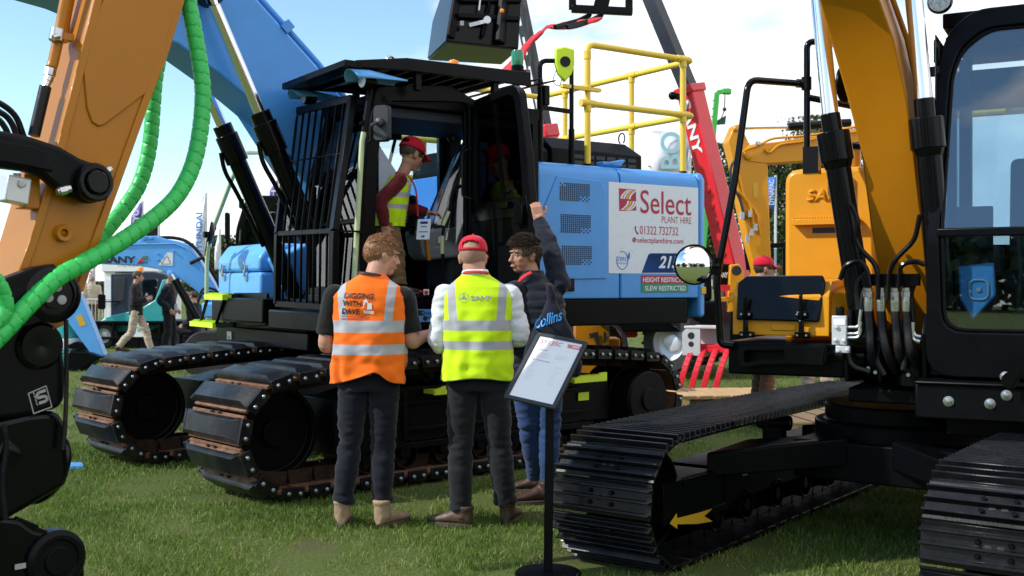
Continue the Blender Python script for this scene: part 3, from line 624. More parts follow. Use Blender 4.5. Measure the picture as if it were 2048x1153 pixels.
# seat under clear film
st = MB(); c = B.y(905, 430, .86); sx = c.x
st.box((sx - .02, .86, 1.92), (.52, .50, .14)); st.box((sx - .24, .86, 2.25), (.14, .48, .62), Matrix.Rotation(R(-10), 3, 'Y')); st.box((sx - .30, .86, 2.62), (.10, .28, .16), Matrix.Rotation(R(-10), 3, 'Y')); st.box((sx - .05, .86, 1.66), (.40, .40, .40))
seat = st.build('seat', M['seat'], blue, bev=.04, seg=3)
fm = MB(); n = 64; rows = 14; vs = []; rg = random.Random(4)
ph = [rg.uniform(-1, 1) for _ in range(n)]
for j in range(rows + 1):
    t = j / rows; z = 2.76 - t * .92; ax = .06 + .30 * t ** .8; ay = .05 + .30 * t ** .7
    for k in range(n):
        a = 2 * math.pi * k / n; wv = 1 + (.10 * math.sin(a * 11 + ph[k] * .6) + .05 * ph[k]) * min(1, t * 2.5)
        vs.append((sx - .20 + .12 * t + ax * math.cos(a) * wv, .88 + ay * math.sin(a) * wv, z + .03 * ph[k] * t))
fm.add(vs, [(j * n + k, j * n + (k + 1) % n, (j + 1) * n + (k + 1) % n, (j + 1) * n + k) for j in range(rows) for k in range(n)], 0, False)
fm.build('seat_film', M['film'], seat)
hk = MB(); hk.lathe([(.03, 0), (.035, .03), (.02, .05), (0, .05)], B.y(900, 278, .9), (0, 1, 0), 16); hk.build('seat_belt_reel', M['black'], seat)
# console
cn = MB(); q = [sy(826, 462, 1.02), sy(928, 452, 1.02), sy(930, 482, 1.02), sy(910, 516, 1.02), sy(845, 522, 1.02), sy(834, 508, 1.02)]
cn.prism(q, lambda x, z: (x, .86, z), lambda x, z: (x, 1.12, z)); cn = cn.build('control_console', M['grey'], blue, bev=.025, seg=3)
lv = MB(); p = B.y(853, 463, 1.14); lv.tube([p, p + V(-.0, .01, -.10), p + V(-.02, .01, -.23)], [.012, .014, .016], 8); lv.sphere(p, .026, 12, sc=(1, .6, 1)); lv.build('safety_lever', M['orange'], cn)
js = MB(); p = B.y(832, 452, 1.0); js.lathe([(.06, 0), (.05, .05), (.06, .06), (.045, .11), (.02, .13)], p + V(0, 0, -.07), (0, 0, 1), 14); js.tube([p + V(0, 0, .05), p + V(.02, 0, .16), p + V(.04, 0, .24)], [.018, .026, .022], 10); js.sphere(p + V(.03, 0, .21), .035, 12); js.build('joystick', M['black'], blue)
js2 = MB(); p = B.y(727, 470, .55); js2.lathe([(.06, 0), (.05, .05), (.06, .06), (.045, .11), (.02, .13)], p, (0, 0, 1), 14); js2.tube([p + V(0, 0, .1), p + V(.02, 0, .26)], [.018, .024], 10); js2.build('joystick', M['black'], blue)
tg = MB(); p = B.y(876, 474, 1.128); tg.b2(p - V(.055, .0, .05), p + V(.0, .008, .0)); tg.build('console_label', M['white'], cn)
text('lettering', 'SANY', B.y(868, 497, 1.122) + V(0, .004, 0), XD, ZU, .075, .016, M['silver'], cn, 0)
# inner grab handle with luminous tape
gh = MB(); q = [B.y(u, v, 1.27) for u, v in ((931, 370), (912, 376), (903, 392), (900, 425), (886, 460), (885, 560), (884, 590))]
gh.tube(round_path(q, .04), .014, 8); gh = gh.build('grab_handle', M['black'], blue)
gt = MB(); gt.tube([B.y(898, 424, 1.27), B.y(886, 452, 1.27)], .0165, 8); gt.tube([B.y(884.6, 472, 1.27), B.y(884.6, 508, 1.27)], .0165, 8); gt.build('luminous_tape', M['palegreen'], gh)
dsh = MB(); dsh.b2((.30, YR + .06, ZF), (.95, .62, 2.02)); dsh.b2((-.62, YR + .06, ZF), (-.1, .6, 2.0)); dsh.b2((-.6, .55, ZF), (-.35, 1.25, 1.60)); dsh.build('side_console', M['darkgrey'], blue, bev=.02)
mg = MB(); mg.b2(B.y(823, 306, .75) - V(.06, 0, .1), B.y(823, 306, .75)); 
bt = MB(); p = B.y(852, 585, 1.33); bt.b2(p - V(.024, 0, .02), p + V(.024, .006, .024)); bt.build('switch_plate', M['white'], blue)
bt = MB(); p = B.y(852, 585, 1.342); bt.lathe([(.014, 0), (.012, .012), (0, .012)], p, (0, 1, 0), 14); p = B.y(841, 583, 1.33); bt.lathe([(.012, 0), (.008, .02), (0, .02)], p, (0, 1, 0), 12); bt.build('isolator_switch', M['red'], blue)
yt = MB(); p = B.y(930, 315, 1.30); yt.b2(p - V(.03, 0, .08), p + V(.01, .006, .08)); yt.build('seat_tag', M['lime'], blue)
lab = MB(); a = B.y(824, 645, 1.372); c = B.y(905, 618, 1.372); lab.b2((c.x, 1.36, a.z), (a.x, 1.378, c.z)); lab = lab.build('charging_label', M['blue'], blue)
for i, tx in enumerate(('CHARGING', 'INLET')):
    p = B.y(848, 630 + i * 8, 1.38); text('lettering', tx, p, XD, ZU, .17 if i == 0 else .10, .022, M['blackprint'], lab, 0, 0, .02)
pi = MB(); p = B.y(838, 626, 1.38); pi.b2(p - V(.02, 0, .02), p + V(.02, .004, .02)); 
for s in (-.012, .012): pi.b2(p + V(-.045, 0, s - .004), p + V(-.02, .004, s + .004))
pi.b2(p + V(.02, 0, -.004), p + V(.05, .004, .004)); p = B.y(850, 637, 1.38); pi.lathe([(.018, 0), (.018, .006), (0, .006)], p, (0, 1, 0), 14); pi.build('plug_symbol', M['blackprint'], lab)
# ---- open door, swung square to the cab side
DX = .02
def dx(px, py): p = B.x(px, py, DX); return (p.y, p.z)
dm = MB()
o_ = fillet([dx(944, 640), dx(945, 222), dx(957, 200), dx(1032, 170), dx(1046, 182), dx(1060, 300), dx(1073, 470), dx(1076, 640)], .05)
i1 = fillet([dx(956, 420), dx(956, 232), dx(962, 214), dx(1024, 190), dx(1034, 196), dx(1042, 260), dx(1052, 395), dx(1010, 408)], .04)
ring(dm, [o_[i] for i in range(len(o_))], i1, lambda y, z: (DX - .03, y, z), lambda y, z: (DX + .03, y, z))
door = dm.build('cab_door', M['black'], blue, bev=.006)
hm = MB(); 
hm.prism([dx(950, 410), dx(1060, 392), dx(1064, 432), dx(950, 446)], lambda y, z: (DX - .028, y, z), lambda y, z: (DX + .036, y, z))
hm.tube(round_path([Vector((DX + .05, *dx(954, 300))), Vector((DX + .12, *dx(951, 305))), Vector((DX + .12, *dx(951, 395))), Vector((DX + .05, *dx(956, 400)))], .03), .012, 8)
hm.box(Vector((DX + .05, *dx(1020, 412))), (.05, .14, .05)); hm.box(Vector((DX + .07, *dx(1030, 385))), (.03, .08, .02)); hm.box(Vector((DX + .05, *dx(1052, 430))), (.05, .10, .14))
hm.build('door_handle', M['blackgloss'], door, bev=.006)
dg = MB(); dg.prism(i1, lambda y, z: (DX - .004, y, z), lambda y, z: (DX + .004, y, z))
dg.prism([dx(958, 446), dx(1062, 434), dx(1068, 630), dx(958, 630)], lambda y, z: (DX - .004, y, z), lambda y, z: (DX + .004, y, z)); 
dgo = dg.build('door_glass', M['darkglass'], door)
dv_ = MB(); dv_.prism([dx(985, 204), dx(989, 203), dx(1012, 400), dx(1007, 401)], lambda y, z: (DX - .012, y, z), lambda y, z: (DX + .012, y, z)); 
for py in (280, 395): dv_.cyl(Vector((DX, *dx(945, py))) - V(0, 0, .05), Vector((DX, *dx(945, py))) + V(0, 0, .05), .02, n=12)
dv_.build('window_divider', M['black'], door)
# ---- front guard cage
cg = MB(); XT, XK, XB = 1.02, 1.26, 1.24
tl, tr = B.x(583, 226, XT), B.x(704, 198, XT); kl, kr = B.x(556, 468, XK), B.x(668, 462, XK); bl, br = B.x(554, 608, XB), B.x(666, 616, XB)
for a, k_, b_ in ((tl, kl, bl), (tr, kr, br)):
    wd = .075 if a is tr else .05
    cg.bar(a, k_, wd, .05, (1, 0, 0)); cg.bar(k_, b_, wd, .05, (1, 0, 0))
cg.bar(tl, tr, .04, .06); cg.bar(bl, br, .04, .05); cg.bar(kl, kr, .03, .04)
cg.bar(tl.lerp(kl, .42), tr.lerp(kr, .42), .02, .012)
for i in range(1, 9):
    t = i / 9; cg.bar(tl.lerp(tr, t), kl.lerp(kr, t), .013, .020, (1, 0, 0)); cg.bar(kl.lerp(kr, t), bl.lerp(br, t), .013, .020, (1, 0, 0))
for p, dx_ in ((tr, .10), (kr, .24), (br, .22), (tl, .1), (kl, .24), (bl, .22)): cg.bar(p, p - V(dx_, 0, 0), .05, .012)
cg.build('guard_cage', M['satin'], blue, bev=.004, seg=1)
# luminous grab pole in front of the A pillar
gp = MB(); q = [B.y(u, v, YC + .03) for u, v in ((728, 262), (724, 285), (706, 600), (705, 640))]; gp.tube(q, .02, 10); gp.build('grab_pole', M['palegreen'], blue)
gq = MB(); q = [B.y(u, v, YC + .03) for u, v in ((741, 175), (736, 210), (728, 265))]; gq.tube(smooth_path(q), .024, 10); p = B.y(722, 248, YC); gq.lathe([(.02, 0), (.02, .05), (0, .05)], p, (0, 1, 0), 12); gq.build('pole_bracket', M['black'], blue)
# mirror
mr = MB(); c = B.y(765, 247, 1.58); ax = Vector((.80, .60, 0)).normalized(); sd_ = Vector((-ax.y, ax.x, 0))
rr = rrect(.125, .27, .035)
mr.prism(rr, lambda u, v: Vector(c) + sd_ * u + V(0, 0, v) - ax * .02, lambda u, v: Vector(c) + sd_ * u * .9 + V(0, 0, v * .94) + ax * .035); mr.tube(round_path([c + ax * .03, c + ax * .08 + V(.05, 0, -.02), B.y(742, 282, 1.45), B.y(735, 285, 1.40)], .05), .012, 8)
mr.lathe([(.035, 0), (.03, .04), (0, .05)], c + ax * .03, ax, 14); mr.build('wing_mirror', M['darkgrey'], blue, bev=.008)
# ---- roof guard, lamps, beacon
rg_ = MB(); zg = 3.10
fl, fr_ = B.x(707, 128, 1.16), B.x(580, 166, 1.16); yl, yr = fl.y, fr_.y; xe = B.y(1062, 170, yl).x
zl, zr = fl.z, fl.z
rg_.bar((1.16, yl, zl), (1.16, yr, zl), .14, .05); rg_.prism([(1.14, zl), (1.14, zl + .05), (.72, zl + .115), (xe, zl + .13), (xe, zl + .02), (.72, zl + .02)], lambda x, z: (x, yl - .035, z - .02), lambda x, z: (x, yl, z - .02))
rg_.prism([(1.14, zl), (1.14, zl + .05), (.72, zl + .115), (xe, zl + .13), (xe, zl + .02), (.72, zl + .02)], lambda x, z: (x, yr, z - .02), lambda x, z: (x, yr + .035, z - .02))
for i in range(12):
    x = .98 - i * .145; rg_.box((x, (yl + yr) / 2, zl + (.06 if x < .72 else .02)), (.142, yl - yr - .06, .012), Matrix.Rotation(R(14), 3, 'Y'))
rg_.b2((xe + .02, yr + .03, zl + .085), (.72, yl - .03, zl + .095)); rg_.bar((.72, (yl + yr) / 2, zl + .088), (1.12, (yl + yr) / 2, zl + .03), yl - yr - .06, .01)
for x in (.6, -.1, -.6):
    for y in (yl - .06, yr + .06): rg_.box((x, y, zl - .05), (.05, .05, .16))
rg_.build('roof_guard', M['satin'], blue, bev=.006)
for (u, v, s) in ((729, 163, 1.0), (611, 198, .85)):
    c = B.x(u, v, 1.04); lp = MB(); lp.lathe([(0, .02), (.052 * s, .02), (.056 * s, .0), (.05 * s, -.07), (.02, -.1)], c, (1, .12, 0), 20); lp = lp.build('work_lamp', M['black'], blue)
    le = MB(); le.lathe([(0, .024), (.047 * s, .022), (.047 * s, .015)], c, (1, .12, 0), 20); le.build('lens', M['led'], lp)
    ho = MB(); vs = []; nn_ = 10
    for k in range(3):
        xk = (.10, -.02, -.30)[k]; rz = (.085, .085, .03)[k] * s; ry = (.095, .095, .10)[k] * s
        for i in range(nn_ + 1): a = math.pi * i / nn_; vs.append(c + V(xk + (.04 * math.sin(a) if k == 0 else 0), ry * math.cos(a) * 1.1, rz * math.sin(a) * .9 + (.0, .01, .015)[k]))
    f_ = [(k * (nn_ + 1) + i, k * (nn_ + 1) + i + 1, (k + 1) * (nn_ + 1) + i + 1, (k + 1) * (nn_ + 1) + i) for k in range(2) for i in range(nn_)]
    ho.add(vs, f_, 0, True); hob = ho.build('lamp_hood', M['lightblue'], lp); sol = hob.modifiers.new('thick', 'SOLIDIFY'); sol.thickness = .008
bc = MB(); p = B.y(907, 150, .9); bc.lathe([(.05, 0), (.055, .03), (.055, .04)], p, (0, 0, 1), 20); bcn = bc.build('beacon_base', M['black'], blue); bc = MB(); bc.lathe([(.05, .04), (.05, .08), (.04, .115), (0, .13)], p, (0, 0, 1), 20); bc.build('beacon_lens', M['amber'], bcn)
tw = MB(); p = B.y(1035, 158, 1.2); tw.lathe([(.02, 0), (.02, .04), (.05, .045), (.055, .10), (.045, .11)], p, (0, 0, 1), 20); tw.tube([p - V(0, 0, .1), p], .02, 8); twn = tw.build('stack_light', M['black'], blue); tw = MB(); tw.lathe([(.048, .11), (.052, .14), (.052, .21), (.045, .235), (0, .24)], p, (0, 0, 1), 24); tw.build('lens', M['greenlens'], twn)
tw = MB(); p = B.y(1053, 172, 1.2); tw.lathe([(.02, 0), (.03, .07), (.03, .08)], p, (0, 0, 1), 16); twn = tw.build('stack_light', M['black'], blue); tw = MB(); tw.lathe([(.034, .08), (.034, .13), (0, .14)], p, (0, 0, 1), 16); tw.build('lens', M['purplelens'], twn)
ey = MB(); p = B.y(782, 122, 1.0); ey.tube([p + V(-.02 * math.sin(t) * 0 + .035 * math.cos(t), 0, .035 * math.sin(t)) for t in [i * math.pi / 8 for i in range(16)]], .011, 8, closed=True); ey.lathe([(.025, -.07), (.02, -.035), (0, -.03)], p, (0, 0, 1), 12); ey.build('eye_bolt', M['steel'], blue)
gd = MB(); p = B.y(983, 150, 1.1); gd.sphere(p + V(0, 0, -.03), .06, 14, sc=(1, .8, .6)); gd.build('gps_dome', M['black'], blue)
# ---- toolbox, step and handrail on the far front corner
TX = .92
q0, q1 = B.x(436, 604, TX), B.x(516, 607, TX); y0, y1 = q0.y, q1.y; zb = 1.36; zt = B.x(470, 492, TX).z; zl_ = B.x(470, 545, TX).z
tbx = MB(); tbx.prism([(TX, zb), (TX, zl_ - .004), (TX - .75, zl_ - .004), (TX - .75, zb)], lambda x, z: (x, y0, z), lambda x, z: (x, y1 + .05, z)); tbx.prism([(TX - .25, zb), (TX - .05, zl_ + .12), (TX - .35, zt), (TX - .9, zt), (TX - .9, zb)], lambda x, z: (x, y1 + .05, z), lambda x, z: (x, y1 + .28, z))
tbo = tbx.build('tool_box', M['lightblue'], blue, bev=.03, seg=3)
ld = MB(); ld.prism([(TX + .005, zl_ + .004), (TX + .005, zl_ + .13), (TX - .10, zt + .01), (TX - .75, zt + .01), (TX - .75, zl_ + .004)], lambda x, z: (x, y0, z), lambda x, z: (x, y1 + .04, z)); ld.build('tool_box_lid', M['lightblue'], tbo, bev=.035, seg=3)
for u in (450, 494):
    p = B.x(u, 545, TX); lt = MB(); lt.box(p + V(.012, 0, .035), (.02, .045, .07)); lt.box(p + V(.012, 0, -.05), (.02, .055, .05)); lt.tube([p + V(.03, -.015, .06), p + V(.035, 0, .09), p + V(.03, .015, .06), p + V(.03, .012, -.04), p + V(.03, -.012, -.04)], .006, 6, closed=True); lt.box(p + V(.025, 0, -.0), (.018, .02, .05)); lt.build('toggle_latch', M['steel'], tbo, bev=.003)
dk2 = MB(); dk2.b2((.45, y0 - .02, 1.10), (TX + .06, .32, 1.355)); dk2.b2((.5, B.x(440, 675, TX).y, B.x(458, 684, TX).z), (TX + .038, .3, 1.10)); dk2.build('front_deck', M['black'], blue, bev=.015)
wl_ = MB(); p = B.x(458, 675, TX + .05); wl_.b2(p - V(.01, .06, .055), p + V(0, .06, .055)); wl_ = wl_.build('weight_label', M['paper'], blue); text('lettering', '90', p + V(.002, -.035, -.035), (0, 1, 0), (0, 0, 1), .07, .05, M['greyprint'], wl_, 0)
sp_ = MB(); SY = y0 - .06; SX = TX + .12
a = B.x(470, 585, SX); 
def sxp(u, v): p = B.x(u, v, SX); return (p.y, p.z)
ring(sp_, fillet([sxp(448, 655), sxp(466, 586), sxp(533, 586), sxp(534, 650)], .04), fillet([sxp(462, 640), sxp(472, 598), sxp(520, 598), sxp(522, 640)], .03), lambda y, z: (SX - .03, y, z), lambda y, z: (SX, y, z))
pq = [B.x(413, 592, SX + .1), B.x(400, 648, SX + .1), B.x(438, 650, SX + .1), B.x(450, 600, SX + .1)]
sp_.bar(B.x(416, 594, SX + .12), B.x(400, 650, SX + .12), .03, .02); sp_.bar(B.x(450, 594, SX + .12), B.x(432, 650, SX + .12), .03, .02); sp_.bar(B.x(432, 650, SX + .12), B.x(470, 650, SX), .03, .05); sp_.bar(B.x(450, 594, SX + .12), B.x(480, 592, SX), .03, .04)
sp_ = sp_.build('access_step', M['satin'], blue, bev=.006)
for (u0, u1, v) in ((414, 451, 592), (385, 431, 645)):
    t_ = MB(); p, q = B.x(u0, v, SX + .13), B.x(u1, v, SX + .13); t_.b2((SX + .02, p.y, p.z - .035), (SX + .16, q.y, p.z + .012))
    for i in range(12): y = p.y + (q.y - p.y) * (i + .5) / 12; t_.box((SX + .09, y, p.z + .02), (.13, .012, .02), taper=.4)
    t_.build('step_tread', M['lime'], sp_)
hp = MB(); YH = y0 - .03
hp.tube(round_path([B.x(413, 596, SX + .08), B.x(414, 520, SX + .08), B.x(418, 480, SX + .08), B.x(469, 345, SX + .05), B.x(492, 306, SX - .1), B.x(545, 306, SX - .9)], .08), .02, 10); hp = hp.build('handrail', M['palegreen'], blue)
hb = MB(); hb.tube([B.x(414, 512, SX + .08), B.x(417, 484, SX + .08), B.x(428, 455, SX + .08)], .025, 10); hb.box(B.x(412, 470, SX + .1), (.05, .05, .06)); hb.build('mirror_clamp', M['black'], hp)
mm = MB(); c = B.x(423, 467, SX + .14); mm.lathe([(0, -.03), (.08, -.02), (.11, 0), (.11, .012), (0, .012)], c, (.9, -.42, .1), 24); mmo = mm.build('round_mirror', M['black'], hp)
# ---------------------------------------------------------------- orange excavator at the right
OO = (2.32, 6.55); OT = Frame(OO, (-.606, -.795)); U = Frame(OO, (-.475, -.88))
ora = thing('excavator', 'orange tracked excavator with steel tracks, black boom cylinders and round mirror, beside the spec board', 'excavator', (OO[0], OO[1], 0), U.yaw)
TY2 = OT.yaw - U.yaw
def grouser_shoe(W, pitch):
    b = MB(); L = pitch
    pr = [(-L * .5, 0), (L * .46, 0), (L * .52, .012), (L * .52, .022), (L * .44, .014), (L * .37, .014), (L * .35, .048), (L * .29, .048), (L * .27, .014), (L * .05, .014), (L * .03, .048), (-L * .03, .048), (-L * .05, .014), (-L * .30, .014), (-L * .32, .048), (-L * .38, .048), (-L * .40, .014), (-L * .5, .012)]
    b.prism(pr, lambda x, z: (x, -W / 2, z), lambda x, z: (x, W / 2, z))
    for y in (-.065, .065):
        b.cyl((L * .16, y, .012), (L * .16, y, .028), .013, n=6, m=1); b.cyl((-L * .17, y, .012), (-L * .17, y, .028), .013, n=6, m=1)
        b.box((0, y * .38, .0155), (L * .20, .03, .004), m=2)
        b.box((0, y * 1.3, -.025), (L * .96, .035, .05), m=1, taper=.9)
    return b.build('track_shoe', [M['trackplate'], M['black'], M['blackprint']], bev=.003, seg=1)
def orange_track(side):
    W = .60; xf, xr, rad, zc = 1.485, -2.02, .315, .355
    fr = MB(); fr.prism([(-1.7, .22), (.95, .22), (1.1, .34), (1.1, .40), (.9, .44), (-1.5, .44), (-1.7, .40)], lambda x, z: (x, -.17, z), lambda x, z: (x, .17, z))
    fr.box((1.15, 0, .33), (.72, .40, .22)); fr.box((1.05, -side * .19, .42), (.5, .04, .04)); fr.box((1.05, -side * .19, .22), (.6, .04, .04)); fr.box((.78, -side * .18, .33), (.03, .06, .22))
    for x in (-1.4, -.9, -.45, 0, .45, .85): wheel_disc(fr, (x, 0, .17), .09, .36)
    for x in (-.35,): wheel_disc(fr, (x, 0, .575), .05, .22); fr.box((x, 0, .49), (.08, .14, .12))
    part = fr.build('crawler_track', [M['black']], ora, bev=.008); part.rotation_euler = (0, 0, TY2); part.location = Matrix.Rotation(TY2, 3, 'Z') @ Vector((0, side * .96, 0))
    iw = MB(); wheel_disc(iw, (xf, 0, zc), .27, .26, hub=.3); iw.build('idler_wheel', M['black'], part, bev=.006)
    sp = MB(); wheel_disc(sp, (xr, 0, zc), .25, .30, hub=.55); sp.build('sprocket', M['black'], part, bev=.006)
    path, per = track_path(xf, xr, rad, zc, .015, 50)
    proto = grouser_shoe(W, per / 50); proto.parent = part; place_shoes(proto, part, path)
    if side < 0:
        ar = MB(); q = [(1340, 1048), (1353, 1028), (1354, 1037), (1398, 1026), (1424, 1018), (1408, 1033), (1425, 1043), (1396, 1048), (1354, 1049), (1354, 1058)]
        yl = -.96 + .218; q = [OT.y(u, v, yl) for u, v in q]
        ar.prism([(p.x, p.z) for p in q], lambda x, z: (x, .216, z), lambda x, z: (x, .220, z)); ar.build('arrow_marking', M['goldprint'], part)
    return part
orange_track(-1); orange_track(1)
uc = MB()
for sx in (1, -1):
    for sy_ in (1, -1):
        q = [(sx * .25, sy_ * .15, .50), (sx * .42, sy_ * .80, .42), (sx * .95, sy_ * .80, .42), (sx * .55, sy_ * .12, .50)]
        hi = [Vector(p) + V(0, 0, .14) for p in q[:1]] + [Vector(q[1]) + V(0, 0, .14), Vector(q[2]) + V(0, 0, .12), Vector(q[3]) + V(0, 0, .14)]
        uc.add([Vector(p) - V(0, 0, .02) for p in q] + hi, [(3, 2, 1, 0), (4, 5, 6, 7)] + [(i, (i + 1) % 4, 4 + (i + 1) % 4, 4 + i) for i in range(4)])
uc.box((0, 0, .50), (1.1, .9, .22)); uc.lathe([(0, .60), (.50, .60), (.50, .70), (.44, .70), (.44, .80), (0, .80)], (0, 0, 0), (0, 0, 1), 40)
ucp = uc.build('undercarriage', M['black'], ora, bev=.012); ucp.rotation_euler = (0, 0, TY2)
lb = MB(); p = OT.y(1489, 939, -.70); lb.b2(p - V(.026, .003, .036), p + V(.026, .006, .036)); lbo = lb.build('serial_label', M['paper'], ucp)
lb = MB(); lb.tube([(p.x + .013 * math.cos(t), p.y + .007, p.z - .004 + .017 * math.sin(t)) for t in [i * math.pi / 6 for i in range(12)]], .003, 5, closed=True); lb.b2((p.x - .02, p.y + .006, p.z + .02), (p.x + .02, p.y + .008, p.z + .026)); lb.build('label_mark', M['blackprint'], lbo)
# deck
ZP0, ZP1 = .86, 1.06
dk = MB(); XF = .78
def ux(u, v, X=XF): p = U.x(u, v, X); return p
yl_ = ux(1456, 700).y; yr_ = ux(1690, 700).y
dk.b2((XF - .9, yl_, ux(1460, 748).z), (XF, yr_, ux(1460, 682).z)); dk.b2((-1.6, yl_, .94), (XF - .9, 1.15, 1.05)); dk.b2((XF - .9, yr_, .86), (.70, .36, .94))
dk.b2((-.1, yr_, .94), (.3, .30, 1.15)); dk.build('deck', M['black'], ora, bev=.012)
cwm = MB(); cwm.prism([(-1.55, yl_), (-2.0, yl_ + .3), (-2.1, .2), (-2.0, .9), (-1.55, 1.2)], lambda x, y: (x, y, .9), lambda x, y: (x, y, 1.5)); cwm.build('counterweight', M['orange'], ora, bev=.03)
ebm = MB(); ebm.b2((-1.55, yl_ + .03, 1.06), (-.75, 1.15, 1.5)); ebm.build('engine_cover', M['orange'], ora, bev=.04, seg=3)
# tool box
t0, t1 = ux(1463, 620).y, ux(1657, 620).y; zb, zt = ux(1560, 672).z, ux(1560, 556).z
tb = MB(); tb.prism([(XF - .02, zb), (XF - .02, zt - .10), (XF - .10, zt - .02), (XF - .50, zt - .0), (XF - .50, zb)], lambda x, z: (x, t0, z), lambda x, z: (x, t1, z))
tb.prism([(XF - .035, zb + .02), (XF - .10, zt - .08), (XF - .5, zt - .04), (XF - .5, zb + .02)], lambda x, z: (x, t1, z), lambda x, z: (x - .10 * (x > XF - .2), t1 + .11, z))
tb.box((XF - .018, (t0 + t1) / 2 + .02, zb + .045), (.012, .14, .035)); tbo = tb.build('tool_box', M['orange_lit'], ora, bev=.028, seg=3)
ld = MB(); q = [ux(u, v) for u, v in ((1473, 640), (1472, 566), (1487, 552), (1640, 551), (1648, 566), (1638, 645))]
ld.prism([(p.y, p.z) for p in q], lambda y, z: (XF - .03 - max(0, z - zt + .08) * .6, y, z), lambda y, z: (XF + .012 - max(0, z - zt + .08) * .8, y, z)); ld.build('tool_box_lid', M['blackgloss'], tbo, bev=.014, seg=3)
for u in (1494, 1605):
    lt = MB(); p = ux(u, 618); lt.box(p + V(.03, 0, .01), (.03, .018, .14), Matrix.Rotation(R(8), 3, 'Y')); lt.box(p + V(.02, 0, -.03), (.02, .06, .035)); lt.box(p + V(.025, 0, -.10), (.018, .03, .08)); lt.box(p + V(.0, 0, -.145), (.03, .085, .035))
    lto = lt.build('latch', M['blackgloss'], tbo, bev=.006)
    bl = MB()
    for dy, dz in ((-.022, -.03), (.022, -.03), (.0, .012), (-.025, -.145), (.025, -.145)): bl.lathe([(.008, 0), (.006, .008), (0, .008)], p + V(.032 if dz > -.1 else .015, dy, dz), (1, 0, 0), 8)
    bl.build('bolt_heads', M['steel'], lto)
stp = MB(); ring(stp, fillet([(ux(1487, 735).y, ux(1487, 735).z), (ux(1487, 692).y, ux(1487, 692).z), (ux(1660, 690).y, ux(1660, 690).z), (ux(1660, 726).y, ux(1660, 726).z), (ux(1530, 728).y, ux(1530, 728).z)], .02), fillet([(ux(1497, 726).y, ux(1497, 726).z), (ux(1497, 700).y, ux(1497, 700).z), (ux(1650, 698).y, ux(1650, 698).z), (ux(1650, 716).y, ux(1650, 716).z), (ux(1528, 718).y, ux(1528, 718).z)], .015), lambda y, z: (XF + .0, y, z), lambda y, z: (XF + .09, y, z))
for i in range(14): p = ux(1500 + i * 11, 693); stp.box((XF + .06, p.y, p.z), (.07, .012, .016), taper=.4)
stp.b2((XF + .085, ux(1578, 710).y, ux(1578, 726).z), (XF + .1, ux(1655, 710).y, ux(1655, 692).z)); stp.build('access_step', M['blackgloss'], ora, bev=.004)
# handrail, post and the mirrors
hr = MB(); q = [ux(1468, 692, XF + .03), ux(1441, 690, XF + .03), ux(1433, 560, XF + .03), ux(1470, 360, XF - .03), ux(1497, 160, XF - .1), ux(1604, 168, XF - .50)]
hr.tube(round_path(q, .07), .02, 12); q2 = [ux(1614, 345, XF - .50), ux(1614, 82, XF - .50), ux(1700, 92, XF - .6)]; hr.tube(round_path(q2, .05), .019, 12); hr.tube([ux(1614, 195, XF - .50), ux(1720, 216, XF - .6)], .019, 10)
hr.tube([ux(1613, 180, XF - .50), ux(1613, 155, XF - .50)], .03, 12); hr.tube([ux(1592, 167, XF - .48), ux(1612, 168, XF - .50)], .026, 10); hr.box(ux(1624, 322, XF - .52), (.08, .09, .16)); hr.sphere(ux(1433, 533, XF + .03), .034, 14); hr.cyl(ux(1433, 550, XF + .03), ux(1433, 516, XF + .03), .03, n=14); hr = hr.build('handrail', M['blackgloss'], ora)
def convex_mirror(c, ax, r, parent, name='round_mirror'):
    c = Vector(c); ax = Vector(ax).normalized(); b = MB(); b.lathe([(0, -.05), (r * .5, -.045), (r * .95, -.01), (r * 1.03, 0), (r * 1.03, .012), (r * .96, .012)], c, ax, 36); o = b.build(name, M['black'], parent)
    b = MB(); h = .22 * r; pr = [(r * .97 * math.sin(t), .008 + h * (math.cos(t) - math.cos(1.0)) / (1 - math.cos(1.0))) for t in [1.0 * i / 10 for i in range(11)]]; k = r * .97 / pr[-1][0]; b.lathe([(a * k, z) for a, z in pr], c, ax, 40); b.build('mirror_glass', M['mirror'], o); return o
mc = ux(1388, 530, XF + .10); toC = U.loc(Vector((0, 0, EYE))) - mc; convex_mirror(mc, toC + V(0, 1.6, .3), .113, hr)
ma = MB(); ma.tube([ux(1433, 533, XF + .03), mc - toC.normalized() * .05], .014, 8); ma.build('mirror_arm', M['black'], hr)
convex_mirror(ux(1690, 170, XF - .25), (-.2, -1, 0), .10, hr)
# fuel tank with climbing step, behind the tool box
TXF = .12
k0, k1 = ux(1569, 450, TXF).y, ux(1760, 450, TXF).y; kz = ux(1650, 336, TXF).z
tk = MB(); tk.prism(fillet([(k0, 1.05), (k1, 1.05), (k1, kz), (k0, kz)], .09, 5), lambda y, z: (TXF - .75, y, z), lambda y, z: (TXF, y, z)); tk = tk.build('fuel_tank', M['orange_lit'], ora, bev=.03, seg=3)
ts = MB(); a, c = ux(1589, 452, TXF), ux(1720, 437, TXF); ts.b2((TXF - .02, a.y, a.z), (TXF + .07, c.y, c.z))
for i in range(22): y = a.y + (c.y - a.y) * (i + .5) / 22; ts.box((TXF + .035, y, c.z + .006), (.06, .008, .014), taper=.4)
ts.build('tank_step', M['orange_lit'], tk, bev=.006)
ts = MB(); a, c = ux(1625, 467, TXF), ux(1720, 454, TXF); ts.b2((TXF, a.y, a.z), (TXF + .004, c.y, c.z)); ts.build('recess_shade', M['blackprint'], tk)  # flat dark strip, the shade of the recess under the step painted on
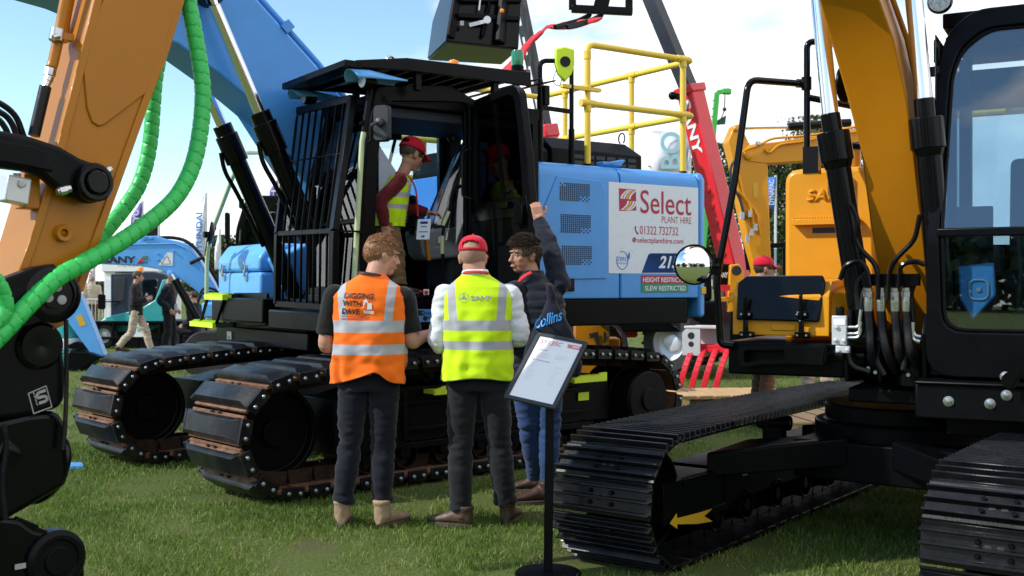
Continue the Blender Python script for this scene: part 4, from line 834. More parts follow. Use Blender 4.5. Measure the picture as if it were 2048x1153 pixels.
a, c = ux(1614, 404, TXF), ux(1712, 377, TXF); em = text('embossed_lettering', 'SANY', (TXF + .002, a.y, a.z), (0, 1, 0), (0, 0, 1), c.y - a.y, ux(1614, 380, TXF).z - a.z, M['orange_lit'], tk, 0, .12, .03)
sol = em.modifiers.new('thick', 'SOLIDIFY'); sol.thickness = .016; sol.offset = 0
fn = MB(); p = ux(1702, 336, TXF - .3); fn.lathe([(.06, -.02), (.06, .11)], p, (0, 0, 1), 20); fn.build('filler_neck', M['orange_lit'], tk); fn = MB(); fn.lathe([(.065, .11), (.065, .14), (.05, .15), (0, .15)], p, (0, 0, 1), 20); fn.build('filler_cap', M['black'], tk)
# boom
yc, hw = .115, .115
sec = [(1790, 1885, 740, .40, .42), (1767, 1862, 600, .60, .40), (1741, 1845, 450, .72, .42), (1722, 1828, 300, .82, .46), (1694, 1812, 190, .90, .50), (1664, 1788, 85, 1.00, .55), (1640, 1757, 0, 1.12, .58), (1610, 1722, -90, 1.30, .60), (1560, 1660, -190, 1.62, .62), (1480, 1570, -260, 2.1, .62)]
bo = MB(); vs = []; eb = []
for i, (ul, ur, v, X, D) in enumerate(sec):
    l_, r_2 = U.x(ul, v, X), U.x(ur, v, X); zz = (l_.z + r_2.z) / 2; k = max(0, (v - 0) / -260) if v < 0 else 0; dv_ = V(-D * (1 - k * .8), 0, D * (.12 + k)); l_ = V(X, l_.y, zz); r_2 = V(X, r_2.y, zz); eb.append(r_2); vs += [l_, r_2, r_2 + dv_, l_ + dv_]
bo.add(vs, [(i * 4 + k, i * 4 + (k + 1) % 4, i * 4 + 4 + (k + 1) % 4, i * 4 + 4 + k) for i in range(len(sec) - 1) for k in range(4)] + [(0, 1, 2, 3), tuple(len(sec) * 4 - 4 + k for k in range(4))])
boom2 = bo.build('boom', M['orange'], ora, bev=.010)
pl = MB()
for dy in (-.03, .03): pl.tube([(p.x - .30 + dy, p.y + .02, p.z + .05) for p in eb[1:8]], .012, 8)
pl.build('boom_pipe', M['orange'], boom2)
def cylinder2(yy, p0, p1, p2, nm='boom_cylinder'):
    a, b_, c = U.x(*p0, .84), U.x(*p1, .84), U.x(*p2, .78); dv = (b_ - a).normalized(); e = b_ + (c - b_).normalized() * 1.22; dv2 = (e - b_).normalized()
    cy = MB(); cy.cyl(b_ - dv2 * .0, b_ + dv2 * .12, .052, n=28); cy.cyl(b_ + dv2 * .10, b_ + dv2 * .26, .088, n=28); cy.cyl(b_ + dv2 * .26, b_ + dv2 * .30, .082, .068, n=28); cy.cyl(b_ + dv2 * .28, e, .066, n=28)
    cy.lathe([(.085, -.05), (.085, .05)], e, (0, 1, 0), 20); o = cy.build(nm, M['blackgloss'], ora, bev=.004)
    rd = MB(); rd.cyl(a - dv * .9, b_ + dv2 * .02, .044, n=28); rd.build('piston_rod', M['chrome'], o); return b_, e, dv2
b1, e1, d1 = cylinder2(yc - .205, (1638, 0), (1660, 228), (1712, 560))
b2, e2, d2 = cylinder2(yc + .205, (1828, 0), (1848, 198), (1884, 620))
pk = MB()
for e_ in (e1, e2):
    for s in (-.085, .085): pk.prism([(e_.x - .5, .95), (e_.x + .05, .98), (e_.x + .10, e_.z), (e_.x + .04, e_.z + .10), (e_.x - .06, e_.z + .10), (e_.x - .5, 1.25)], lambda x, z: (x, e_.y + s - .014, z), lambda x, z: (x, e_.y + s + .014, z))
pk.build('boom_bracket', M['black'], ora, bev=.008)
# hydraulic lines
hl = MB(); XH = .86
def hx(u, v, X=XH): return U.x(u, v, X)
for q in ([(1702, 410), (1717, 440), (1712, 480), (1722, 500), (1752, 530), (1757, 560), (1756, 600)], [(1840, 430), (1830, 480), (1790, 520), (1778, 545), (1776, 600)], [(1680, 560), (1690, 530), (1720, 520), (1735, 540), (1740, 575)], [(1797, 575), (1800, 530), (1830, 522), (1850, 530)]):
    hl.tube(round_path([hx(u, v, XH + .05) for u, v in q], .04), .013, 8)
hl.b2(hx(1728, 572, XH - .04), hx(1838, 548, XH + .02)); hl.build('hydraulic_pipe', M['blackgloss'], ora)
hoses = []
for i, (u, e) in enumerate(((1737, 1745), (1762, 1776), (1790, 1800), (1813, 1824))):
    h = MB(); q = smooth_path([hx(u, 622), hx(u + 3, 660), hx(e - 2, 705), hx(e + 14, 745, XH - .12)], 10); h.tube(q, [.021 + .0022 * (k % 2) for k in range(len(q))], 12); ho = h.build('hydraulic_hose', M['rubber'], ora)
    f_ = MB(); p = hx(u, 600, XH + .0)
    f_.cyl(p + V(0, 0, .045), p + V(0, 0, .062), .022, n=6); f_.cyl(p + V(0, 0, .015), p + V(0, 0, .043), .028, n=6); f_.cyl(p + V(0, 0, -.01), p + V(0, 0, .014), .024, n=16); f_.cyl(p + V(0, 0, -.06), p + V(0, 0, -.01), .023, .026, n=16); f_.build('hose_fitting', M['steel'], ho); 
    f_ = MB(); f_.cyl(p + V(0, 0, .06), p + V(0, 0, .12), .017, n=12); f_.build('hose_stub', M['black'], ho)
vb = MB(); a, c = hx(1665, 690), hx(1694, 632); vb.b2((XH - .05, a.y, a.z), (XH + .02, c.y, c.z)); vb.b2((XH - .02, hx(1672, 708).y, hx(1672, 706).z), (XH + .015, hx(1700, 690).y, hx(1700, 692).z))
for u, v in ((1673, 655), (1688, 682), (1671, 681), (1676, 702), (1695, 700)): vb.cyl(hx(u, v, XH + .02), hx(u, v, XH + .035), .012, n=6)
vb = vb.build('valve_block', M['silver'], ora, bev=.004); kb = MB(); kb.lathe([(.022, 0), (.022, .04), (.018, .05), (0, .05)], hx(1680, 632, XH - .015), (0, 0, 1), 14); kb.build('valve_knob', M['black'], vb)
lbv = MB(); lbv.b2(hx(1667, 650, XH + .021), hx(1690, 638, XH + .023)); lbv.build('valve_label', M['paper'], vb)
fp = MB()
for v0, v1 in ((655, 640), (668, 664), (676, 678)): fp.tube(round_path([hx(1694, v0), hx(1718, v0), hx(1722, v1 - 20)], .02), .010, 8)
fp.build('steel_pipe', M['steel'], vb); fp = MB(); fp.tube(round_path([hx(1826, 645), hx(1826, 680), hx(1840, 684)], .02), .012, 8); fp.tube(round_path([hx(1826, 660), hx(1830, 672), hx(1842, 674)], .02), .010, 8); fp.build('steel_pipe', M['steel'], vb)
bh = MB()
for q in ([(1717, 620), (1714, 570), (1735, 545)], [(1722, 640), (1726, 590), (1742, 560)], [(1826, 645), (1822, 590), (1832, 560)], [(1700, 620), (1700, 720), (1740, 745)], [(1760, 690), (1755, 720), (1770, 750)], [(1800, 640), (1812, 700), (1806, 740)]): bh.tube(smooth_path([hx(u, v, XH - .02) for u, v in q]), .014, 8)
bh.build('rubber_hose', M['rubber'], ora)
mo = MB(); p = hx(1712, 712, XH - .15); mo.lathe([(0, -.14), (.075, -.14), (.08, -.05), (.065, -.04), (.065, .06), (.085, .07), (.085, .12), (0, .12)], p, (0, 1, 0), 24); mo.lathe([(0, -.1), (.09, -.1), (.09, .1), (0, .1)], p + V(.0, .30, -.05), (0, 0, 1), 20); mo.build('swing_motor', M['blackgloss'], ora, bev=.006)
bl = MB()
for u, v in ((1751, 745), (1764, 736), (1817, 750), (1809, 700), (1737, 737)): bl.lathe([(.012, 0), (.010, .012), (0, .012)], hx(u, v, XH - .05), (1, 0, 0), 8)
bl.build('bolt_heads', M['steel'], ora)
# cab
XC = .905
def cfx(z): return XC if z < 1.75 else XC - (z - 1.75) * .27
def cpt(u, v):
    p = U.x(u, v, XC)
    for _ in range(6): p = U.x(u, v, cfx(p.z))
    return p
CY0 = cpt(1852, 650).y; CY1 = CY0 + 1.05; ZC0, ZC1 = 1.03, 2.90
cab2 = MB()
oc = [(CY0, ZC0), (CY0, 1.75), (CY0, ZC1), (CY1, ZC1), (CY1, 1.75), (CY1, ZC0)]
oc = [(CY0, ZC0), (CY0, 1.75), (CY0 + .02, 2.66), (CY0 + .07, 2.85), (CY0 + .2, 2.96), (CY1 - .2, 2.96), (CY1 - .07, 2.85), (CY1 - .02, 2.66), (CY1, 1.75), (CY1, ZC0)]
icn = [(CY0 + .075, 1.26), (CY0 + .06, 1.75), (CY0 + .085, 2.60), (CY0 + .13, 2.75), (CY0 + .25, 2.85), (CY1 - .25, 2.85), (CY1 - .13, 2.75), (CY1 - .085, 2.6), (CY1 - .06, 1.75), (CY1 - .075, 1.26)]
ring(cab2, fillet(oc, .13), fillet(icn, .11), lambda y, z: (cfx(z) - .09, y, z), lambda y, z: (cfx(z), y, z))
ic2 = [(y + (.022 if y < (CY0 + CY1) / 2 else -.022), z + (.02 if z < 1.5 else (-.02 if z > 2.7 else 0))) for y, z in icn]
ring(cab2, fillet(icn, .11), fillet(ic2, .10), lambda y, z: (cfx(z) - .03, y, z), lambda y, z: (cfx(z) - .012, y, z))
zmid = cpt(1960, 464).z; cab2.bar((cfx(zmid) - .01, CY0 + .05, zmid), (cfx(zmid) - .01, CY1 - .05, zmid), .035, .045)
XB2 = XC - 1.55
cab2.b2((XB2, CY0, ZC0), (XC - .09, CY1, 1.16)); cab2.b2((XB2, CY0 + .03, 2.89), (cfx(2.9) - .09, CY1 - .03, 2.97))
for y in (CY0 + .03, CY1 - .03): cab2.bar((XB2 + .04, y, 1.1), (XB2 + .04, y, 2.92), .08, .07); cab2.bar((XB2 + .75, y, 1.1), (XB2 + .75, y, 2.92), .06, .06); cab2.b2((XB2, y - .02, 1.1), (XC - .1, y + .02, 1.55))
cab2.b2((XB2, CY0, 1.1), (XB2 + .05, CY1, 1.75)); cab2.b2((XB2, CY0, 2.6), (XB2 + .05, CY1, 2.85)); cab2 = cab2.build('cab_shell', M['black'], ora, bev=.008)
gw = MB(); lo_ = [icn[0], icn[1], icn[8], icn[9]]; [gw.prism(q_, lambda y, z: (cfx(z) - .026, y, z), lambda y, z: (cfx(z) - .020, y, z)) for q_ in (fillet(lo_, .06), fillet(icn[1:9], .10))]; gw.build('windscreen', M['glassrefl'], ora)
g2 = MB(); g2.b2((XB2 + .02, CY0 + .05, 1.75), (XB2 + .026, CY1 - .05, 2.6)); g2.build('rear_window', M['glass'], ora)
for y in (CY0 + .03, CY1 - .03):
    g2 = MB(); g2.b2((XB2 + .08, y - .003, 1.55), (XC - .12, y + .003, 2.8)); g2.build('side_window', M['glass'], ora)
wp = MB(); p0 = cpt(1893, 128); p1 = cpt(1886, 300)
wp.box(cpt(1875, 105) + V(.02, 0, 0), (.04, .03, .12)); wp.box(cpt(1870, 145) + V(.02, 0, 0), (.04, .05, .05)); wp.build('wiper_bracket', M['blackgloss'], ora, bev=.005)
wi = MB(); wi.lathe([(0, .02), (.06, .02), (.065, 0), (.05, -.06), (0, -.08)], U.x(1880, 4, .72), (1, 0, 0), 20); wi = wi.build('work_lamp', M['black'], ora); le = MB(); le.lathe([(0, .026), (.055, .024), (.055, .018)], U.x(1880, 4, .72), (1, 0, 0), 20); le.build('lens', M['led'], wi)
# inside the cab
se = MB(); se.box((XC - .95, CY0 + .55, 1.52), (.50, .50, .14)); se.box((XC - 1.2, CY0 + .55, 1.9), (.14, .48, .70), Matrix.Rotation(R(-10), 3, 'Y')); se.box((XC - 1.27, CY0 + .55, 2.33), (.09, .26, .16)); se.box((XC - .95, CY0 + .55, 1.3), (.4, .4, .3)); se.build('seat', M['darkgrey'], ora, bev=.04, seg=3)
cs = MB(); cs.b2((XC - 1.2, CY0 + .08, 1.15), (XC - .5, CY0 + .28, 1.72)); cs.b2((XC - .45, CY0 + .10, 1.70), (XC - .40, CY0 + .28, 1.92)); cs.tube([(XC - .3, CY0 + .4, 1.16), (XC - .25, CY0 + .42, 1.6), (XC - .3, CY0 + .4, 1.75)], .014, 8); cs.build('side_console', M['darkgrey'], ora, bev=.02)
vp = MB(); p = cpt(1952, 580); vp.prism([(-.10, .12), (.07, .14), (.08, -.03), (-.03, -.16), (-.09, -.05)], lambda u, v: (XC - .16, p.y + u, p.z + v), lambda u, v: (XC - .13, p.y + u, p.z + v)); vp = vp.build('air_vent', M['lightblue'], ora, bev=.01)
vp2 = MB(); vp2.tube([(XC - .125, p.y + a, p.z + b_) for a, b_ in rrect(.09, .10, .03)], .005, 6, closed=True); vp2.b2((XC - .13, p.y - .01, p.z - .01), (XC - .122, p.y + .01, p.z + .01)); vp2.build('vent_ring', M['silver'], vp)
st_ = MB(); p = cpt(1935, 65); st_.b2(p + V(-.035, -.03, -.03), p + V(-.03, .05, .02)); st_.build('screen_sticker', M['palegreen'], ora)
yr = MB(); yr.tube(round_path([(XB2 - .25, CY0 - .3, 1.7), (XB2 - .25, CY0 - .3, 2.62), (XB2 - .25, CY1 + .4, 2.62), (XB2 - .25, CY1 + .4, 1.7)], .08), .025, 10); yr.tube([(XB2 - .25, CY0 + .42, 1.7), (XB2 - .25, CY0 + .42, 2.62)], .025, 10); yr.build('guard_rail', M['yellow'], ora)
# skirt below the cab
sk = MB(); s0 = U.x(1830, 728, XC + .10).y; sk.b2((-.5, s0, .83), (XC + .10, s0 + 1.3, 1.0)); sk.b2((-.5, s0, 1.0), (XC + .12, s0 + 1.3, 1.018)); sk.b2((-.4, s0 + .1, .70), (.6, s0 + 1.1, .83)); sk = sk.build('cab_skirt', M['satin'], ora, bev=.008)
for u, v in ((2011, 754), (2013, 791), (1897, 803), (1980, 808)):
    b_ = MB(); p = U.x(u, v, XC + .10); b_.lathe([(.026, 0), (.026, .004), (.017, .005), (.015, .018), (0, .02)], p, (1, 0, 0), 14); b_.build('bolt_heads', M['steel'], sk)
lv = MB(); lv.bar(U.x(2018, 770, XC + .2), U.x(2060, 700, XC + .2), .05, .03); lv.lathe([(.04, 0), (.04, .05), (0, .05)], U.x(2022, 760, XC + .17), (1, 0, 0), 16); lv.build('step_arm', M['blackgloss'], sk)

print('EB',[tuple(round(c,2) for c in p) for p in eb[:7]],b1,e1,b2,e2)
# ---------------------------------------------------------------- excavator arm with tiltrotator in the left foreground
A = Frame((-1.95, 4.8), (-.66, -.75))
arm = thing('excavator', 'orange excavator arm in the left foreground with black linkage, tiltrotator and green wrapped hoses', 'excavator', (-1.95, 4.8, 0), A.yaw)
def ay(u, v, y=0): return A.y(u, v, y)
lft = [(300, -420), (188, 0), (150, 150), (120, 270), (90, 380), (60, 480), (25, 575), (15, 640)]; rgt = [(60, 690), (130, 650), (165, 580), (190, 500), (230, 390), (300, 195), (340, 90), (367, 0), (450, -230), (520, -420)]
q = [ay(u, v) for u, v in lft + rgt]; TH = .30
s = MB(); s.prism([(p.x, p.z) for p in q], lambda x, z: (x, -TH, z), lambda x, z: (x, 0, z)); stick = s.build('stick', M['orange'], arm, bev=.012, seg=3)
fl = MB()
def strip(pts, w, t=.012):
    P = [ay(u, v) for u, v in pts]
    for i in range(len(P) - 1):
        a, b = P[i], P[i + 1]; d = (b - a).normalized(); n = Vector((-d.z, 0, d.x)); e = d * .004
        fl.add([a - n * w + V(0, .0, 0) - e, a + n * w - e, b + n * w + e, b - n * w + e] + [p + V(0, t, 0) for p in (a - n * w - e, a + n * w - e, b + n * w + e, b - n * w + e)], [(3, 2, 1, 0), (4, 5, 6, 7), (0, 1, 5, 4), (1, 2, 6, 5), (2, 3, 7, 6), (3, 0, 4, 7)])
strip([(u + 7, v) for u, v in lft[:7]], .018); strip([(u - 7, v) for u, v in rgt[2:]], .018); fl.build('edge_flange', M['orange'], stick, bev=.004)
pn = MB(); q = [ay(u, v) for u, v in ((310, -380), (205, 0), (163, 110), (172, 215), (182, 245), (196, 254), (208, 250), (298, 182), (330, 90), (356, 0), (450, -250), (500, -380))]
pn.prism([(p.x, p.z) for p in q], lambda x, z: (x, -.002, z), lambda x, z: (x, .010, z)); pn.build('side_plate', M['orange'], stick, bev=.009, seg=3)
bs = MB(); p = ay(123, 467); bs.lathe([(0, .006), (.016, .006), (.018, .03), (.034, .032), (.038, .02), (.038, -.01)], p, (0, 1, 0), 24); bs.lathe([(.016, 0), (.0, .012)], p + V(0, .012, 0), (0, 1, 0), 12); bs.build('pin_boss', M['orange'], stick)
kk = MB(); p = ay(123, 467); kk.lathe([(0, .014), (.017, .013)], p, (0, 1, 0), 16); kk.build('bush_bore', M['blackprint'], stick)
# pipe, hoses and block on the front of the stick
pi = MB(); pi.tube(smooth_path([ay(u, v, -.1) for u, v in ((175, -200), (133, -10), (122, 50), (108, 118), (103, 135))]), .024, 12); pi.tube(smooth_path([ay(u, v, -.16) for u, v in ((185, -200), (140, 0), (128, 70))]), .02, 10); pi.box(ay(124, 76, -.1), (.07, .09, .03)); pi.build('oil_pipe', M['orange'], stick, bev=0)
cl = MB(); cl.tube([ay(116, 60, -.08), ay(112, 82, -.08)], .032, 12); cl.cyl(ay(106, 76, -.05), ay(118, 73, -.05), .014, n=8); cl.build('pipe_clamp', M['steel'], stick); cl = MB()
for a, b, r in (((102, 138), (99, 152), .026), ((99, 154), (96, 163), .021), ((96, 164), (91, 175), .017)): cl.cyl(ay(*a, -.1), ay(*b, -.1), r, n=8)
cl.build('pipe_fitting', M['steel'], stick)
ho = MB(); ho.cyl(ay(91, 174, -.1), ay(68, 272, -.1), .026, n=14)
for q in ([(-60, 190), (-5, 205), (30, 232), (48, 275)], [(-60, 200), (0, 225), (22, 245), (36, 280)], [(-60, 215), (-10, 235), (10, 256), (22, 285)]): ho.tube(smooth_path([ay(u, v, -.12) for u, v in q]), .014, 8)
ho.build('rubber_hose', M['rubber'], arm)
sb = MB(); sb.box(ay(28, 381, .0), (.10, .09, .11), Matrix.Rotation(R(-8), 3, 'Y')); sb.cyl(ay(44, 368, .045), ay(44, 368, .06), .017, n=16)
for u in (28, 36): sb.cyl(ay(u, 356, -.0), ay(u, 346, -.0), .014, n=6)
sb = sb.build('valve_block', M['silver'], arm, bev=.006)
br = MB(); br.box(ay(55, 384, -.04), (.07, .09, .15)); br.build('block_bracket', M['orange'], arm, bev=.006)
# black tipping link
def prof(pts, y0, y1, name, m, parent, bev=.02, Y=0, sm=True):
    b = MB(); q = [ay(u, v, Y) for u, v in pts]; b.prism([(p.x, p.z) for p in q], lambda x, z: (x, y0, z), lambda x, z: (x, y1, z)); return b.build(name, m, parent, bev=bev, seg=3)
def circ(u0, v0, r, a0=0, a1=360, n=14): return [(u0 + r * math.cos(R(a0 + (a1 - a0) * i / n)), v0 + r * math.sin(R(a0 + (a1 - a0) * i / n))) for i in range(n + 1)]
lk = prof([(-140, 275), (-60, 262), (0, 260), (60, 272), (120, 292), (165, 318), (190, 326)] + circ(184, 366, 41, -75, 120) + [(120, 382), (85, 352), (50, 342), (0, 336), (-140, 350)], .03, .10, 'tipping_link', M['satin'], arm, .022, .10)
lk2 = prof([(-140, 300), (0, 283), (60, 292), (95, 305), (105, 345), (60, 335), (0, 325), (-140, 335)], .098, .112, 'link_pressing', M['black'], lk, .008, .10)
pb = MB(); p = ay(184, 366, .10); pb.lathe([(.075, -.12), (.085, -.0), (.085, .03), (.075, .045), (.060, .045), (.056, .03), (.054, .03), (.050, .055), (.045, .06), (0, .06)], p, (0, 1, 0), 36); pb.build('link_pin', M['blackgloss'], lk)
p = ay(184, 366, .10)
for (u, v) in ((127, 381), (212, 345)):
    bt = MB(); a = ay(u, v, .10); d = (p - a).normalized(); bt.cyl(a - d * .02, a + d * .012, .020, n=6); bt.cyl(a + d * .012, a + d * .03, .017, n=12); bt.cyl(a - d * .03, a - d * .02, .014, n=10); bt.build('locking_bolt', M['steel'], lk)
# lower bucket link and coupler
l2 = prof([(-140, 640), (-60, 590), (0, 562), (70, 535), (110, 528)] + circ(108, 590, 56, -85, 110) + [(40, 660), (-20, 690), (-140, 720)], .02, .10, 'bucket_link', M['satin'], arm, .02, .10)
p = ay(108, 590, .10); lb = MB(); lb.lathe([(.118, -.05), (.12, .0), (.10, .012), (.085, .012), (.083, .002), (.06, .002), (.058, .012), (0, .012)], p, (0, 1, 0), 40); lb.build('link_boss', M['blackgloss'], l2)
bb = MB()
for a in (100, 220, 340): bb.lathe([(.020, 0), (.020, .008), (.012, .010), (0, .010)], p + V(.034 * math.cos(R(a)), .012, .034 * math.sin(R(a))), (0, 1, 0), 16)
bb.build('boss_bolts', M['greyprint'], l2)
cp = prof([(-140, 700), (0, 668), (30, 650), (70, 640), (108, 655), (126, 690), (133, 740), (131, 800), (118, 818), (60, 832), (-140, 860)], -.22, .06, 'coupler_body', M['satin'], arm, .025, .06)
p = ay(78, 692, .06); cb_ = MB(); cb_.lathe([(.10, -.02), (.10, .012), (.085, .03), (.03, .03), (0, .028)], p, (0, 1, 0), 36); cb_.build('coupler_pin', M['blackgloss'], cp)
# square emblem plate
def on(u, v, y=.064): return ay(u, v, y)
o_ = [(56, 787), (93, 771), (105, 815), (67, 829)]
pe = MB(); q = [on(u, v) for u, v in o_]; i_ = [on(u + (80 - u) * .09, v + (800 - v) * .09) for u, v in o_]
ring(pe, [(p.x, p.z) for p in q], [(p.x, p.z) for p in i_], lambda x, z: (x, .060, z), lambda x, z: (x, .064, z))
sp = smooth_path([on(u, v, .066) for u, v in ((91, 781), (76, 787), (75, 796), (90, 793), (93, 801), (78, 807))], 6); 
for a, b in zip(sp, sp[1:]): pe.bar(a, b, .012, .004, (0, 1, 0))
for v in (785, 792, 799, 806): pe.bar(on(66 + (v - 785) * .3, v, .066), on(69 + (v - 785) * .3, v + 5, .066), .004, .003, (0, 1, 0))
pe.build('emblem_plate', M['greyprint'], cp)
# rotator drum and gripper
rt = MB(); c = A.loc(PX(20, 915, 4.75)); rt.lathe([(0, -.20), (.15, -.20), (.17, -.17), (.17, -.06), (.155, -.05), (.155, .03), (.175, .04), (.175, .15), (.16, .17), (0, .17)], c, (.72, .1, .3), 40)
rt = rt.build('rotator', M['blackgloss'], arm, bev=.01)
rc = prof([(-140, 870), (0, 840), (60, 826), (118, 822), (135, 850), (141, 950), (136, 972), (70, 1010), (0, 1050), (-140, 1080)], -.22, .05, 'rotator_housing', M['blackgloss'], arm, .03, .05)
ah = MB(); ah.tube(smooth_path([ay(u, v, .09) for u, v in ((132, 640), (133, 760), (130, 850), (126, 900))]), .010, 8); ah.tube(smooth_path([ay(u, v, .09) for u, v in ((8, 850), (12, 900), (5, 960), (10, 1040))]), .012, 8); ah.build('rubber_hose', M['rubber'], rt)
gp = prof([(-140, 1060), (0, 1035), (40, 1040), (70, 1060), (120, 1070), (150, 1085), (168, 1110), (172, 1150), (160, 1190), (-140, 1200)], -.25, .04, 'gripper', M['blackgloss'], arm, .02, .04)
gg = MB(); p = ay(110, 1120, .04); gg.lathe([(.13, -.05), (.13, .02), (.11, .035), (.09, .035), (.088, .025), (.06, .025), (.058, .04), (0, .04)], p, (0, 1, 0), 36); gg.b2(ay(30, 1140, .045), ay(52, 1125, .05)); gg.build('gripper_pivot', M['satin'], gp, bev=.004)
gl_ = MB(); gl_.b2(ay(29, 1140, .05), ay(52, 1126, .056)); gl_.build('gripper_label', M['greyprint'], gp)
bz = MB()
for u, v in ((20, 1055), (60, 1075)): bz.bar(ay(u, v, .02), ay(u + 45, v + 18, .02), .10, .03, (0, 1, 0))
bz.build('gripper_arm', M['black'], gp, bev=.006)
# green spiral wrapped hoses
def wrapped(pts, r, Y, parent):
    P = smooth_path([ay(u, v, y) for (u, v), y in zip(pts, Y)], 24); L = [0]
    for a, b in zip(P, P[1:]): L.append(L[-1] + (b - a).length)
    tot = L[-1]; n = int(tot / .0075); Q = []; j = 0
    for i in range(n + 1):
        s_ = tot * i / n
        while j < len(L) - 2 and L[j + 1] < s_: j += 1
        t = (s_ - L[j]) / max(1e-6, L[j + 1] - L[j]); Q.append(P[j].lerp(P[j + 1], t))
    b = MB(); N = 14; vs = []; t0 = (Q[1] - Q[0]).normalized(); nr = t0.orthogonal().normalized(); pitch = .058
    for i, p in enumerate(Q):
        t = (Q[min(i + 1, n)] - Q[max(i - 1, 0)]).normalized(); nr = (nr - t * nr.dot(t)).normalized(); bi = t.cross(nr)
        for k in range(N):
            a = 2 * math.pi * k / N; ph = ((tot * i / n) / pitch + k / N) % 1.0; rr = r * (1 - .0) if ph > .13 else r * .87
            vs.append(p + (nr * math.cos(a) + bi * math.sin(a)) * rr)
    b.add(vs, [(i * N + k, i * N + (k + 1) % N, (i + 1) * N + (k + 1) % N, (i + 1) * N + k) for i in range(n) for k in range(N)], 0, True)
    return b.build('wrapped_hose', M['green'], parent, ang=28)
h1 = [(385, -260), (378, -60), (377, 0), (388, 60), (400, 130), (406, 190), (400, 265), (384, 335), (352, 395), (300, 443), (235, 488), (165, 528), (110, 560), (55, 612), (15, 655), (-30, 700)]
wrapped(h1, .040, [-.10 + .26 * i / (len(h1) - 1) for i in range(len(h1))], arm)
h2 = [(330, 60), (312, 150), (306, 215), (302, 270), (293, 325), (276, 375), (250, 415), (218, 455), (180, 500), (140, 540)]
wrapped(h2, .038, [-.42] * len(h2), arm)
wrapped([(-40, 545), (-8, 560), (8, 590), (12, 615), (2, 640), (-30, 660)], .03, [.16] * 6, arm)
# ---------------------------------------------------------------- people
def cloth_mat(name, col, rough=.85, var=.08, bs=9, bump=.35, stretch=None):
    return mat(name, col, rough, var=var, vscale=5, bump=bump, bscale=bs, sheen=.15, spec=.2, rvar=.05, stretch=stretch)
M['skin'] = mat('skin', (.50, .27, .19), .55, var=.10, vscale=14, spec=.35)
M['skin_tan'] = mat('tanned_skin', (.42, .22, .145), .55, var=.10, vscale=14, spec=.35)
M['hair_sandy'] = mat('sandy_hair', (.26, .125, .055), .6, var=.45, vscale=40, bump=.4, bscale=90)
M['hair_brown'] = mat('brown_hair', (.050, .030, .020), .55, var=.5, vscale=40, bump=.4, bscale=90)
M['hair_grey'] = mat('grey_beard', (.25, .23, .21), .8, var=.3, vscale=40)
M['jeans_black'] = cloth_mat('charcoal_denim', (.0095, .0105, .014), bs=60, bump=.15)
M['jeans_navy'] = cloth_mat('dark_navy_denim', (.0055, .0075, .014), bs=60, bump=.15)
M['jeans_blue'] = cloth_mat('blue_denim', (.022, .055, .16), var=.3, bs=60, bump=.15)
M['tee_black'] = cloth_mat('black_cotton', (.008, .008, .009))
M['shirt_white'] = cloth_mat('white_cotton', (.68, .72, .80), bs=12)
M['navy_knit'] = cloth_mat('navy_knit', (.006, .009, .020))
M['quilt'] = cloth_mat('navy_quilted_nylon', (.008, .010, .020), rough=.5)
M['maroon'] = cloth_mat('maroon_cotton', (.11, .010, .016))
M['khaki'] = cloth_mat('khaki_cotton', (.17, .105, .048))
M['beige'] = cloth_mat('beige_cotton', (.48, .40, .31))
M['brown_cloth'] = cloth_mat('brown_cotton', (.13, .06, .03))
M['black_jacket'] = cloth_mat('black_jacket', (.012, .012, .013))
M['boot_tan'] = mat('tan_suede', (.33, .235, .15), .8, var=.15, vscale=18, dirt=(.16, .10, .055), dscale=8, damt=.7, bump=.2)
M['boot_brown'] = mat('brown_leather', (.085, .050, .034), .55, var=.3, vscale=14, dirt=(.16, .11, .075), dscale=7, damt=.6, bump=.2)
M['boot_dark'] = mat('dark_brown_leather', (.055, .026, .017), .5, var=.25, vscale=14, bump=.2)
M['boot_sole'] = mat('boot_sole', (.06, .045, .035), .85, var=.3)
M['cap_red'] = cloth_mat('red_cap_cotton', (.60, .010, .035), bs=30, bump=.1)
M['eye_white'] = mat('eye_white', (.42, .40, .38), .35, var=.02); M['iris'] = mat('iris', (.03, .02, .015), .2, var=.1); M['lip'] = mat('lip', (.42, .17, .13), .5, var=.1)
M['badge'] = mat('badge_card', (.68, .74, .84), .4, var=.04)
def vest_mat(name, col, z1, h1, z2, h2, x0, kx, hx, grey=(.40, .42, .46), ztop=9):
    m = cloth_mat(name, col, .75, .05, 10, .3); t = m.node_tree; b = t.nodes['Principled BSDF']; l = t.links.new
    src = b.inputs['Base Color'].links[0].from_socket
    tc = nd(t, 'ShaderNodeTexCoord'); sp = nd(t, 'ShaderNodeSeparateXYZ'); l(tc.outputs['Object'], sp.inputs[0])
    def mth(op, a, b_=None, c=None):
        n = nd(t, 'ShaderNodeMath', operation=op)
        for i, x in enumerate((a, b_, c)):
            if x is None: continue
            if isinstance(x, (int, float)): n.inputs[i].default_value = x
            else: l(x, n.inputs[i])
        return n.outputs[0]
    z = sp.outputs['Z']; ax = mth('ABSOLUTE', sp.outputs['X'])
    a = mth('COMPARE', z, z1, h1); b2 = mth('COMPARE', z, z2, h2)
    xs = mth('MULTIPLY_ADD', mth('SUBTRACT', z, z1), -kx, ax); v = mth('MULTIPLY', mth('COMPARE', xs, x0, hx), mth('GREATER_THAN', z, z1))
    msk = mth('MAXIMUM', mth('MAXIMUM', a, b2), v)
    mx = nd(t, 'ShaderNodeMix', data_type='RGBA'); l(msk, mx.inputs[0]); l(src, mx.inputs[6]); mx.inputs[7].default_value = (*grey, 1); l(mx.outputs[2], b.inputs['Base Color'])
    return m
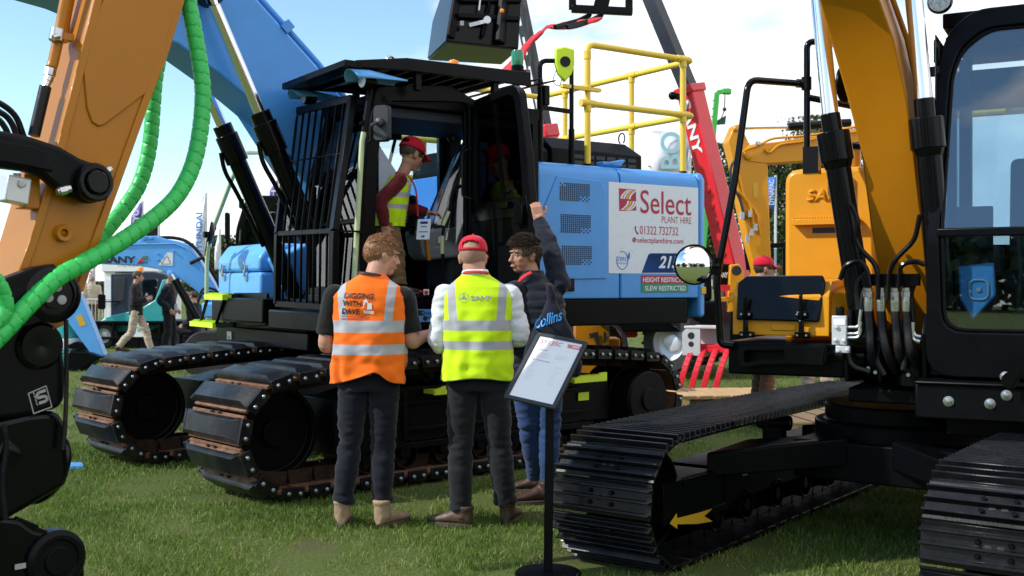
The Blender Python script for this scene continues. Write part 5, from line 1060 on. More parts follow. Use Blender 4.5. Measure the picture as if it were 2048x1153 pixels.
def remeshed(name, b, voxel, m, parent, smooth=3, disp=None):
    me = bpy.data.meshes.new(name); me.from_pydata([tuple(v) for v in b.v], [], b.f); o = bpy.data.objects.new(name, me); COL.objects.link(o)
    md = o.modifiers.new('r', 'REMESH'); md.mode = 'VOXEL'; md.voxel_size = voxel; md.use_smooth_shade = True
    if smooth: s = o.modifiers.new('s', 'SMOOTH'); s.iterations = smooth; s.factor = .5
    dg = bpy.context.evaluated_depsgraph_get(); m2 = bpy.data.meshes.new_from_object(o.evaluated_get(dg)); bpy.data.objects.remove(o); bpy.data.meshes.remove(me)
    if disp:
        nv = len(m2.vertices); co = np.empty(nv * 3, np.float32); m2.vertices.foreach_get('co', co); no = np.empty(nv * 3, np.float32); m2.vertex_normals.foreach_get('vector', no)
        co = co.reshape(-1, 3); no = no.reshape(-1, 3); d = np.array([disp(Vector(c.tolist()), Vector(n.tolist())) for c, n in zip(co, no)], np.float32); co += no * d[:, None]; m2.vertices.foreach_set('co', co.reshape(-1))
    m2.materials.clear(); [m2.materials.append(x) for x in (m if isinstance(m, list) else [m])]
    m2.polygons.foreach_set('use_smooth', [True] * len(m2.polygons)); m2.update(); m2.name = name
    o2 = bpy.data.objects.new(name, m2); COL.objects.link(o2); o2.parent = parent; return o2
def loft(b, rings, n=28, p=2.3, cap=True, m=0):
    """rings: (cx, cy, z, rx, ry) super-ellipses"""
    vs = []
    for cx, cy, z, rx, ry in rings:
        for k in range(n):
            a = 2 * math.pi * k / n; c, s = math.cos(a), math.sin(a)
            vs.append((cx + rx * abs(c) ** (2 / p) * (1 if c > 0 else -1), cy + ry * abs(s) ** (2 / p) * (1 if s > 0 else -1), z))
    fs = [(i * n + k, i * n + (k + 1) % n, (i + 1) * n + (k + 1) % n, (i + 1) * n + k) for i in range(len(rings) - 1) for k in range(n)]
    if cap: fs += [tuple(range(n))[::-1], tuple((len(rings) - 1) * n + k for k in range(n))]
    return b.add(vs, fs, m, True)
def ntube(b, pts, r, n=14, k=5):
    P = smooth_path(pts, k); m_ = len(pts) - 1; rs = []
    for i in range(len(P)):
        t = i / k; j = min(int(t), m_ - 1); rs.append(r[j] + (r[j + 1] - r[j]) * (t - j))
    b.tube(P, rs, n)
def hand(b, wrist, dirv, palm_n, s=1.0, curl=.5, thumb=1):
    """palm with five separate bent fingers; dirv along the hand, palm_n out of the palm, thumb side +-1"""
    d = Vector(dirv).normalized(); pn = (Vector(palm_n) - d * Vector(palm_n).dot(d)).normalized(); sd = d.cross(pn) * thumb; w_ = Vector(wrist)
    M3 = Matrix((sd, pn, d)).transposed(); b.box(w_ + d * .05 * s, (.078 * s, .026 * s, .095 * s), M3)
    b.tube([w_ - d * .02, w_ + d * .03 * s], [.027 * s, .028 * s], 10)
    for i, (off, ln) in enumerate(((.030, .072), (.010, .080), (-.010, .075), (-.030, .058))):
        p = w_ + d * .094 * s + sd * off * s; pts = [p - d * .02]; a = 0; cur = p
        for j, f in enumerate((.45, .32, .23)):
            pts.append(cur.copy()); a += curl * (.5 if j == 0 else .75); dd = d * math.cos(a) + pn * math.sin(a); cur = cur + dd * ln * f * s
        pts.append(cur); b.tube(pts, [.0095 * s, .0092 * s, .0086 * s, .008 * s, .0066 * s], 8)
    p = w_ + d * .03 * s + sd * .036 * s; dd = (sd * .8 + d * .75 + pn * .35).normalized(); d2 = (d * .9 + pn * .5 + sd * .1).normalized()
    b.tube([p - sd * .015, p + dd * .030 * s, p + dd * .045 * s + d2 * .022 * s, p + dd * .048 * s + d2 * .045 * s], [.013 * s, .0115 * s, .010 * s, .008 * s], 8)
def head_shapes(b, c, Rm, s=1.0, ears=True, jaw=1.0):
    """c = centre of the skull; local axes: +Y to the face, X to the person's right"""
    def P(x, y, z): return c + Rm @ Vector((x * s, y * s, z * s))
    def ell(p, r, n=16):
        t = MB(); t.sphere((0, 0, 0), 1, n); b.add([P(p[0] + v[0] * r[0], p[1] + v[1] * r[1], p[2] + v[2] * r[2]) for v in t.v], t.f, 0, True)
    ell((0, -.012, .025), (.075, .094, .088)); ell((0, .028, -.03), (.062, .066, .075)); ell((0, .045, -.085), (.040 * jaw, .042, .030)); ell((0, .0, -.06), (.058 * jaw, .07, .05))
    b.tube([P(0, .088, .012), P(0, .102, -.012), P(0, .112, -.030), P(0, .094, -.040)], [.009 * s, .0105 * s, .015 * s, .010 * s], 8)
    for x in (-1, 1):
        ell((x * .030, .084, .026), (.022, .012, .008), 10); ell((x * .042, .060, -.018), (.02, .018, .018), 10); ell((x * .011, .098, -.034), (.008, .010, .007), 8)
        if ears: ell((x * .077, -.008, -.010), (.010, .022, .032), 12); ell((x * .083, -.014, .004), (.008, .018, .018), 10)
    ell((0, .090, -.060), (.024, .010, .008), 10); ell((0, .086, -.071), (.021, .010, .007), 10)
    return P
def face_marks(o, P, beard=False):
    """eyes and lips joined into the body mesh as islands of other materials"""
    b = MB(); 
    for x in (-1, 1):
        t = MB(); t.sphere((0, 0, 0), 1, 10); b.add([P(x * .031 + v[0] * .0115, .0825 + v[1] * .008, .006 + v[2] * .0048) for v in t.v], t.f, 1, True); b.add([P(x * .031 + v[0] * .0056, .0885 + v[1] * .004, .006 + v[2] * .0046) for v in t.v], t.f, 2, True)
    t = MB(); t.sphere((0, 0, 0), 1, 12); b.add([P(v[0] * .025, .0965 + v[1] * .006, -.0655 + v[2] * .0075) for v in t.v], t.f, 3, True)
    me = o.data; nb = len(me.vertices); import bmesh
    bm = bmesh.new(); bm.from_mesh(me); vv = [bm.verts.new(v) for v in b.v]
    for f, m_ in zip(b.f, b.m):
        try: nf = bm.faces.new([vv[i] for i in f]); nf.material_index = m_; nf.smooth = True
        except ValueError: pass
    bm.to_mesh(me); bm.free()
def hair_mesh(c, Rm, s, m, parent, seed=1, front=.035, side=.02, nape=-.06, lift=.006, tuft=.022, n=420, brow=True, top=.03):
    rg = random.Random(seed); b = MB(); NA, NB = 40, 22; vs = []; fs = []
    def surf(th, ph, k=1.0): return Vector((.077 * math.sin(ph) * math.cos(th), -.012 + .096 * math.sin(ph) * math.sin(th), .025 + .090 * math.cos(ph))) * k
    def cover(v):
        lim = front if v.y > .05 else (side if v.y > -.02 else side + (nape - side) * min(1, (-.02 - v.y) / .05)); return v.z > lim
    idx = {}
    for i in range(NB + 1):
        for j in range(NA):
            v = surf(2 * math.pi * j / NA, math.pi * .82 * i / NB); k = 1.05 + lift * 4 * max(0, v.z) + .03 * mnoise.noise(v * 60 + Vector((seed, 0, 0))); idx[i, j] = len(vs); vs.append(c + Rm @ (v * k * s))
    for i in range(NB):
        for j in range(NA):
            v = surf(2 * math.pi * (j + .5) / NA, math.pi * .82 * (i + .5) / NB)
            if cover(v): fs.append((idx[i, j], idx[i + 1, j], idx[i + 1, (j + 1) % NA], idx[i, (j + 1) % NA]))
    b.add(vs, fs, 0, True)
    k = 0
    while k < n:
        th = rg.uniform(0, 2 * math.pi); ph = math.acos(1 - rg.random() * 1.75); v = surf(th, min(ph, 2.6))
        if not cover(v): continue
        k += 1; nrm = Vector((v.x, v.y + .012, v.z - .025)).normalized(); ln = tuft * rg.uniform(.6, 1.5) * (1.5 if v.z > .06 else .7)
        tg = Vector((rg.uniform(-.6, .6), .55 if v.z > .05 else -.1, -.4 if v.z < .06 else .1)); d = (nrm * (.45 if v.z > .05 else .15) + tg * .8).normalized(); d2 = (d + Vector((rg.uniform(-.5, .5), rg.uniform(-.3, .3), -.5))).normalized()
        p0 = v * 1.02; p1 = p0 + d * ln * .6; p2 = p1 + d2 * ln * .5; r0 = .0034
        b.tube([c + Rm @ (q * s) for q in (p0, p1, p2)], [r0 * s, r0 * .75 * s, .0006], 4)
    if brow:
        for x in (-1, 1): b.tube([c + Rm @ (Vector(q) * s) for q in ((x * .012, .099, .020), (x * .030, .098, .027), (x * .050, .082, .022))], [.004 * s, .0045 * s, .002 * s], 6)
    return b.build('hair', m, parent)
def cap_mesh(c, Rm, s, m, parent, opening=True):
    b = MB(); NA, NB = 48, 14; vs = []; fs = []
    def pt(i, j): th = 2 * math.pi * j / NA; ph = math.pi * .5 * i / NB; return Vector((.086 * math.sin(ph) ** .85 * math.cos(th), -.010 + .106 * math.sin(ph) ** .85 * math.sin(th), .035 + .098 * math.cos(ph) ** .8))
    for off in (1.0, .965):
        b0 = len(vs)
        for i in range(NB + 1):
            for j in range(NA): vs.append(c + Rm @ (pt(i, j) * off * s))
        for i in range(NB):
            for j in range(NA):
                a = (j + .5) / NA * 360; da = abs((a - 270 + 180) % 360 - 180); zz = i / NB
                if opening and da < 38 and .58 + .16 * (da / 38) ** 2 < zz < .86: continue
                q = [b0 + i * NA + j, b0 + (i + 1) * NA + j, b0 + (i + 1) * NA + (j + 1) % NA, b0 + i * NA + (j + 1) % NA]; fs.append(q)
    b.add(vs, fs, 0, True); NP = 16; vs = []
    for k in range(3):
        for i in range(NP + 1):
            t = math.pi * (i / NP); fx_ = math.cos(t); yy = .085 + (0, .045, .075)[k] * math.sin(t) ** .7; vs.append(c + Rm @ (Vector((.078 * fx_, -.0 + .035 * 0 + yy + .02 * (math.sin(t) - 1) * (k == 0) * 1, .040 - (0, .006, .022)[k] * 1 - .012 * abs(fx_) * 1)) * s))
    fs = [(k * (NP + 1) + i, k * (NP + 1) + i + 1, (k + 1) * (NP + 1) + i + 1, (k + 1) * (NP + 1) + i) for k in range(2) for i in range(NP)]
    b.add(vs, fs, 0, True); b.sphere(c + Rm @ Vector((0, -.01, .135)) * s, .008 * s, 8)
    o = b.build('cap', m, parent); so = o.modifiers.new('thick', 'SOLIDIFY'); so.thickness = .003; return o
def boot(parent, name, heel, toe_dir, m, s=1.0, hgt=.15):
    h = Vector(heel); d = Vector((toe_dir[0], toe_dir[1], 0)).normalized(); sd = Vector((d.y, -d.x, 0)); b = MB()
    def P(a, w_, z): return h + d * (a * s) + sd * (w_ * s) + Vector((0, 0, z * s))
    rings = [(-.038, .028, .018, .10), (-.02, .036, .016, .12), (.02, .042, .016, .125), (.06, .042, .016, .115), (.10, .044, .016, .092), (.15, .048, .016, .074), (.20, .046, .016, .062), (.235, .034, .018, .052), (.252, .016, .022, .042)]
    n = 14; vs = []
    for a, w_, z0, z1 in rings:
        for k in range(n):
            t = 2 * math.pi * k / n; cz = (z0 + z1) / 2; vs.append(P(a, w_ * math.cos(t), cz + (z1 - z0) / 2 * math.sin(t)))
    b.add(vs, [(i * n + k, i * n + (k + 1) % n, (i + 1) * n + (k + 1) % n, (i + 1) * n + k) for i in range(len(rings) - 1) for k in range(n)] + [tuple(range(n))[::-1], tuple((len(rings) - 1) * n + k for k in range(n))], 0, True)
    b.tube([P(.01, 0, .06), P(.005, 0, .10), P(0, 0, hgt)], [.050 * s, .048 * s, .049 * s], 16); b.tube([P(0, 0, hgt - .02), P(0, 0, hgt)], [.053 * s, .053 * s], 16)
    o = remeshed(name, b, .008, m, parent, 2, lambda p, n_: .0015 * mnoise.noise(p * 70))
    so = MB(); N = 20; out = []
    for k in range(N): t = 2 * math.pi * k / N; out.append((.105 + .152 * math.cos(t), .049 * math.sin(t) * (1 - .12 * math.cos(2 * t))))
    so.prism(out, lambda a, w_: P(a, w_, 0.0), lambda a, w_: P(a, w_, .026)); so.build('sole', M['boot_sole'], o, bev=.004); return o
def fold(p, amp=.006, f=(9, 9, 26), seed=0): return amp * (mnoise.noise(Vector((p.x * f[0] + seed, p.y * f[1], p.z * f[2]))) + .5 * mnoise.noise(Vector((p.x * f[0] * 2.1, p.y * f[1] * 2.1 + seed, p.z * f[2] * 2.1))))
def trousers(parent, hips, knees, ankles, m, s=1.0, waist=(0, 0, 1.0), r=(.098, .072, .062, .060), name='trousers', voxel=.012, wr=.17, wd=.118, seed=0, gather=True):
    b = MB(); w_ = Vector(waist); loft(b, [(w_.x, w_.y, w_.z - .14 * s, wr * s * 1.0, wd * s * 1.08), (w_.x, w_.y, w_.z - .05 * s, wr * s, wd * s * 1.02), (w_.x, w_.y, w_.z + .03 * s, wr * s * .92, wd * s * .92)])
    for h, k, a in zip(hips, knees, ankles):
        h, k, a = Vector(h), Vector(k), Vector(a); cz = (k - a) * .55 + a + Vector((0, -.012, 0))
        ntube(b, [h + Vector((0, 0, .07 * s)), h, h.lerp(k, .5), k, cz, a.lerp(k, .2), a], [r[0] * s * .95, r[0] * s, r[0] * s * .9, r[1] * s, r[1] * s * .98, r[2] * s, r[3] * s * 1.05], 18)
    zk = knees[0][2]; za = ankles[0][2]
    def dsp(p, n):
        g = .0045 + .008 * math.exp(-((p.z - zk) / (.10 * s)) ** 2) + (.008 * math.exp(-((p.z - za) / (.09 * s)) ** 2) if gather else 0) + .004 * math.exp(-((p.z - (zk + .36 * s)) / (.06 * s)) ** 2)
        return fold(p, g * 1.25, (8, 8, 27), seed) + .0012 * math.sin(p.z * 38 + 9 * mnoise.noise(p * 8)) * min(1, g / .008)
    return remeshed(name, b, voxel * .85, m, parent, 2, dsp)
def vest_mesh(parent, rings, m, hem=lambda a: 0.0, amp=.006, seed=0, name='vest', n=120, rows=90, trim=None):
    """open sleeveless shell, rings (cx, cy, z, rx, ry) from hem to neck"""
    vs = []; zs = [r[2] for r in rings]; K = len(rings) - 1
    for i in range(rows + 1):
        t = i / rows * K; j = min(int(t), K - 1); f = t - j; f = f * f * (3 - 2 * f) * .35 + f * .65; A_, B_ = rings[j], rings[j + 1]; cx, cy, z, rx, ry = [A_[q] + (B_[q] - A_[q]) * f for q in range(5)]
        for k in range(n):
            a = 2 * math.pi * k / n; c, s_ = math.cos(a), math.sin(a); p = 2.35
            x = cx + rx * abs(c) ** (2 / p) * (1 if c > 0 else -1); y = cy + ry * abs(s_) ** (2 / p) * (1 if s_ > 0 else -1)
            low = max(0, 1 - i / rows / .55); zz = z + hem(a) * low ** 1.5
            q = Vector((x, y, zz)); g = amp * (.5 + 1.2 * low); w_ = fold(q, g, (7, 7, 5), seed) + .5 * g * mnoise.noise(Vector((x * 16 + seed, y * 16, zz * 22))) + g * .45 * low * math.sin(a * 9 + 2 * math.sin(a * 2 + seed))
            d = Vector((c, s_, 0)); vs.append(q + d * w_)
    fs = [(i * n + k, i * n + (k + 1) % n, (i + 1) * n + (k + 1) % n, (i + 1) * n + k) for i in range(rows) for k in range(n)]
    b = MB(); b.add(vs, fs, 0, True); o = b.build(name, m, parent, recalc=True, ang=60); so = o.modifiers.new('thick', 'SOLIDIFY'); so.thickness = .004
    if trim:
        tb = MB(); tb.tube([vs[k] for k in range(n)], .0035, 6, closed=True); tb.build('hem_binding', trim, o)
    return o
def cling(o, target, y_from=-1.0, off=.004):
    """press flat lettering onto a garment, from behind it"""
    from mathutils.bvhtree import BVHTree
    import bmesh
    t = BVHTree.FromPolygons([v.co[:] for v in target.data.vertices], [p.vertices[:] for p in target.data.polygons])
    bm = bmesh.new(); bm.from_mesh(o.data); bmesh.ops.triangulate(bm, faces=bm.faces)
    for _ in range(2): bmesh.ops.subdivide_edges(bm, edges=[e for e in bm.edges if e.calc_length() > .012], cuts=1, use_grid_fill=False)
    bmesh.ops.triangulate(bm, faces=bm.faces)
    for v in bm.verts:
        h = t.ray_cast(Vector((v.co.x, y_from, v.co.z)), Vector((0, 1, 0)))
        if h[0]: v.co = h[0] + Vector((0, -off, 0))
    bm.to_mesh(o.data); bm.free()
def lanyard(parent, pts, m, w_=.016, name='lanyard'):
    b = MB(); b.tube(smooth_path(pts, 6), w_ / 2, 8, flat=.35); return b.build(name, m, parent)
def sleeve(b, sh, el, wr, r=(.075, .068, .058, .05), n=14): ntube(b, [Vector((sh[0] * .55, sh[1], sh[2] + .028)), Vector((sh[0] * .82, sh[1], sh[2] + .018)), sh, Vector(sh).lerp(Vector(el), .5), el, Vector(el).lerp(Vector(wr), .5), wr], [r[0] * .6, r[0] * .85, r[0], (r[0] + r[1]) / 2 * .97, r[1], (r[1] + r[2]) / 2, r[3]], n)
def headR(yaw, pitch=0, roll=0): return Matrix.Rotation(R(yaw), 3, 'Z') @ Matrix.Rotation(R(pitch), 3, 'X') @ Matrix.Rotation(R(roll), 3, 'Y')
def at(px, Z): return ((px - CX) / F * Z, Z, 0)

# ---- man in the orange vest
pm = thing('person', 'sandy haired man in an orange hi-vis vest, dark jeans and tan boots', 'person', at(737, 6.82), 0)
HC = Vector((.075, .05, 1.682)); HR = headR(-62, -6, 4)
b = MB(); P = head_shapes(b, HC, HR, 1.06); b.tube([(.02, -.0, 1.46), (.035, .0, 1.54), (.065, .03, 1.64)], [.075, .064, .066], 16)
loft(b, [(0, 0, .95, .14, .10), (0, 0, 1.2, .15, .10), (0, 0, 1.42, .16, .10), (.01, 0, 1.5, .10, .08)])
LS, LE, LW = (-.215, -.01, 1.425), (-.262, -.02, 1.13), (-.16, .23, 1.12); RS, RE, RW = (.225, .0, 1.415), (.265, .02, 1.15), (.36, .19, 1.185)
for S_, E_, W_ in ((LS, LE, LW), (RS, RE, RW)): ntube(b, [S_, Vector(S_).lerp(Vector(E_), .5), E_, Vector(E_).lerp(Vector(W_), .35), W_], [.055, .052, .046, .047, .031])
for hp, kp, ap in (((-.095, 0, .93), (-.115, .01, .51), (-.158, -.01, .11)), ((.098, 0, .93), (.088, .02, .51), (.085, .0, .11))): ntube(b, [hp, kp, ap], [.06, .045, .035])
hand(b, LW, (.45, .85, .05), (.8, -.4, .1), 1.0, .6, 1); hand(b, RW, (.55, .80, .12), (-.8, .4, .2), 1.0, .7, -1)
body = remeshed('body', b, .0065, [M['skin'], M['eye_white'], M['iris'], M['lip']], pm, 2); face_marks(body, P)
hair_mesh(HC, HR, 1.06, M['hair_sandy'], pm, 3, front=.052, side=.012, nape=-.075, lift=.012, tuft=.013, n=1700)
b = MB(); loft(b, [(0, 0, .93, .175, .12), (0, 0, 1.15, .185, .125), (0, 0, 1.38, .205, .12), (0, 0, 1.47, .15, .10), (.02, 0, 1.535, .085, .075), (.022, 0, 1.555, .075, .07)])
for S_, E_ in ((LS, LE), (RS, RE)): S_, E_ = Vector(S_), Vector(E_); ntube(b, [Vector((S_.x * .55, S_.y, S_.z + .028)), Vector((S_.x * .84, S_.y, S_.z + .015)), S_, S_.lerp(E_, .45), S_.lerp(E_, .80)], [.045, .06, .070, .070, .072])
remeshed('t_shirt', b, .009, M['tee_black'], pm, 2, lambda p, n: fold(p, .006, (10, 10, 14)))
trousers(pm, [(-.095, 0, .90), (.098, 0, .90)], [(-.115, .01, .51), (.088, .02, .51)], [(-.158, -.01, .15), (.085, .0, .15)], M['jeans_navy'], 1.0, (.005, 0, .99), r=(.098, .074, .066, .064), seed=2)
boot(pm, 'boot', (-.16, -.02, 0), (-.05, 1), M['boot_tan'], 1.06, .165); boot(pm, 'boot', (.085, -.03, 0), (.55, .85), M['boot_tan'], 1.06, .165)
vm = vest_mat('orange_hi_vis_fabric', (.92, .165, .008), 1.245, .036, 1.105, .031, .132, .10, .026)
def hem_o(a): return -.045 * max(0, abs(math.cos(a)) - .2) + (.045 * math.exp(-((((math.degrees(a) - 283 + 180) % 360) - 180) / 17) ** 2))
vo = vest_mesh(pm, [(-.005, -.005, .925, .225, .165), (-.005, -.005, 1.05, .225, .160), (0, -.005, 1.2, .228, .152), (0, -.005, 1.34, .238, .142), (.0, -.005, 1.425, .240, .128), (.008, -.002, 1.485, .195, .112), (.015, .0, 1.530, .125, .092), (.02, .0, 1.562, .080, .078), (.022, .0, 1.57, .077, .075)], vm, hem_o, .014, 5)
tt = [('DIGGING', -.135, 1.420, .185, .034, .03), ('WITH', -.140, 1.372, .118, .034, .03), ('DAVE', -.146, 1.324, .112, .034, .03)]
for tx, x, z, w_, h_, bo_ in tt:
    o = text('lettering', tx, (x, -.3, z), (1, 0, -.045), (.02, 0, 1), w_, h_, M['blackprint'], pm, 0, .1, bo_); cling(o, vo); o.parent = vo
o = text('lettering', 'TRAINING VIDEOS FOR OPERATORS', (-.152, -.3, 1.306), (1, 0, -.045), (0, 0, 1), .178, .007, M['blackprint'], pm, 0); cling(o, vo); o.parent = vo
b = MB(); 
for x in np.linspace(-.155, .02, 12)[:-1]: b.quad((x, -.3, 1.292), (x + .016, -.3, 1.291), (x + .016, -.3, 1.295), (x, -.3, 1.296))
o = b.build('vest_underline', M['crimson'], pm); cling(o, vo); o.parent = vo
b = MB()
for q in ([(-.015, 1.375), (-.008, 1.405), (.006, 1.412), (.018, 1.39), (.010, 1.388), (.0, 1.398), (-.006, 1.375)], [(.012, 1.39), (.036, 1.388), (.040, 1.35), (.010, 1.35)], [(-.01, 1.325), (.05, 1.322), (.054, 1.34), (-.012, 1.344)], [(-.022, 1.36), (-.008, 1.374), (-.012, 1.36)]): b.add([(x, -.3, z) for x, z in q], [tuple(range(len(q)))])
o = b.build('digger_emblem', M['flagwhite'], pm); cling(o, vo, -1, .0045); o.parent = vo
lanyard(pm, [(-.06, -.02, 1.578), (-.03, -.075, 1.575), (.03, -.082, 1.567), (.085, -.05, 1.555), (.10, .02, 1.54)], M['blackprint'], .020)
b = MB(); b.box((.0, -.145, .965), (.07, .02, .03)); b.build('belt_tab', M['boot_tan'], pm, bev=.006)

# ---- man in the yellow vest and red cap
ym = thing('person', 'man in a yellow hi-vis vest, white shirt and red cap, seen from behind', 'person', at(955, 6.82), 0)
HC = Vector((-.028, .03, 1.668)); HR = headR(-8, -4, 0)
b = MB(); P = head_shapes(b, HC, HR, 1.04); b.tube([(-.01, 0, 1.46), (-.015, .0, 1.54), (-.025, .01, 1.63)], [.08, .070, .070], 16)
loft(b, [(0, 0, .95, .14, .10), (0, 0, 1.42, .16, .10), (0, 0, 1.5, .10, .08)])
LS, LE, LW = (-.205, .0, 1.425), (-.245, .0, 1.15), (-.15, .20, 1.10); RS, RE, RW = (.205, .0, 1.43), (.262, .0, 1.185), (.15, .22, 1.14)
for S_, E_, W_ in ((LS, LE, LW), (RS, RE, RW)): ntube(b, [Vector(S_).lerp(Vector(E_), .1), E_, W_], [.040, .036, .028])
for hp, kp, ap in (((-.095, 0, .93), (-.105, .01, .51), (-.105, -.01, .11)), ((.098, 0, .93), (.135, .02, .52), (.175, .02, .13))): ntube(b, [hp, kp, ap], [.06, .045, .035])
hand(b, LW, (.5, .8, .1), (.8, -.4, .1), 1.0, .6, 1); hand(b, RW, (-.45, .85, .1), (-.8, .4, .2), 1.0, .6, -1)
body = remeshed('body', b, .0065, [M['skin'], M['eye_white'], M['iris'], M['lip']], ym, 2); face_marks(body, P)
M['stubble'] = mat('shaved_hair', (.34, .20, .145), .7, var=.15, vscale=60)
hair_mesh(HC, HR, 1.04, M['stubble'], ym, 5, front=.06, side=.03, nape=-.05, lift=.0, tuft=.006, n=60)
cap_mesh(HC, HR, 1.05, M['cap_red'], ym)
b = MB(); loft(b, [(0, 0, .93, .175, .12), (0, 0, 1.38, .195, .12), (0, 0, 1.475, .15, .10), (-.01, 0, 1.53, .095, .082), (-.012, 0, 1.575, .082, .078), (-.012, 0, 1.592, .080, .077)])
for a in ((LS, LE, LW), (RS, RE, RW)): sleeve(b, *a, r=(.070, .062, .055, .047))
remeshed('shirt', b, .009, M['shirt_white'], ym, 2, lambda p, n: fold(p, .009, (11, 11, 22), 4))
trousers(ym, [(-.095, 0, .90), (.098, 0, .90)], [(-.105, .01, .51), (.135, .02, .52)], [(-.105, -.01, .105), (.175, .02, .135)], M['jeans_black'], 1.0, (0, 0, .99), r=(.101, .078, .070, .066), seed=9, wr=.178)
boot(ym, 'boot', (-.075, -.03, 0), (-.86, .45), M['boot_brown'], 1.06, .13); boot(ym, 'boot', (.185, .06, 0), (.25, 1), M['boot_brown'], 1.05, .14)
vm = vest_mat('yellow_hi_vis_fabric', (.56, .84, .008), 1.252, .031, 1.130, .027, .142, .08, .026)
vo = vest_mesh(ym, [(0, -.005, .925, .222, .160), (0, -.005, 1.05, .218, .155), (0, -.005, 1.2, .216, .150), (0, -.005, 1.34, .222, .140), (0, -.005, 1.425, .226, .126), (0, -.002, 1.485, .19, .112), (-.006, 0, 1.525, .135, .095), (-.01, 0, 1.556, .092, .083), (-.012, 0, 1.562, .089, .081)], vm, lambda a: -.006 + .010 * math.sin(a * 3), .011, 17, trim=M['blackprint'])
o = text('lettering', 'SANY', (-.038, -.3, 1.405), (1, 0, .0), (0, 0, 1), .138, .030, M['greyprint'], ym, 0, 0, .03); cling(o, vo); o.parent = vo
b = MB(); cxx, czz = -.082, 1.424
for k in range(24):
    t0, t1 = 2 * math.pi * k / 24, 2 * math.pi * (k + 1) / 24; b.quad((cxx + .027 * math.cos(t0), -.3, czz + .027 * math.sin(t0)), (cxx + .030 * math.cos(t0), -.3, czz + .030 * math.sin(t0)), (cxx + .030 * math.cos(t1), -.3, czz + .030 * math.sin(t1)), (cxx + .027 * math.cos(t1), -.3, czz + .027 * math.sin(t1)))
for t in (90, 210, 330): c_, s_ = math.cos(R(t)), math.sin(R(t)); b.add([(cxx + .024 * c_, -.3, czz + .024 * s_), (cxx - .008 * s_, -.3, czz + .008 * c_), (cxx + .008 * s_, -.3, czz - .008 * c_)], [(0, 1, 2)])
o = b.build('vest_emblem', M['greyprint'], ym); cling(o, vo); o.parent = vo
lanyard(ym, [(-.092, .0, 1.57), (-.075, -.065, 1.578), (-.012, -.089, 1.582), (.055, -.063, 1.578), (.070, .0, 1.57)], M['redcloth'], .020)

# ---- man in navy reaching up to the door
nm = thing('person', 'dark haired man in a navy quilted gilet, reaching up to the open door', 'person', at(1075, 7.55), 0)
HC = Vector((-.085, .02, 1.705)); HR = headR(120, -4, -4)
b = MB(); P = head_shapes(b, HC, HR, 1.07); b.tube([(-.02, .02, 1.46), (-.04, .02, 1.55), (-.075, .03, 1.66)], [.075, .062, .062], 16)
loft(b, [(0, 0, .95, .13, .09), (0, 0, 1.38, .14, .085), (-.01, .01, 1.47, .08, .06)])
LS, LE, LW = (-.165, -.05, 1.44), (-.185, -.16, 1.16), (-.20, .07, 1.05); RS, RE, RW = (.150, .05, 1.50), (.105, .19, 1.72), (.022, .36, 1.965)
for S_, E_, W_ in ((LS, LE, LW), (RS, RE, RW)): ntube(b, [Vector(S_).lerp(Vector(E_), .12) * .97, E_, W_], [.04, .040, .030])
for hp, kp, ap in (((-.085, 0, .93), (-.06, .08, .52), (-.005, .30, .13)), ((.085, .02, .93), (.085, .02, .51), (.075, .03, .11))): ntube(b, [hp, kp, ap], [.055, .042, .035])
hand(b, LW, (-.1, .9, -.1), (.8, 0, .1), 1.0, .5, 1); hand(b, RW, (-.20, .18, .9), (-.15, .9, -.1), 1.05, .95, -1)
body = remeshed('body', b, .006, [M['skin_tan'], M['eye_white'], M['iris'], M['lip']], nm, 2); face_marks(body, P)
hair_mesh(HC, HR, 1.07, M['hair_brown'], nm, 8, front=.050, side=.0, nape=-.06, lift=.018, tuft=.024, n=1700)
b = MB(); loft(b, [(-.02, 0, .93, .16, .125), (-.01, 0, 1.15, .18, .13), (0, 0, 1.38, .185, .12), (0, .02, 1.475, .14, .10), (-.03, .02, 1.54, .085, .080)])
for a in ((LS, LE, LW), (RS, RE, RW)): sleeve(b, *a, r=(.082, .070, .058, .048))
remeshed('jumper', b, .009, M['navy_knit'], nm, 2, lambda p, n: fold(p, .009, (9, 9, 16), 7))
def quilt(p, n): return .0055 * abs(math.sin((p.z - .9) * math.pi / .062)) - .004 + fold(p, .004)
b = MB(); loft(b, [(-.015, .0, .88, .185, .145), (-.01, .0, 1.05, .195, .148), (0, .0, 1.25, .195, .142), (.005, .01, 1.38, .185, .132), (.0, .02, 1.475, .140, .108), (-.03, .02, 1.545, .092, .088), (-.04, .022, 1.60, .084, .084)])
remeshed('gilet', b, .008, M['quilt'], nm, 1, quilt)
trousers(nm, [(-.085, 0, .90), (.085, .02, .90)], [(-.06, .08, .52), (.085, .02, .51)], [(-.005, .30, .13), (.075, .03, .11)], M['jeans_blue'], 1.0, (0, 0, .98), r=(.098, .072, .060, .055), seed=12)
boot(nm, 'boot', (.06, .0, 0), (-.92, -.15), M['boot_dark'], 1.08, .14); boot(nm, 'boot', (.02, .40, 0), (-.95, .1), M['boot_dark'], 1.04, .14)
lanyard(nm, [(-.045, -.075, 1.585), (-.09, -.085, 1.56), (-.13, -.06, 1.52), (-.165, .03, 1.44), (-.17, .12, 1.36)], M['redcloth'], .026)

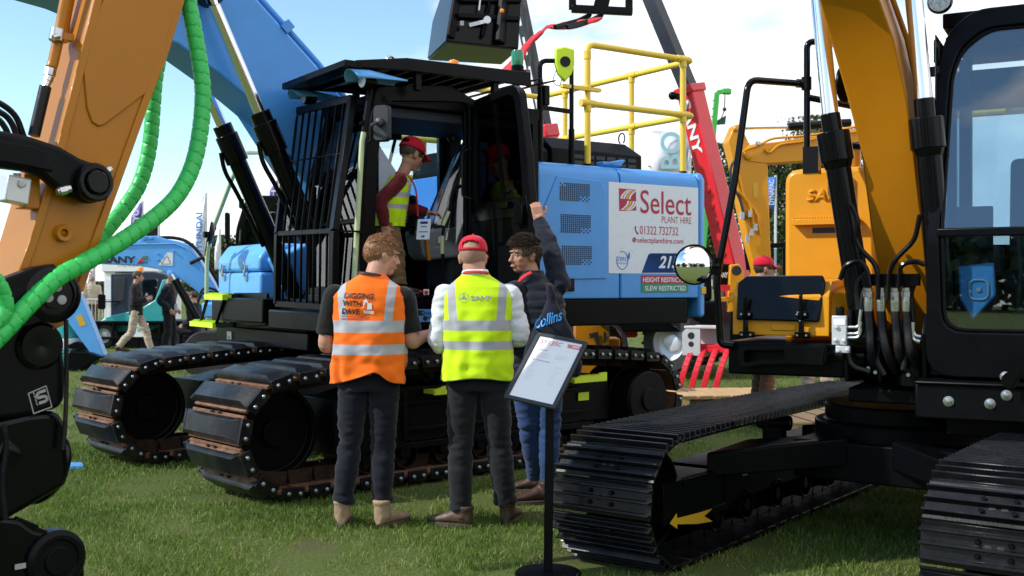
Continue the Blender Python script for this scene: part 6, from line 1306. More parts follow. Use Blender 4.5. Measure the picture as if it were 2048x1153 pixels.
# ---- tote bag hanging from his arm
tb_ = MB(); bc_ = PX(1104, 690, 7.28)
rows = [(-.02, .40, .012, .02), (-.0, .30, .03, .03), (0, .20, .075, .06), (.0, .10, .125, .08), (.0, .0, .175, .09), (.0, -.13, .20, .09), (.0, -.20, .19, .07)]
loft(tb_, [(bc_.x + c_ * 1, bc_.y, bc_.z + z, rx, ry) for c_, z, rx, ry in rows], 28, 2.6)
bag = remeshed('tote_bag', tb_, .010, cloth_mat('navy_bag_cloth', (.007, .010, .022), .8), None, 2, lambda p, n: fold(p, .010, (10, 10, 7), 3)); tag(bag, 'dark navy bag with bright blue script, hanging beside the man in the gilet', 'bag')
M['neon'] = mat('bright_blue_print', (.04, .36, 1.0), .5, var=.05)
o = text('lettering', 'Collins', PX(1070, 664, 6.9), (1, 0, .34), (-.12, 0, 1), .20, .075, M['neon'], None, 0, .35, .012); cling(o, bag, 6.0, .004); o.parent = bag

# ---- boy in the cab
bp0 = B.y(790, 560, 1.08); wp_ = B.o + B.f * bp0.x + B.l * bp0.y
by = thing('person', 'boy in a red cap and yellow vest over a maroon top, standing inside the cab', 'person', (wp_.x, wp_.y, 1.425), R(-78)); by.scale = (1.06, 1.06, 1.06)
HC = Vector((-.01, .125, 1.04)); HR = headR(30, -20, 0)
b = MB(); P = head_shapes(b, HC, HR, .96, jaw=.85); b.tube([(0, .02, .84), (0, .06, .90), (0, .10, .99)], [.055, .046, .046], 14)
loft(b, [(0, -.05, .52, .10, .075), (0, .0, .80, .11, .08), (0, .03, .88, .07, .06)])
S1, E1, W1 = (.135, .02, .83), (.165, -.12, .68), (.15, -.09, .50); S2, E2, W2 = (-.135, .03, .83), (-.17, .10, .66), (-.14, .26, .62)
for S_, E_, W_ in ((S1, E1, W1), (S2, E2, W2)): ntube(b, [S_, E_, W_], [.035, .032, .023])
for kx in (-.075, .075): ntube(b, [(kx, -.04, .52), (kx, 0.005, .28), (kx, .01, .06)], [.045, .032, .025])
hand(b, W1, (-.1, .25, -.95), (-.9, .1, 0), .78, .5, 1); hand(b, W2, (.1, .9, -.1), (.2, 0, -.9), .78, .8, -1)
body = remeshed('body', b, .006, [M['skin'], M['eye_white'], M['iris'], M['lip']], by, 2); face_marks(body, P)
hair_mesh(HC, HR, .96, M['hair_brown'], by, 11, front=.05, side=.0, nape=-.03, lift=.0, tuft=.008, n=120); cap_mesh(HC, HR, 1.02, M['cap_red'], by)
b = MB(); loft(b, [(0, -.05, .54, .13, .10), (0, -.01, .70, .135, .10), (0, .02, .82, .13, .09), (0, .035, .88, .075, .065)])
for a in ((S1, E1, W1), (S2, E2, W2)): sleeve(b, *a, r=(.055, .052, .045, .038))
remeshed('top', b, .008, M['maroon'], by, 2, lambda p, n: fold(p, .006, (12, 12, 18), 2))
trousers(by, [(-.07, -.05, .48), (.07, -.05, .48)], [(-.075, .0, .28), (.075, .01, .28)], [(-.08, .0, .07), (.08, .02, .07)], M['khaki'], .72, (0, -.05, .56), r=(.108, .086, .078, .075), seed=4, voxel=.009)
boot(by, 'shoe', (-.08, -.02, 0), (0, 1), M['darkgrey'], .75, .10); boot(by, 'shoe', (.08, -.01, 0), (0, 1), M['darkgrey'], .75, .10)
vm = vest_mat('boy_hi_vis_fabric', (.56, .84, .008), .73, .018, .645, .017, .095, .0, .016)
vest_mesh(by, [(0, -.055, .50, .150, .130), (0, -.04, .60, .150, .125), (0, -.01, .72, .148, .115), (0, .02, .81, .145, .10), (0, .03, .855, .105, .085), (0, .037, .885, .07, .068)], vm, lambda a: 0, .007, 23, rows=60, n=80)
lanyard(by, [(.055, .0, .90), (.07, .08, .88), (.06, .14, .80), (.05, .16, .68), (.05, .165, .58)], M['redcloth'], .016)
b = MB(); Rb = Matrix.Rotation(R(60), 3, 'Z') @ Matrix.Rotation(R(-12), 3, 'X'); cb2 = Vector((.11, .20, .48)); b.box(cb2, (.105, .004, .155), Rb); bd_ = b.build('badge', M['badge'], by)
b = MB()
for dx_, dz, w_, h_ in ((0, .05, .06, .018), (0, .02, .05, .006), (0, -.02, .07, .006), (0, -.055, .025, .012)): b.box(cb2 + Rb @ Vector((dx_, -.003, dz)), (w_, .002, h_), Rb)
b.build('badge_print', M['navyprint'], bd_)

# ---- people further off
def simple_person(name, label, px, Z, yaw, jac, trs, hair='hair_brown', skin='skin', cap=None, stride=0.0, arms=None, shoe='boot_dark', hy=0, seat=False, beard=False, zoff=0, hpitch=0, extra=None, s=1.0):
    o = thing('person', label, 'person', (*at(px, Z)[:2], zoff), R(yaw)); HC = Vector((0, .04, 1.665)); HR = headR(hy, hpitch, 0); b = MB()
    P = head_shapes(b, HC, HR, 1.03); b.tube([(0, 0, 1.45), (0, .0, 1.53), (0, .02, 1.62)], [.075, .062, .062], 12); loft(b, [(0, 0, .95, .13, .09), (0, 0, 1.42, .15, .09), (0, 0, 1.5, .09, .07)])
    A_ = arms or (((-.205, 0, 1.42), (-.25, -.05, 1.15), (-.18, .16, 1.05)), ((.205, 0, 1.42), (.25, -.05, 1.15), (.18, .16, 1.05)))
    for k, a in enumerate(A_): ntube(b, a, [.045, .04, .03]); hand(b, a[2], Vector(a[2]) - Vector(a[1]), (1 if k == 0 else -1, 0, 0), 1, .5, 1 if k == 0 else -1)
    if seat: hips, kn, an = [(-.1, 0, .9), (.1, 0, .9)], [(-.14, .42, .93), (.14, .42, .93)], [(-.14, .40, .50), (.14, .40, .50)]
    else: hips, kn, an = [(-.1, 0, .9), (.1, 0, .9)], [(-.10, stride * .55 + .03, .51), (.10, -stride * .35 + .03, .51)], [(-.10, stride, .11), (.10, -stride * 1.1, .11 + stride * .35)]
    for h, k, a in zip(hips, kn, an): ntube(b, [h, k, a], [.065, .05, .035])
    body = remeshed('body', b, .010, [M[skin], M['eye_white'], M['iris'], M['lip']], o, 2); face_marks(body, P)
    hair_mesh(HC, HR, 1.03, M[hair], o, int(px), front=.05, side=.0, nape=-.06, tuft=.012, n=150)
    if cap: cap_mesh(HC, HR, 1.06, M[cap], o, False)
    if beard:
        t = MB(); bb_ = MB(); t.sphere((0, 0, 0), 1, 14)
        for c_, r_ in (((0, .062, -.088), (.050, .045, .036)), ((0, .03, -.07), (.066, .05, .042))): bb_.add([P(c_[0] + v[0] * r_[0], c_[1] + v[1] * r_[1], c_[2] + v[2] * r_[2]) for v in t.v], t.f, 0, True)
        bb_.build('beard', M['hair_grey'], o)
    b = MB(); loft(b, [(0, 0, .86, .19, .135), (0, 0, 1.1, .19, .14), (0, 0, 1.36, .20, .125), (0, 0, 1.46, .15, .10), (0, .0, 1.53, .085, .078)])
    for a in A_: sleeve(b, *a, r=(.08, .072, .062, .052))
    remeshed('jacket', b, .013, M[jac], o, 2, lambda p, n: fold(p, .010, (8, 8, 14), px))
    trousers(o, hips, kn, an, M[trs], 1.0, (0, 0, .98), r=(.10, .078, .070, .068), seed=px, voxel=.014)
    for (ax, ayy, az), sd_ in zip(an, (0, 1)): boot(o, 'shoe', (ax, ayy - .02, az - .11), (0, 1), M[shoe], 1.0, .10)
    return o
w1 = simple_person('person', 'man striding in a black jacket and beige chinos behind the blue boom', 272, 23.0, -82, 'black_jacket', 'beige', stride=.30, arms=(((-.205, 0, 1.42), (-.25, .02, 1.14), (-.12, .22, 1.22)), ((.205, 0, 1.42), (.25, .02, 1.14), (.12, .22, 1.20))), hy=12)
w2 = simple_person('person', 'man in a dark navy jacket and trousers with a red lanyard, hand in pocket', 338, 23.4, -88, 'navy_knit', 'tee_black', stride=.06, hy=-10, arms=(((-.205, 0, 1.42), (-.25, -.1, 1.16), (-.2, .1, .98)), ((.205, 0, 1.42), (.25, -.12, 1.16), (.21, .08, .97))))
lanyard(w2, [(.06, -.07, 1.53), (.11, .0, 1.50), (.10, .12, 1.40), (.07, .15, 1.25), (.07, .15, 1.10)], M['redcloth'], .02); b = MB(); b.box((.09, .17, 1.02), (.10, .01, .15), Matrix.Rotation(R(60), 3, 'Z')); b.build('badge', M['badge'], w2)
w3 = simple_person('person', 'seated man in dark clothes and jeans beside the trailer', 388, 24.0, 78, 'navy_knit', 'jeans_navy', seat=True, zoff=-.42, hpitch=-14)
w6 = simple_person('person', 'distant person in beige behind the crowd barriers', 184, 36.0, 20, 'beige', 'brown_cloth', hair='hair_grey', stride=.1)
w4 = simple_person('person', 'bearded man in a red cap and black top behind the orange toolbox', 1522, 11.6, -80, 'black_jacket', 'brown_cloth', cap='cap_red', beard=True, skin='skin_tan', stride=.0, hy=-6)
lanyard(w4, [(.06, -.08, 1.55), (.10, .0, 1.53), (.10, .10, 1.45), (.06, .15, 1.3)], M['redcloth'], .022)
b = MB(); HCq = Vector((0, .04, 1.665)); Rq2 = headR(-6)
for x in (-1, 1): b.box(HCq + Rq2 @ Vector((x * .033, .108, .008)), (.045, .006, .03), Rq2); b.bar(HCq + Rq2 @ Vector((x * .056, .10, .012)), HCq + Rq2 @ Vector((x * .082, .0, .012)), .006, .008)
b.build('glasses', M['blackgloss'], w4)
w5 = simple_person('person', 'person in pale beige trousers standing behind the orange toolbox, feet apart', 1634, 12.6, 170, 'navy_knit', 'beige', hair='hair_grey')
for ch in w5.children: pass
# ---------------------------------------------------------------- spec boards
def board(root, bl, e1, e2, n, detail):
    bl = Vector(bl); e1 = Vector(e1); e2 = Vector(e2); u = e1.normalized(); v = e2.normalized(); w_ = e1.length; h_ = e2.length
    def P(a, b_, c=0): return bl + u * a + v * b_ + n * c
    fr = MB(); t = .022
    for a0, b0, a1, b1 in ((0, 0, w_, t), (0, h_ - t, w_, h_), (0, t, t, h_ - t), (w_ - t, t, w_, h_ - t)):
        fr.add([P(a0, b0, -.006), P(a1, b0, -.006), P(a1, b1, -.006), P(a0, b1, -.006), P(a0, b0, .010), P(a1, b0, .010), P(a1, b1, .010), P(a0, b1, .010)], [(3, 2, 1, 0), (4, 5, 6, 7), (0, 1, 5, 4), (1, 2, 6, 5), (2, 3, 7, 6), (3, 0, 4, 7)])
    fr = fr.build('frame', M['darkgrey'], root, bev=.004)
    pp = MB(); pp.add([P(t * .8, t * .8, -.004), P(w_ - t * .8, t * .8, -.004), P(w_ - t * .8, h_ - t * .8, -.004), P(t * .8, h_ - t * .8, -.004)] + [P(a, b_, .004) for a, b_ in ((t * .8, t * .8), (w_ - t * .8, t * .8), (w_ - t * .8, h_ - t * .8), (t * .8, h_ - t * .8))], [(3, 2, 1, 0), (4, 5, 6, 7), (0, 1, 5, 4), (1, 2, 6, 5), (2, 3, 7, 6), (3, 0, 4, 7)]); pp = pp.build('poster', M['paper'], fr)
    def tx(body, a, b_, w2, h2, m, **k): text('lettering', body, P(a * w_, b_ * h_, .005), u, v, w2 * w_, h2 * h_, m, fr, 0, **k)
    tx('SY135C', .13, .855, .44, .060, M['palered'], shear=.2, bold=.02); tx('MEDIUM EXCAVATOR', .13, .835, .27, .012, M['palered'])
    lg = MB(); lg.add([P(.68 * w_, .86 * h_, .0045), P(.93 * w_, .86 * h_, .0045), P(.93 * w_, .915 * h_, .0045), P(.66 * w_, .915 * h_, .0045)], [(0, 1, 2, 3)]); lg.build('logo_block', M['palered'], fr)
    text('lettering', 'SANY', P(.77 * w_, .875 * h_, .006), u, v, .14 * w_, .026 * h_, M['paper'], fr, 0, 0, .04)
    if detail:
        tx('HIGHLIGHTS', .14, .755, .21, .018, M['greyprint'], bold=.02); tx('KEY SPECIFICATION', .14, .60, .36, .018, M['greyprint'], bold=.02)
        b = MB()
        def ln(a, y, ww, hh=.005): b.add([P(a * w_, y * h_, .0048), P((a + ww) * w_, y * h_, .0048), P((a + ww) * w_, (y + hh) * h_, .0048), P(a * w_, (y + hh) * h_, .0048)], [(0, 1, 2, 3)])
        ln(.12, .805, .76, .002)
        for i in range(5): ln(.15, .722 - i * .018, .30 if i % 2 else .22); ln(.55, .722 - i * .018, .26 if i % 2 == 0 else .14) if i < 4 else None
        for i in range(8): ln(.17, .565 - i * .036, (.10, .14, .08, .15, .12, .16, .13, .1)[i]); ln(.64, .555 - i * .036, (.14, .06, .16, .08, .06, .1, .06, .1)[i])
        b.build('small_print', mat('pale_grey_print', (.62, .63, .66), .5, var=.02), fr)
sb = PX(1096, 1140, 5.70); st = thing('spec_board', 'tilted black framed specification board reading SY135C on a black pole stand', 'sign stand', (sb.x, sb.y, 0))
b = MB(); b.lathe([(0, 0), (.172, 0), (.172, .010), (.165, .016), (.03, .022), (0, .022)], (0, 0, 0), (0, 0, 1), 40); b.build('base', M['satin'], st)
b = MB(); b.bar((0, 0, .02), (.012, .045, .90), .046, .03, (0, 1, 0)); b.build('pole', M['satin'], st, bev=.004)
BL = PX(1008, 797, 5.78) - Vector((sb.x, sb.y, 0)); e1 = Vector((.262, -.14, -.045)); e2 = Vector((.172, .25, .335)); e2 = e2 - e1 * (e2.dot(e1) / e1.dot(e1))
board(st, BL, e1, e2, e1.cross(e2).normalized(), True)
b = MB(); nn_ = e1.cross(e2).normalized(); b.bar((.012, .05, .86), BL + (e1 + e2) * .42 - nn_ * .03, .04, .03, (0, 1, 0)); b.build('tilt_bracket', M['satin'], st)
s2 = PX(140, 700, 21); st = thing('spec_board', 'small tilted specification board far off at the left, beside the blue excavator arm', 'sign stand', (s2.x, s2.y, 0))
BL = PX(110, 692, 21) - Vector((s2.x, s2.y, 0)); e1 = Vector((.24, -.13, -.01)); e2 = Vector((.34, .25, .50)); e2 = e2 - e1 * (e2.dot(e1) / e1.dot(e1)); board(st, BL, e1, e2, e1.cross(e2).normalized(), False)
b = MB(); b.bar((0, 0, 0), BL + (e1 + e2) * .5 - e1.cross(e2).normalized() * .04, .05, .04, (0, 1, 0)); b.lathe([(0, 0), (.18, 0), (.18, .015), (0, .02)], (0, 0, 0), (0, 0, 1), 24); b.build('pole', M['satin'], st)
# ---------------------------------------------------------------- pallets, grapple, small things on the grass
def pallet(label, p, yaw, w_=1.2, d_=1.0, grp=None):
    o = thing('pallet', label, 'pallet', (p.x, p.y, 0), yaw, grp); b = MB()
    for i in range(7): b.box(((i - 3) * w_ / 7.2, 0, .132), (w_ / 8.2, d_, .022))
    b.build('deck_boards', M['wood'], o, bev=.003); b = MB()
    for s in (-1, 0, 1): b.box((0, s * (d_ / 2 - .06), .108), (w_, .10, .022)); b.box((0, s * (d_ / 2 - .06), .012), (w_, .10, .022))
    for s in (-1, 0, 1):
        for t in (-1, 0, 1): b.box((t * (w_ / 2 - .07), s * (d_ / 2 - .06), .060), (.12, .10, .072))
    b.build('bearer_blocks', M['wood'], o, bev=.003); return o
pallet('wooden pallet lying between the steel tracks of the orange excavator', V(3.55, 11.6, 0), R(8), 1.9, 1.3); pallet('wooden boards on the grass behind the rear end of the blue excavator track', V(2.75, 14.0, 0), R(5), 1.5, 1.0)
gp_ = PX(1420, 740, 15.6); gr = thing('grapple', 'red clawed grapple with a pale grey mounting bracket, standing on the grass', 'grapple', (gp_.x, gp_.y, 0), R(-25))
for i in range(4):
    b = MB(); x = -.22 + i * .17; pts = arcpts((x, 0, .10), .50, R(-8), R(105), 12, (0, -.55, .0), (0, 0, 1.0)); pts = [Vector((x - .22 * (1 - p.z / .62) ** 1.0 * .7, p.y, max(.0, p.z))) for p in pts]
    for a, c in zip(pts, pts[1:]): b.bar(a, c, .045, .075, (1, 0, 0))
    b.build('tine', M['red'], gr, bev=.004)
b = MB(); b.box((.05, .0, .60), (.75, .18, .10)); b.cyl((-.3, 0, .6), (.45, 0, .6), .06); b.build('tine_shaft', M['red'], gr, bev=.006)
b = MB(); q = [(-.36, .50), (-.36, .82), (-.24, .92), (.38, .92), (.38, .72), (-.12, .46)]
b.prism(q, lambda x, z: (x, .12, z), lambda x, z: (x, .17, z)); b.prism([(-.36, .50), (-.36, .82), (-.28, .90), (-.10, .92), (-.10, .50)], lambda x, z: (x, -.16, z), lambda x, z: (x, -.12, z)); b.box((.0, .0, .90), (.66, .34, .03)); b.lathe([(.05, -.001), (.05, .002), (0, .002)], (-.23, -.162, .78), (0, -1, 0), 20, 1); b.lathe([(.04, -.001), (.04, .002), (0, .002)], (-.23, -.162, .66), (0, -1, 0), 20, 1)
b.build('bracket', [M['silver'], M['blackprint']], gr, bev=.006)
pb_ = PX(150, 936, 9.0); b = MB(); b.prism([(-.10, -.12), (.10, -.06), (.02, .12), (-.12, .14)], lambda x, y: (x, y, .0), lambda x, y: (x * .9, y * .9, .03)); o = b.build('ground_plate', M['blue'], None, bev=.004, loc=(pb_.x, 9.0, 0)); tag(o, 'small blue steel plate lying on the grass by the far track', 'plate')
d_ = PX(140, 742, 19.6); dr = thing('drum', 'teal drum with a white band under the bucket of the blue excavator', 'drum', (d_.x, d_.y, 0)); b = MB(); b.lathe([(0, 0), (.29, 0), (.29, .30), (.305, .31), (.29, .32), (.29, .58), (.305, .59), (.29, .60), (.29, .86), (.27, .87), (0, .85)], (0, 0, 0), (0, 0, 1), 32); b.build('barrel', M['teal'], dr); b = MB(); b.lathe([(.293, .36), (.296, .37), (.296, .55), (.293, .56)], (0, 0, 0), (0, 0, 1), 32); b.build('band', M['white'], dr)
# ---------------------------------------------------------------- second blue excavator, in the distance on the left
Q = Frame((PX(520, 600, 19).x, 19.6), (-1, -.08)); ex = thing('excavator', 'smaller light blue excavator in the distance, its boom reaching left over two walking men', 'excavator', (Q.o.x, Q.o.y, 0), Q.yaw)
def qy(u, v, y=.16): return Q.y(u, v, y)
def qprism(pts, y0, y1, name, m, par, bev=.015):
    b = MB(); q = [qy(u, v, y1) for u, v in pts]; b.prism([(p.x, p.z) for p in q], lambda x, z: (x, y0, z), lambda x, z: (x, y1, z)); return b.build(name, m, par, bev=bev)
qb = qprism([(100, 500), (203, 490), (253, 485), (275, 483), (287, 473), (312, 472), (330, 478), (352, 482), (377, 491), (397, 517), (414, 546), (470, 640), (440, 650), (395, 584), (367, 563), (348, 554), (318, 539), (277, 532), (188, 528), (100, 535)], -.16, .16, 'boom', M['lightblue'], ex)
b = MB(); pts = [(203, 494), (275, 489), (350, 488), (372, 497), (392, 522), (412, 556)]
b.tube([qy(u, v, .165) for u, v in pts], .014, 6); b.build('weld_flange', M['lightblue'], qb)
XQ = Vector((-1, 0, 0))
def qtext(body, u0, v0, u1, v1, m, par, **k): a = qy(u0, v1, .165); c = qy(u1, v0, .165); text('lettering', body, a + V(0, .004, 0), XQ, (0, 0, 1), a.x - c.x, c.z - a.z, m, par, 0, **k)
qtext('SANY', 207, 513, 272, 527, M['blackprint'], qb, bold=.04); qtext('E', 285, 513, 297, 520, M['signgreen'], qb, bold=.05); qtext('lectric', 279, 522, 296, 528, M['blackprint'], qb, bold=.01)
qprism([(272, 528), (287, 512), (294, 512), (280, 528)], .161, .168, 'logo_stroke', M['red'], qb, 0)
lb = qprism([(317, 531), (335, 505), (346, 506), (345, 532)], .161, .167, 'warning_label', M['white'], qb, 0); qprism([(322, 529), (334, 510), (342, 529)], .168, .170, 'label_mark', M['greyprint'], lb, 0); qprism([(325, 528), (334, 514), (340, 528)], .1705, .172, 'label_mark', M['white'], lb, 0)
qtext('S4', 329, 515, 338, 521, M['blackprint'], lb, bold=.03); qtext('AZ6B', 325, 522, 341, 528, M['blackprint'], lb, bold=.03)
b = MB()
for u, v, r in ((290, 476, .05), (303, 476, .03), (341, 548, .06), (316, 508, .02), (316, 520, .02), (347, 503, .02)): b.lathe([(r, -.0), (r, .02), (r * .7, .03), (0, .03)], qy(u, v, .16), (0, 1, 0), 14)
b.build('pin_cap', M['lightblue'], qb)
b = MB(); b.tube(smooth_path([qy(u, v, .1) for u, v in ((200, 486), (280, 480), (345, 476), (385, 492), (425, 545), (440, 575))]), .03, 8); b.tube(smooth_path([qy(u, v, .0) for u, v in ((200, 482), (260, 478), (300, 484))]), .035, 8); b.tube([qy(u, v, .17) for u, v in ((380, 527), (408, 514))], .03, 8); b.build('boom_hose', M['rubber'], qb)
stq = qprism([(90, 500), (125, 545), (164, 600), (208, 712), (198, 720), (184, 712), (125, 630), (80, 560)], -.13, .13, 'stick', M['lightblue'], ex)
qprism([(152, 633), (163, 629), (172, 650), (160, 654)], .131, .135, 'hazard_label', M['goldprint'], stq, 0)
qprism([(134, 690), (150, 684), (180, 690), (188, 698), (180, 703), (155, 698), (136, 698)], -.12, .12, 'bucket_link', M['black'], ex); qprism([(128, 735), (126, 715), (140, 702), (180, 706), (205, 715), (190, 722), (170, 735), (150, 748)], -.30, .30, 'bucket', M['black'], ex, .02)
b = MB(); b.cyl(qy(350, 560, .28), qy(395, 640, .28), .07, n=16); b.build('boom_cylinder', M['blackgloss'], ex); b = MB(); b.cyl(qy(343, 550, .28), qy(370, 590, .28), .04, n=14); b.build('piston_rod', M['chrome'], ex)
b = MB(); b.tube(smooth_path([qy(u, v, .3) for u, v in ((395, 600), (410, 585), (440, 590), (430, 615), (400, 640))]), .022, 8); b.tube(smooth_path([qy(u, v, .3) for u, v in ((395, 610), (405, 580), (430, 580), (445, 600))]), .022, 8); b.build('hydraulic_hose', M['rubber'], ex)
b = MB(); x0, x1 = qy(484, 500, .5).x, qy(600, 500, .5).x
b.prism(fillet([(x0, 1.2), (x0, 2.4), (x0 - .18, 2.98), (x1, 2.98), (x1, 1.2)], .15), lambda x, z: (x, .25, z), lambda x, z: (x, .34, z)); b.prism(fillet([(x0, 1.2), (x0, 2.4), (x0 - .18, 2.98), (x1, 2.98), (x1, 1.2)], .15), lambda x, z: (x, 1.1, z), lambda x, z: (x, 1.2, z)); b.b2((x1, .3, 2.9), (x0 - .2, 1.15, 3.0)); b.b2((x1, .3, 1.15), (x0, 1.15, 1.4)); cq = b.build('cab_shell', M['black'], ex, bev=.02)
b = MB(); b.prism(fillet([(x0 - .1, 1.45), (x0 - .1, 2.4), (x0 - .25, 2.86), (x0 - 1.0, 2.86), (x0 - 1.0, 1.45)], .12), lambda x, z: (x, 1.202, z), lambda x, z: (x, 1.21, z)); b.build('side_window', M['glassrefl'], cq); b = MB(); b.b2((x1, .30, 1.4), (x0 - .02, .34, 2.9)); b.build('pillar_panel', M['lightblue'], cq)
b = MB(); b.b2((x1 - 1.2, -1.2, .95), (x0 + .55, 1.2, 1.2)); b.b2((x1 - 1.2, -1.2, 1.2), (x0 - 1.5, 1.2, 1.95)); b.build('house', M['lightblue'], ex, bev=.03)
for s in (-1, 1):
    b = MB(); b.prism(fillet([(x0 + .8, 0.0), (x0 + .95, .35), (x0 + .7, .72), (x1 - .9, .72), (x1 - 1.2, .35), (x1 - 1.0, 0)], .18), lambda x, z: (x, s * .95 - .22, z), lambda x, z: (x, s * .95 + .22, z)); b.build('crawler_track', M['tyre'], ex, bev=.02)
for (u, v, du) in ((456, 453, 24), (484, 408, 14)):
    b = MB(); c = qy(u, v, 1.5); h = .26 if du > 20 else .10; b.prism(rrect(.07, h * 1.7, .03), lambda a, z: c + V(a, 0, z), lambda a, z: c + V(a, .10, z)); b.tube(round_path([c + V(-.0, .0, -.1), qy(u - 4, v + 35, 1.5) if du > 20 else c + V(-.05, 0, -.1), qy(u + du, v + 40 if du > 20 else v + 10, 1.4), qy(u + du + 2, v + 5 if du > 20 else v + 12, 1.2), qy(u + du + 12, v + 3 if du > 20 else v + 12, 1.1)], .1), .025, 8); b.build('wing_mirror', M['black'], cq)
# ---------------------------------------------------------------- teal loader on a trailer
tp = PX(300, 700, 27); tl = thing('skid_loader', 'teal and dark compact loader with orange beacon, behind the two walking men', 'loader', (tp.x, tp.y, 0), 0)
S_ = 27 / F
def tx_(u, v): return ((u - 300) * S_, EYE + (HY - v) * S_)
def tprism(pts, y0, y1, name, m, par=None, bev=.02):
    b = MB(); q = [tx_(u, v) for u, v in pts]; b.prism(q, lambda x, z: (x, y0, z), lambda x, z: (x, y1, z)); return b.build(name, m, par or tl, bev=bev)
lc = tprism([(236, 548), (320, 545), (345, 550), (345, 570), (330, 640), (236, 640)], -.5, .6, 'cab_shell', mat('dark_blue_paint', (.012, .022, .045), .4)); tprism([(244, 556), (266, 555), (262, 600), (242, 610)], -.52, -.505, 'side_grille', M['darkgrey'], lc); tprism([(298, 560), (330, 558), (326, 600), (296, 600)], -.52, -.505, 'side_window', M['glassrefl'], lc)
ta = tprism([(212, 650), (236, 632), (300, 618), (330, 600), (345, 560), (362, 560), (360, 640), (320, 660), (250, 662), (216, 672)], -.78, -.55, 'lift_arm', M['teal']); tprism([(235, 640), (400, 640), (420, 700), (240, 690)], -.45, .6, 'chassis', M['darkgrey'])
text('lettering', 'SUNWARD', (tx_(220, 650)[0], -.79, tx_(220, 650)[1]), (1, 0, .42), (-.3, 0, 1), .24, .09, M['white'], ta, 0)
b = MB(); p = tx_(281, 545); b.lathe([(.05, 0), (.06, .08), (.05, .12), (0, .13)], (p[0], 0, p[1]), (0, 0, 1), 16); b.build('beacon_lens', M['amber'], tl)
b = MB(); p = tx_(230, 603); b.prism(rrect(.16, .36, .05), lambda a, z: (p[0] + a, -.9, p[1] + z), lambda a, z: (p[0] + a, -.84, p[1] + z)); b.bar((p[0], -.85, p[1]), (p[0] + .3, -.5, p[1]), .03, .03); b.build('wing_mirror', M['black'], tl)
def road_wheel(c, r, w_, ax, par, rim, name='wheel'):
    c = Vector(c); b = MB(); b.lathe([(r * .58, -w_ / 2), (r * .9, -w_ / 2), (r, -w_ * .36), (r, w_ * .36), (r * .9, w_ / 2), (r * .58, w_ / 2)], c, ax, 40); a = Vector(ax).normalized(); uu = a.orthogonal().normalized(); vv_ = a.cross(uu)
    for i in range(20): t = 2 * math.pi * i / 20; d = uu * math.cos(t) + vv_ * math.sin(t); e = d.cross(a); [b.box(c + d * r * .995 + a * s * w_ * .22, (w_ * .42, .05, .04), Matrix((a, (e + a * s * .5).normalized(), d)).transposed()) for s in (-1, 1)] if r > .45 else None
    o = b.build(name, M['tyre'], par); b = MB(); b.lathe([(r * .6, -w_ * .45), (r * .56, -w_ * .45), (r * .52, -w_ * .2), (r * .3, -w_ * .12), (r * .28, -w_ * .3), (r * .2, -w_ * .34), (0, -w_ * .34)], c, ax, 32); b.lathe([(r * .6, -w_ * .45), (r * .6, w_ * .45)], c, ax, 32)
    for i in range(8): t = 2 * math.pi * i / 8; b.lathe([(r * .035, -w_ * .26), (r * .035, -w_ * .18)], c + (uu * math.cos(t) + vv_ * math.sin(t)) * r * .25, ax, 8)
    b.build('rim', rim, o); return o
tr = thing('trailer', 'low black twin axle trailer carrying the teal loader, seen between the walking men', 'trailer', (tp.x, tp.y - .1, 0), 0)
for u in (209, 241): p = tx_(u, 682); road_wheel((p[0], -.95, .30), .30, .2, (0, 1, 0), tr, M['silver'])
b = MB()
for z in (.62, .25): b.bar((tx_(198, 0)[0], -1.1, z), (tx_(440, 0)[0], -1.1, z), .07, .06)
for u in (198, 232, 262, 310, 350, 395, 440): b.bar((tx_(u, 0)[0], -1.1, .05), (tx_(u, 0)[0], -1.1, .65), .06, .05)
b.b2((tx_(198, 0)[0], -1.05, .55), (tx_(440, 0)[0], .9, .63)); b.build('bed_frame', M['black'], tr, bev=.008); b = MB(); b.b2((tx_(300, 0)[0], -1.14, .28), (tx_(330, 0)[0], -1.12, .60)); b.build('notice_panel', M['white'], tr)
text('lettering', 'SUNWARD', (tx_(309, 0)[0], -1.15, .40), (1, 0, 0), (0, 0, 1), .24, .12, M['teal'], tr, 0, 0, .03)
# ---------------------------------------------------------------- stands, barrier, flags
mq = thing('show_stand', 'white exhibition cabin with a lettered fascia and open side, behind the barriers', 'cabin', PX(258, 640, 42).to_2d().to_3d(), 0)
S2 = 42 / F; b = MB(); b.b2((-.95, 0, 0), (-.55, 2, 2.2)); b.b2((.15, 0, 0), (.3, 2, 2.2)); b.b2((.9, 0, 0), (1.4, 2, 2.2)); b.b2((-.95, 1.9, 0), (1.4, 2, 2.2)); b.build('wall', M['white'], mq, bev=.01); b = MB(); b.b2((-1.0, -.15, 2.0), (1.8, 2.1, 2.55)); b.build('fascia', M['white'], mq, bev=.02); text('lettering', 'MOVAX', (-.35, -.16, 2.18), (1, 0, 0), (0, 0, 1), .75, .2, M['greyprint'], mq, 0)
b = MB(); b.b2((-.9, -.1, .8), (-.55, -.05, 1.7)); b.b2((-.4, -.1, .7), (0, -.05, 1.7)); b.build('poster_panel', M['flagwhite'], mq)
br = thing('barrier', 'grey steel crowd barrier on the grass at the far left', 'barrier', PX(205, 640, 34).to_2d().to_3d(), 0); b = MB()
b.tube(round_path([(-.55, 0, .05), (-.55, 0, 1.05), (.55, 0, 1.05), (.55, 0, .05)], .1), .022, 8); b.tube([(-.55, 0, .2), (.55, 0, .2)], .018, 8)
for i in range(9): b.tube([(-.44 + i * .11, 0, .2), (-.44 + i * .11, 0, 1.05)], .010, 6)
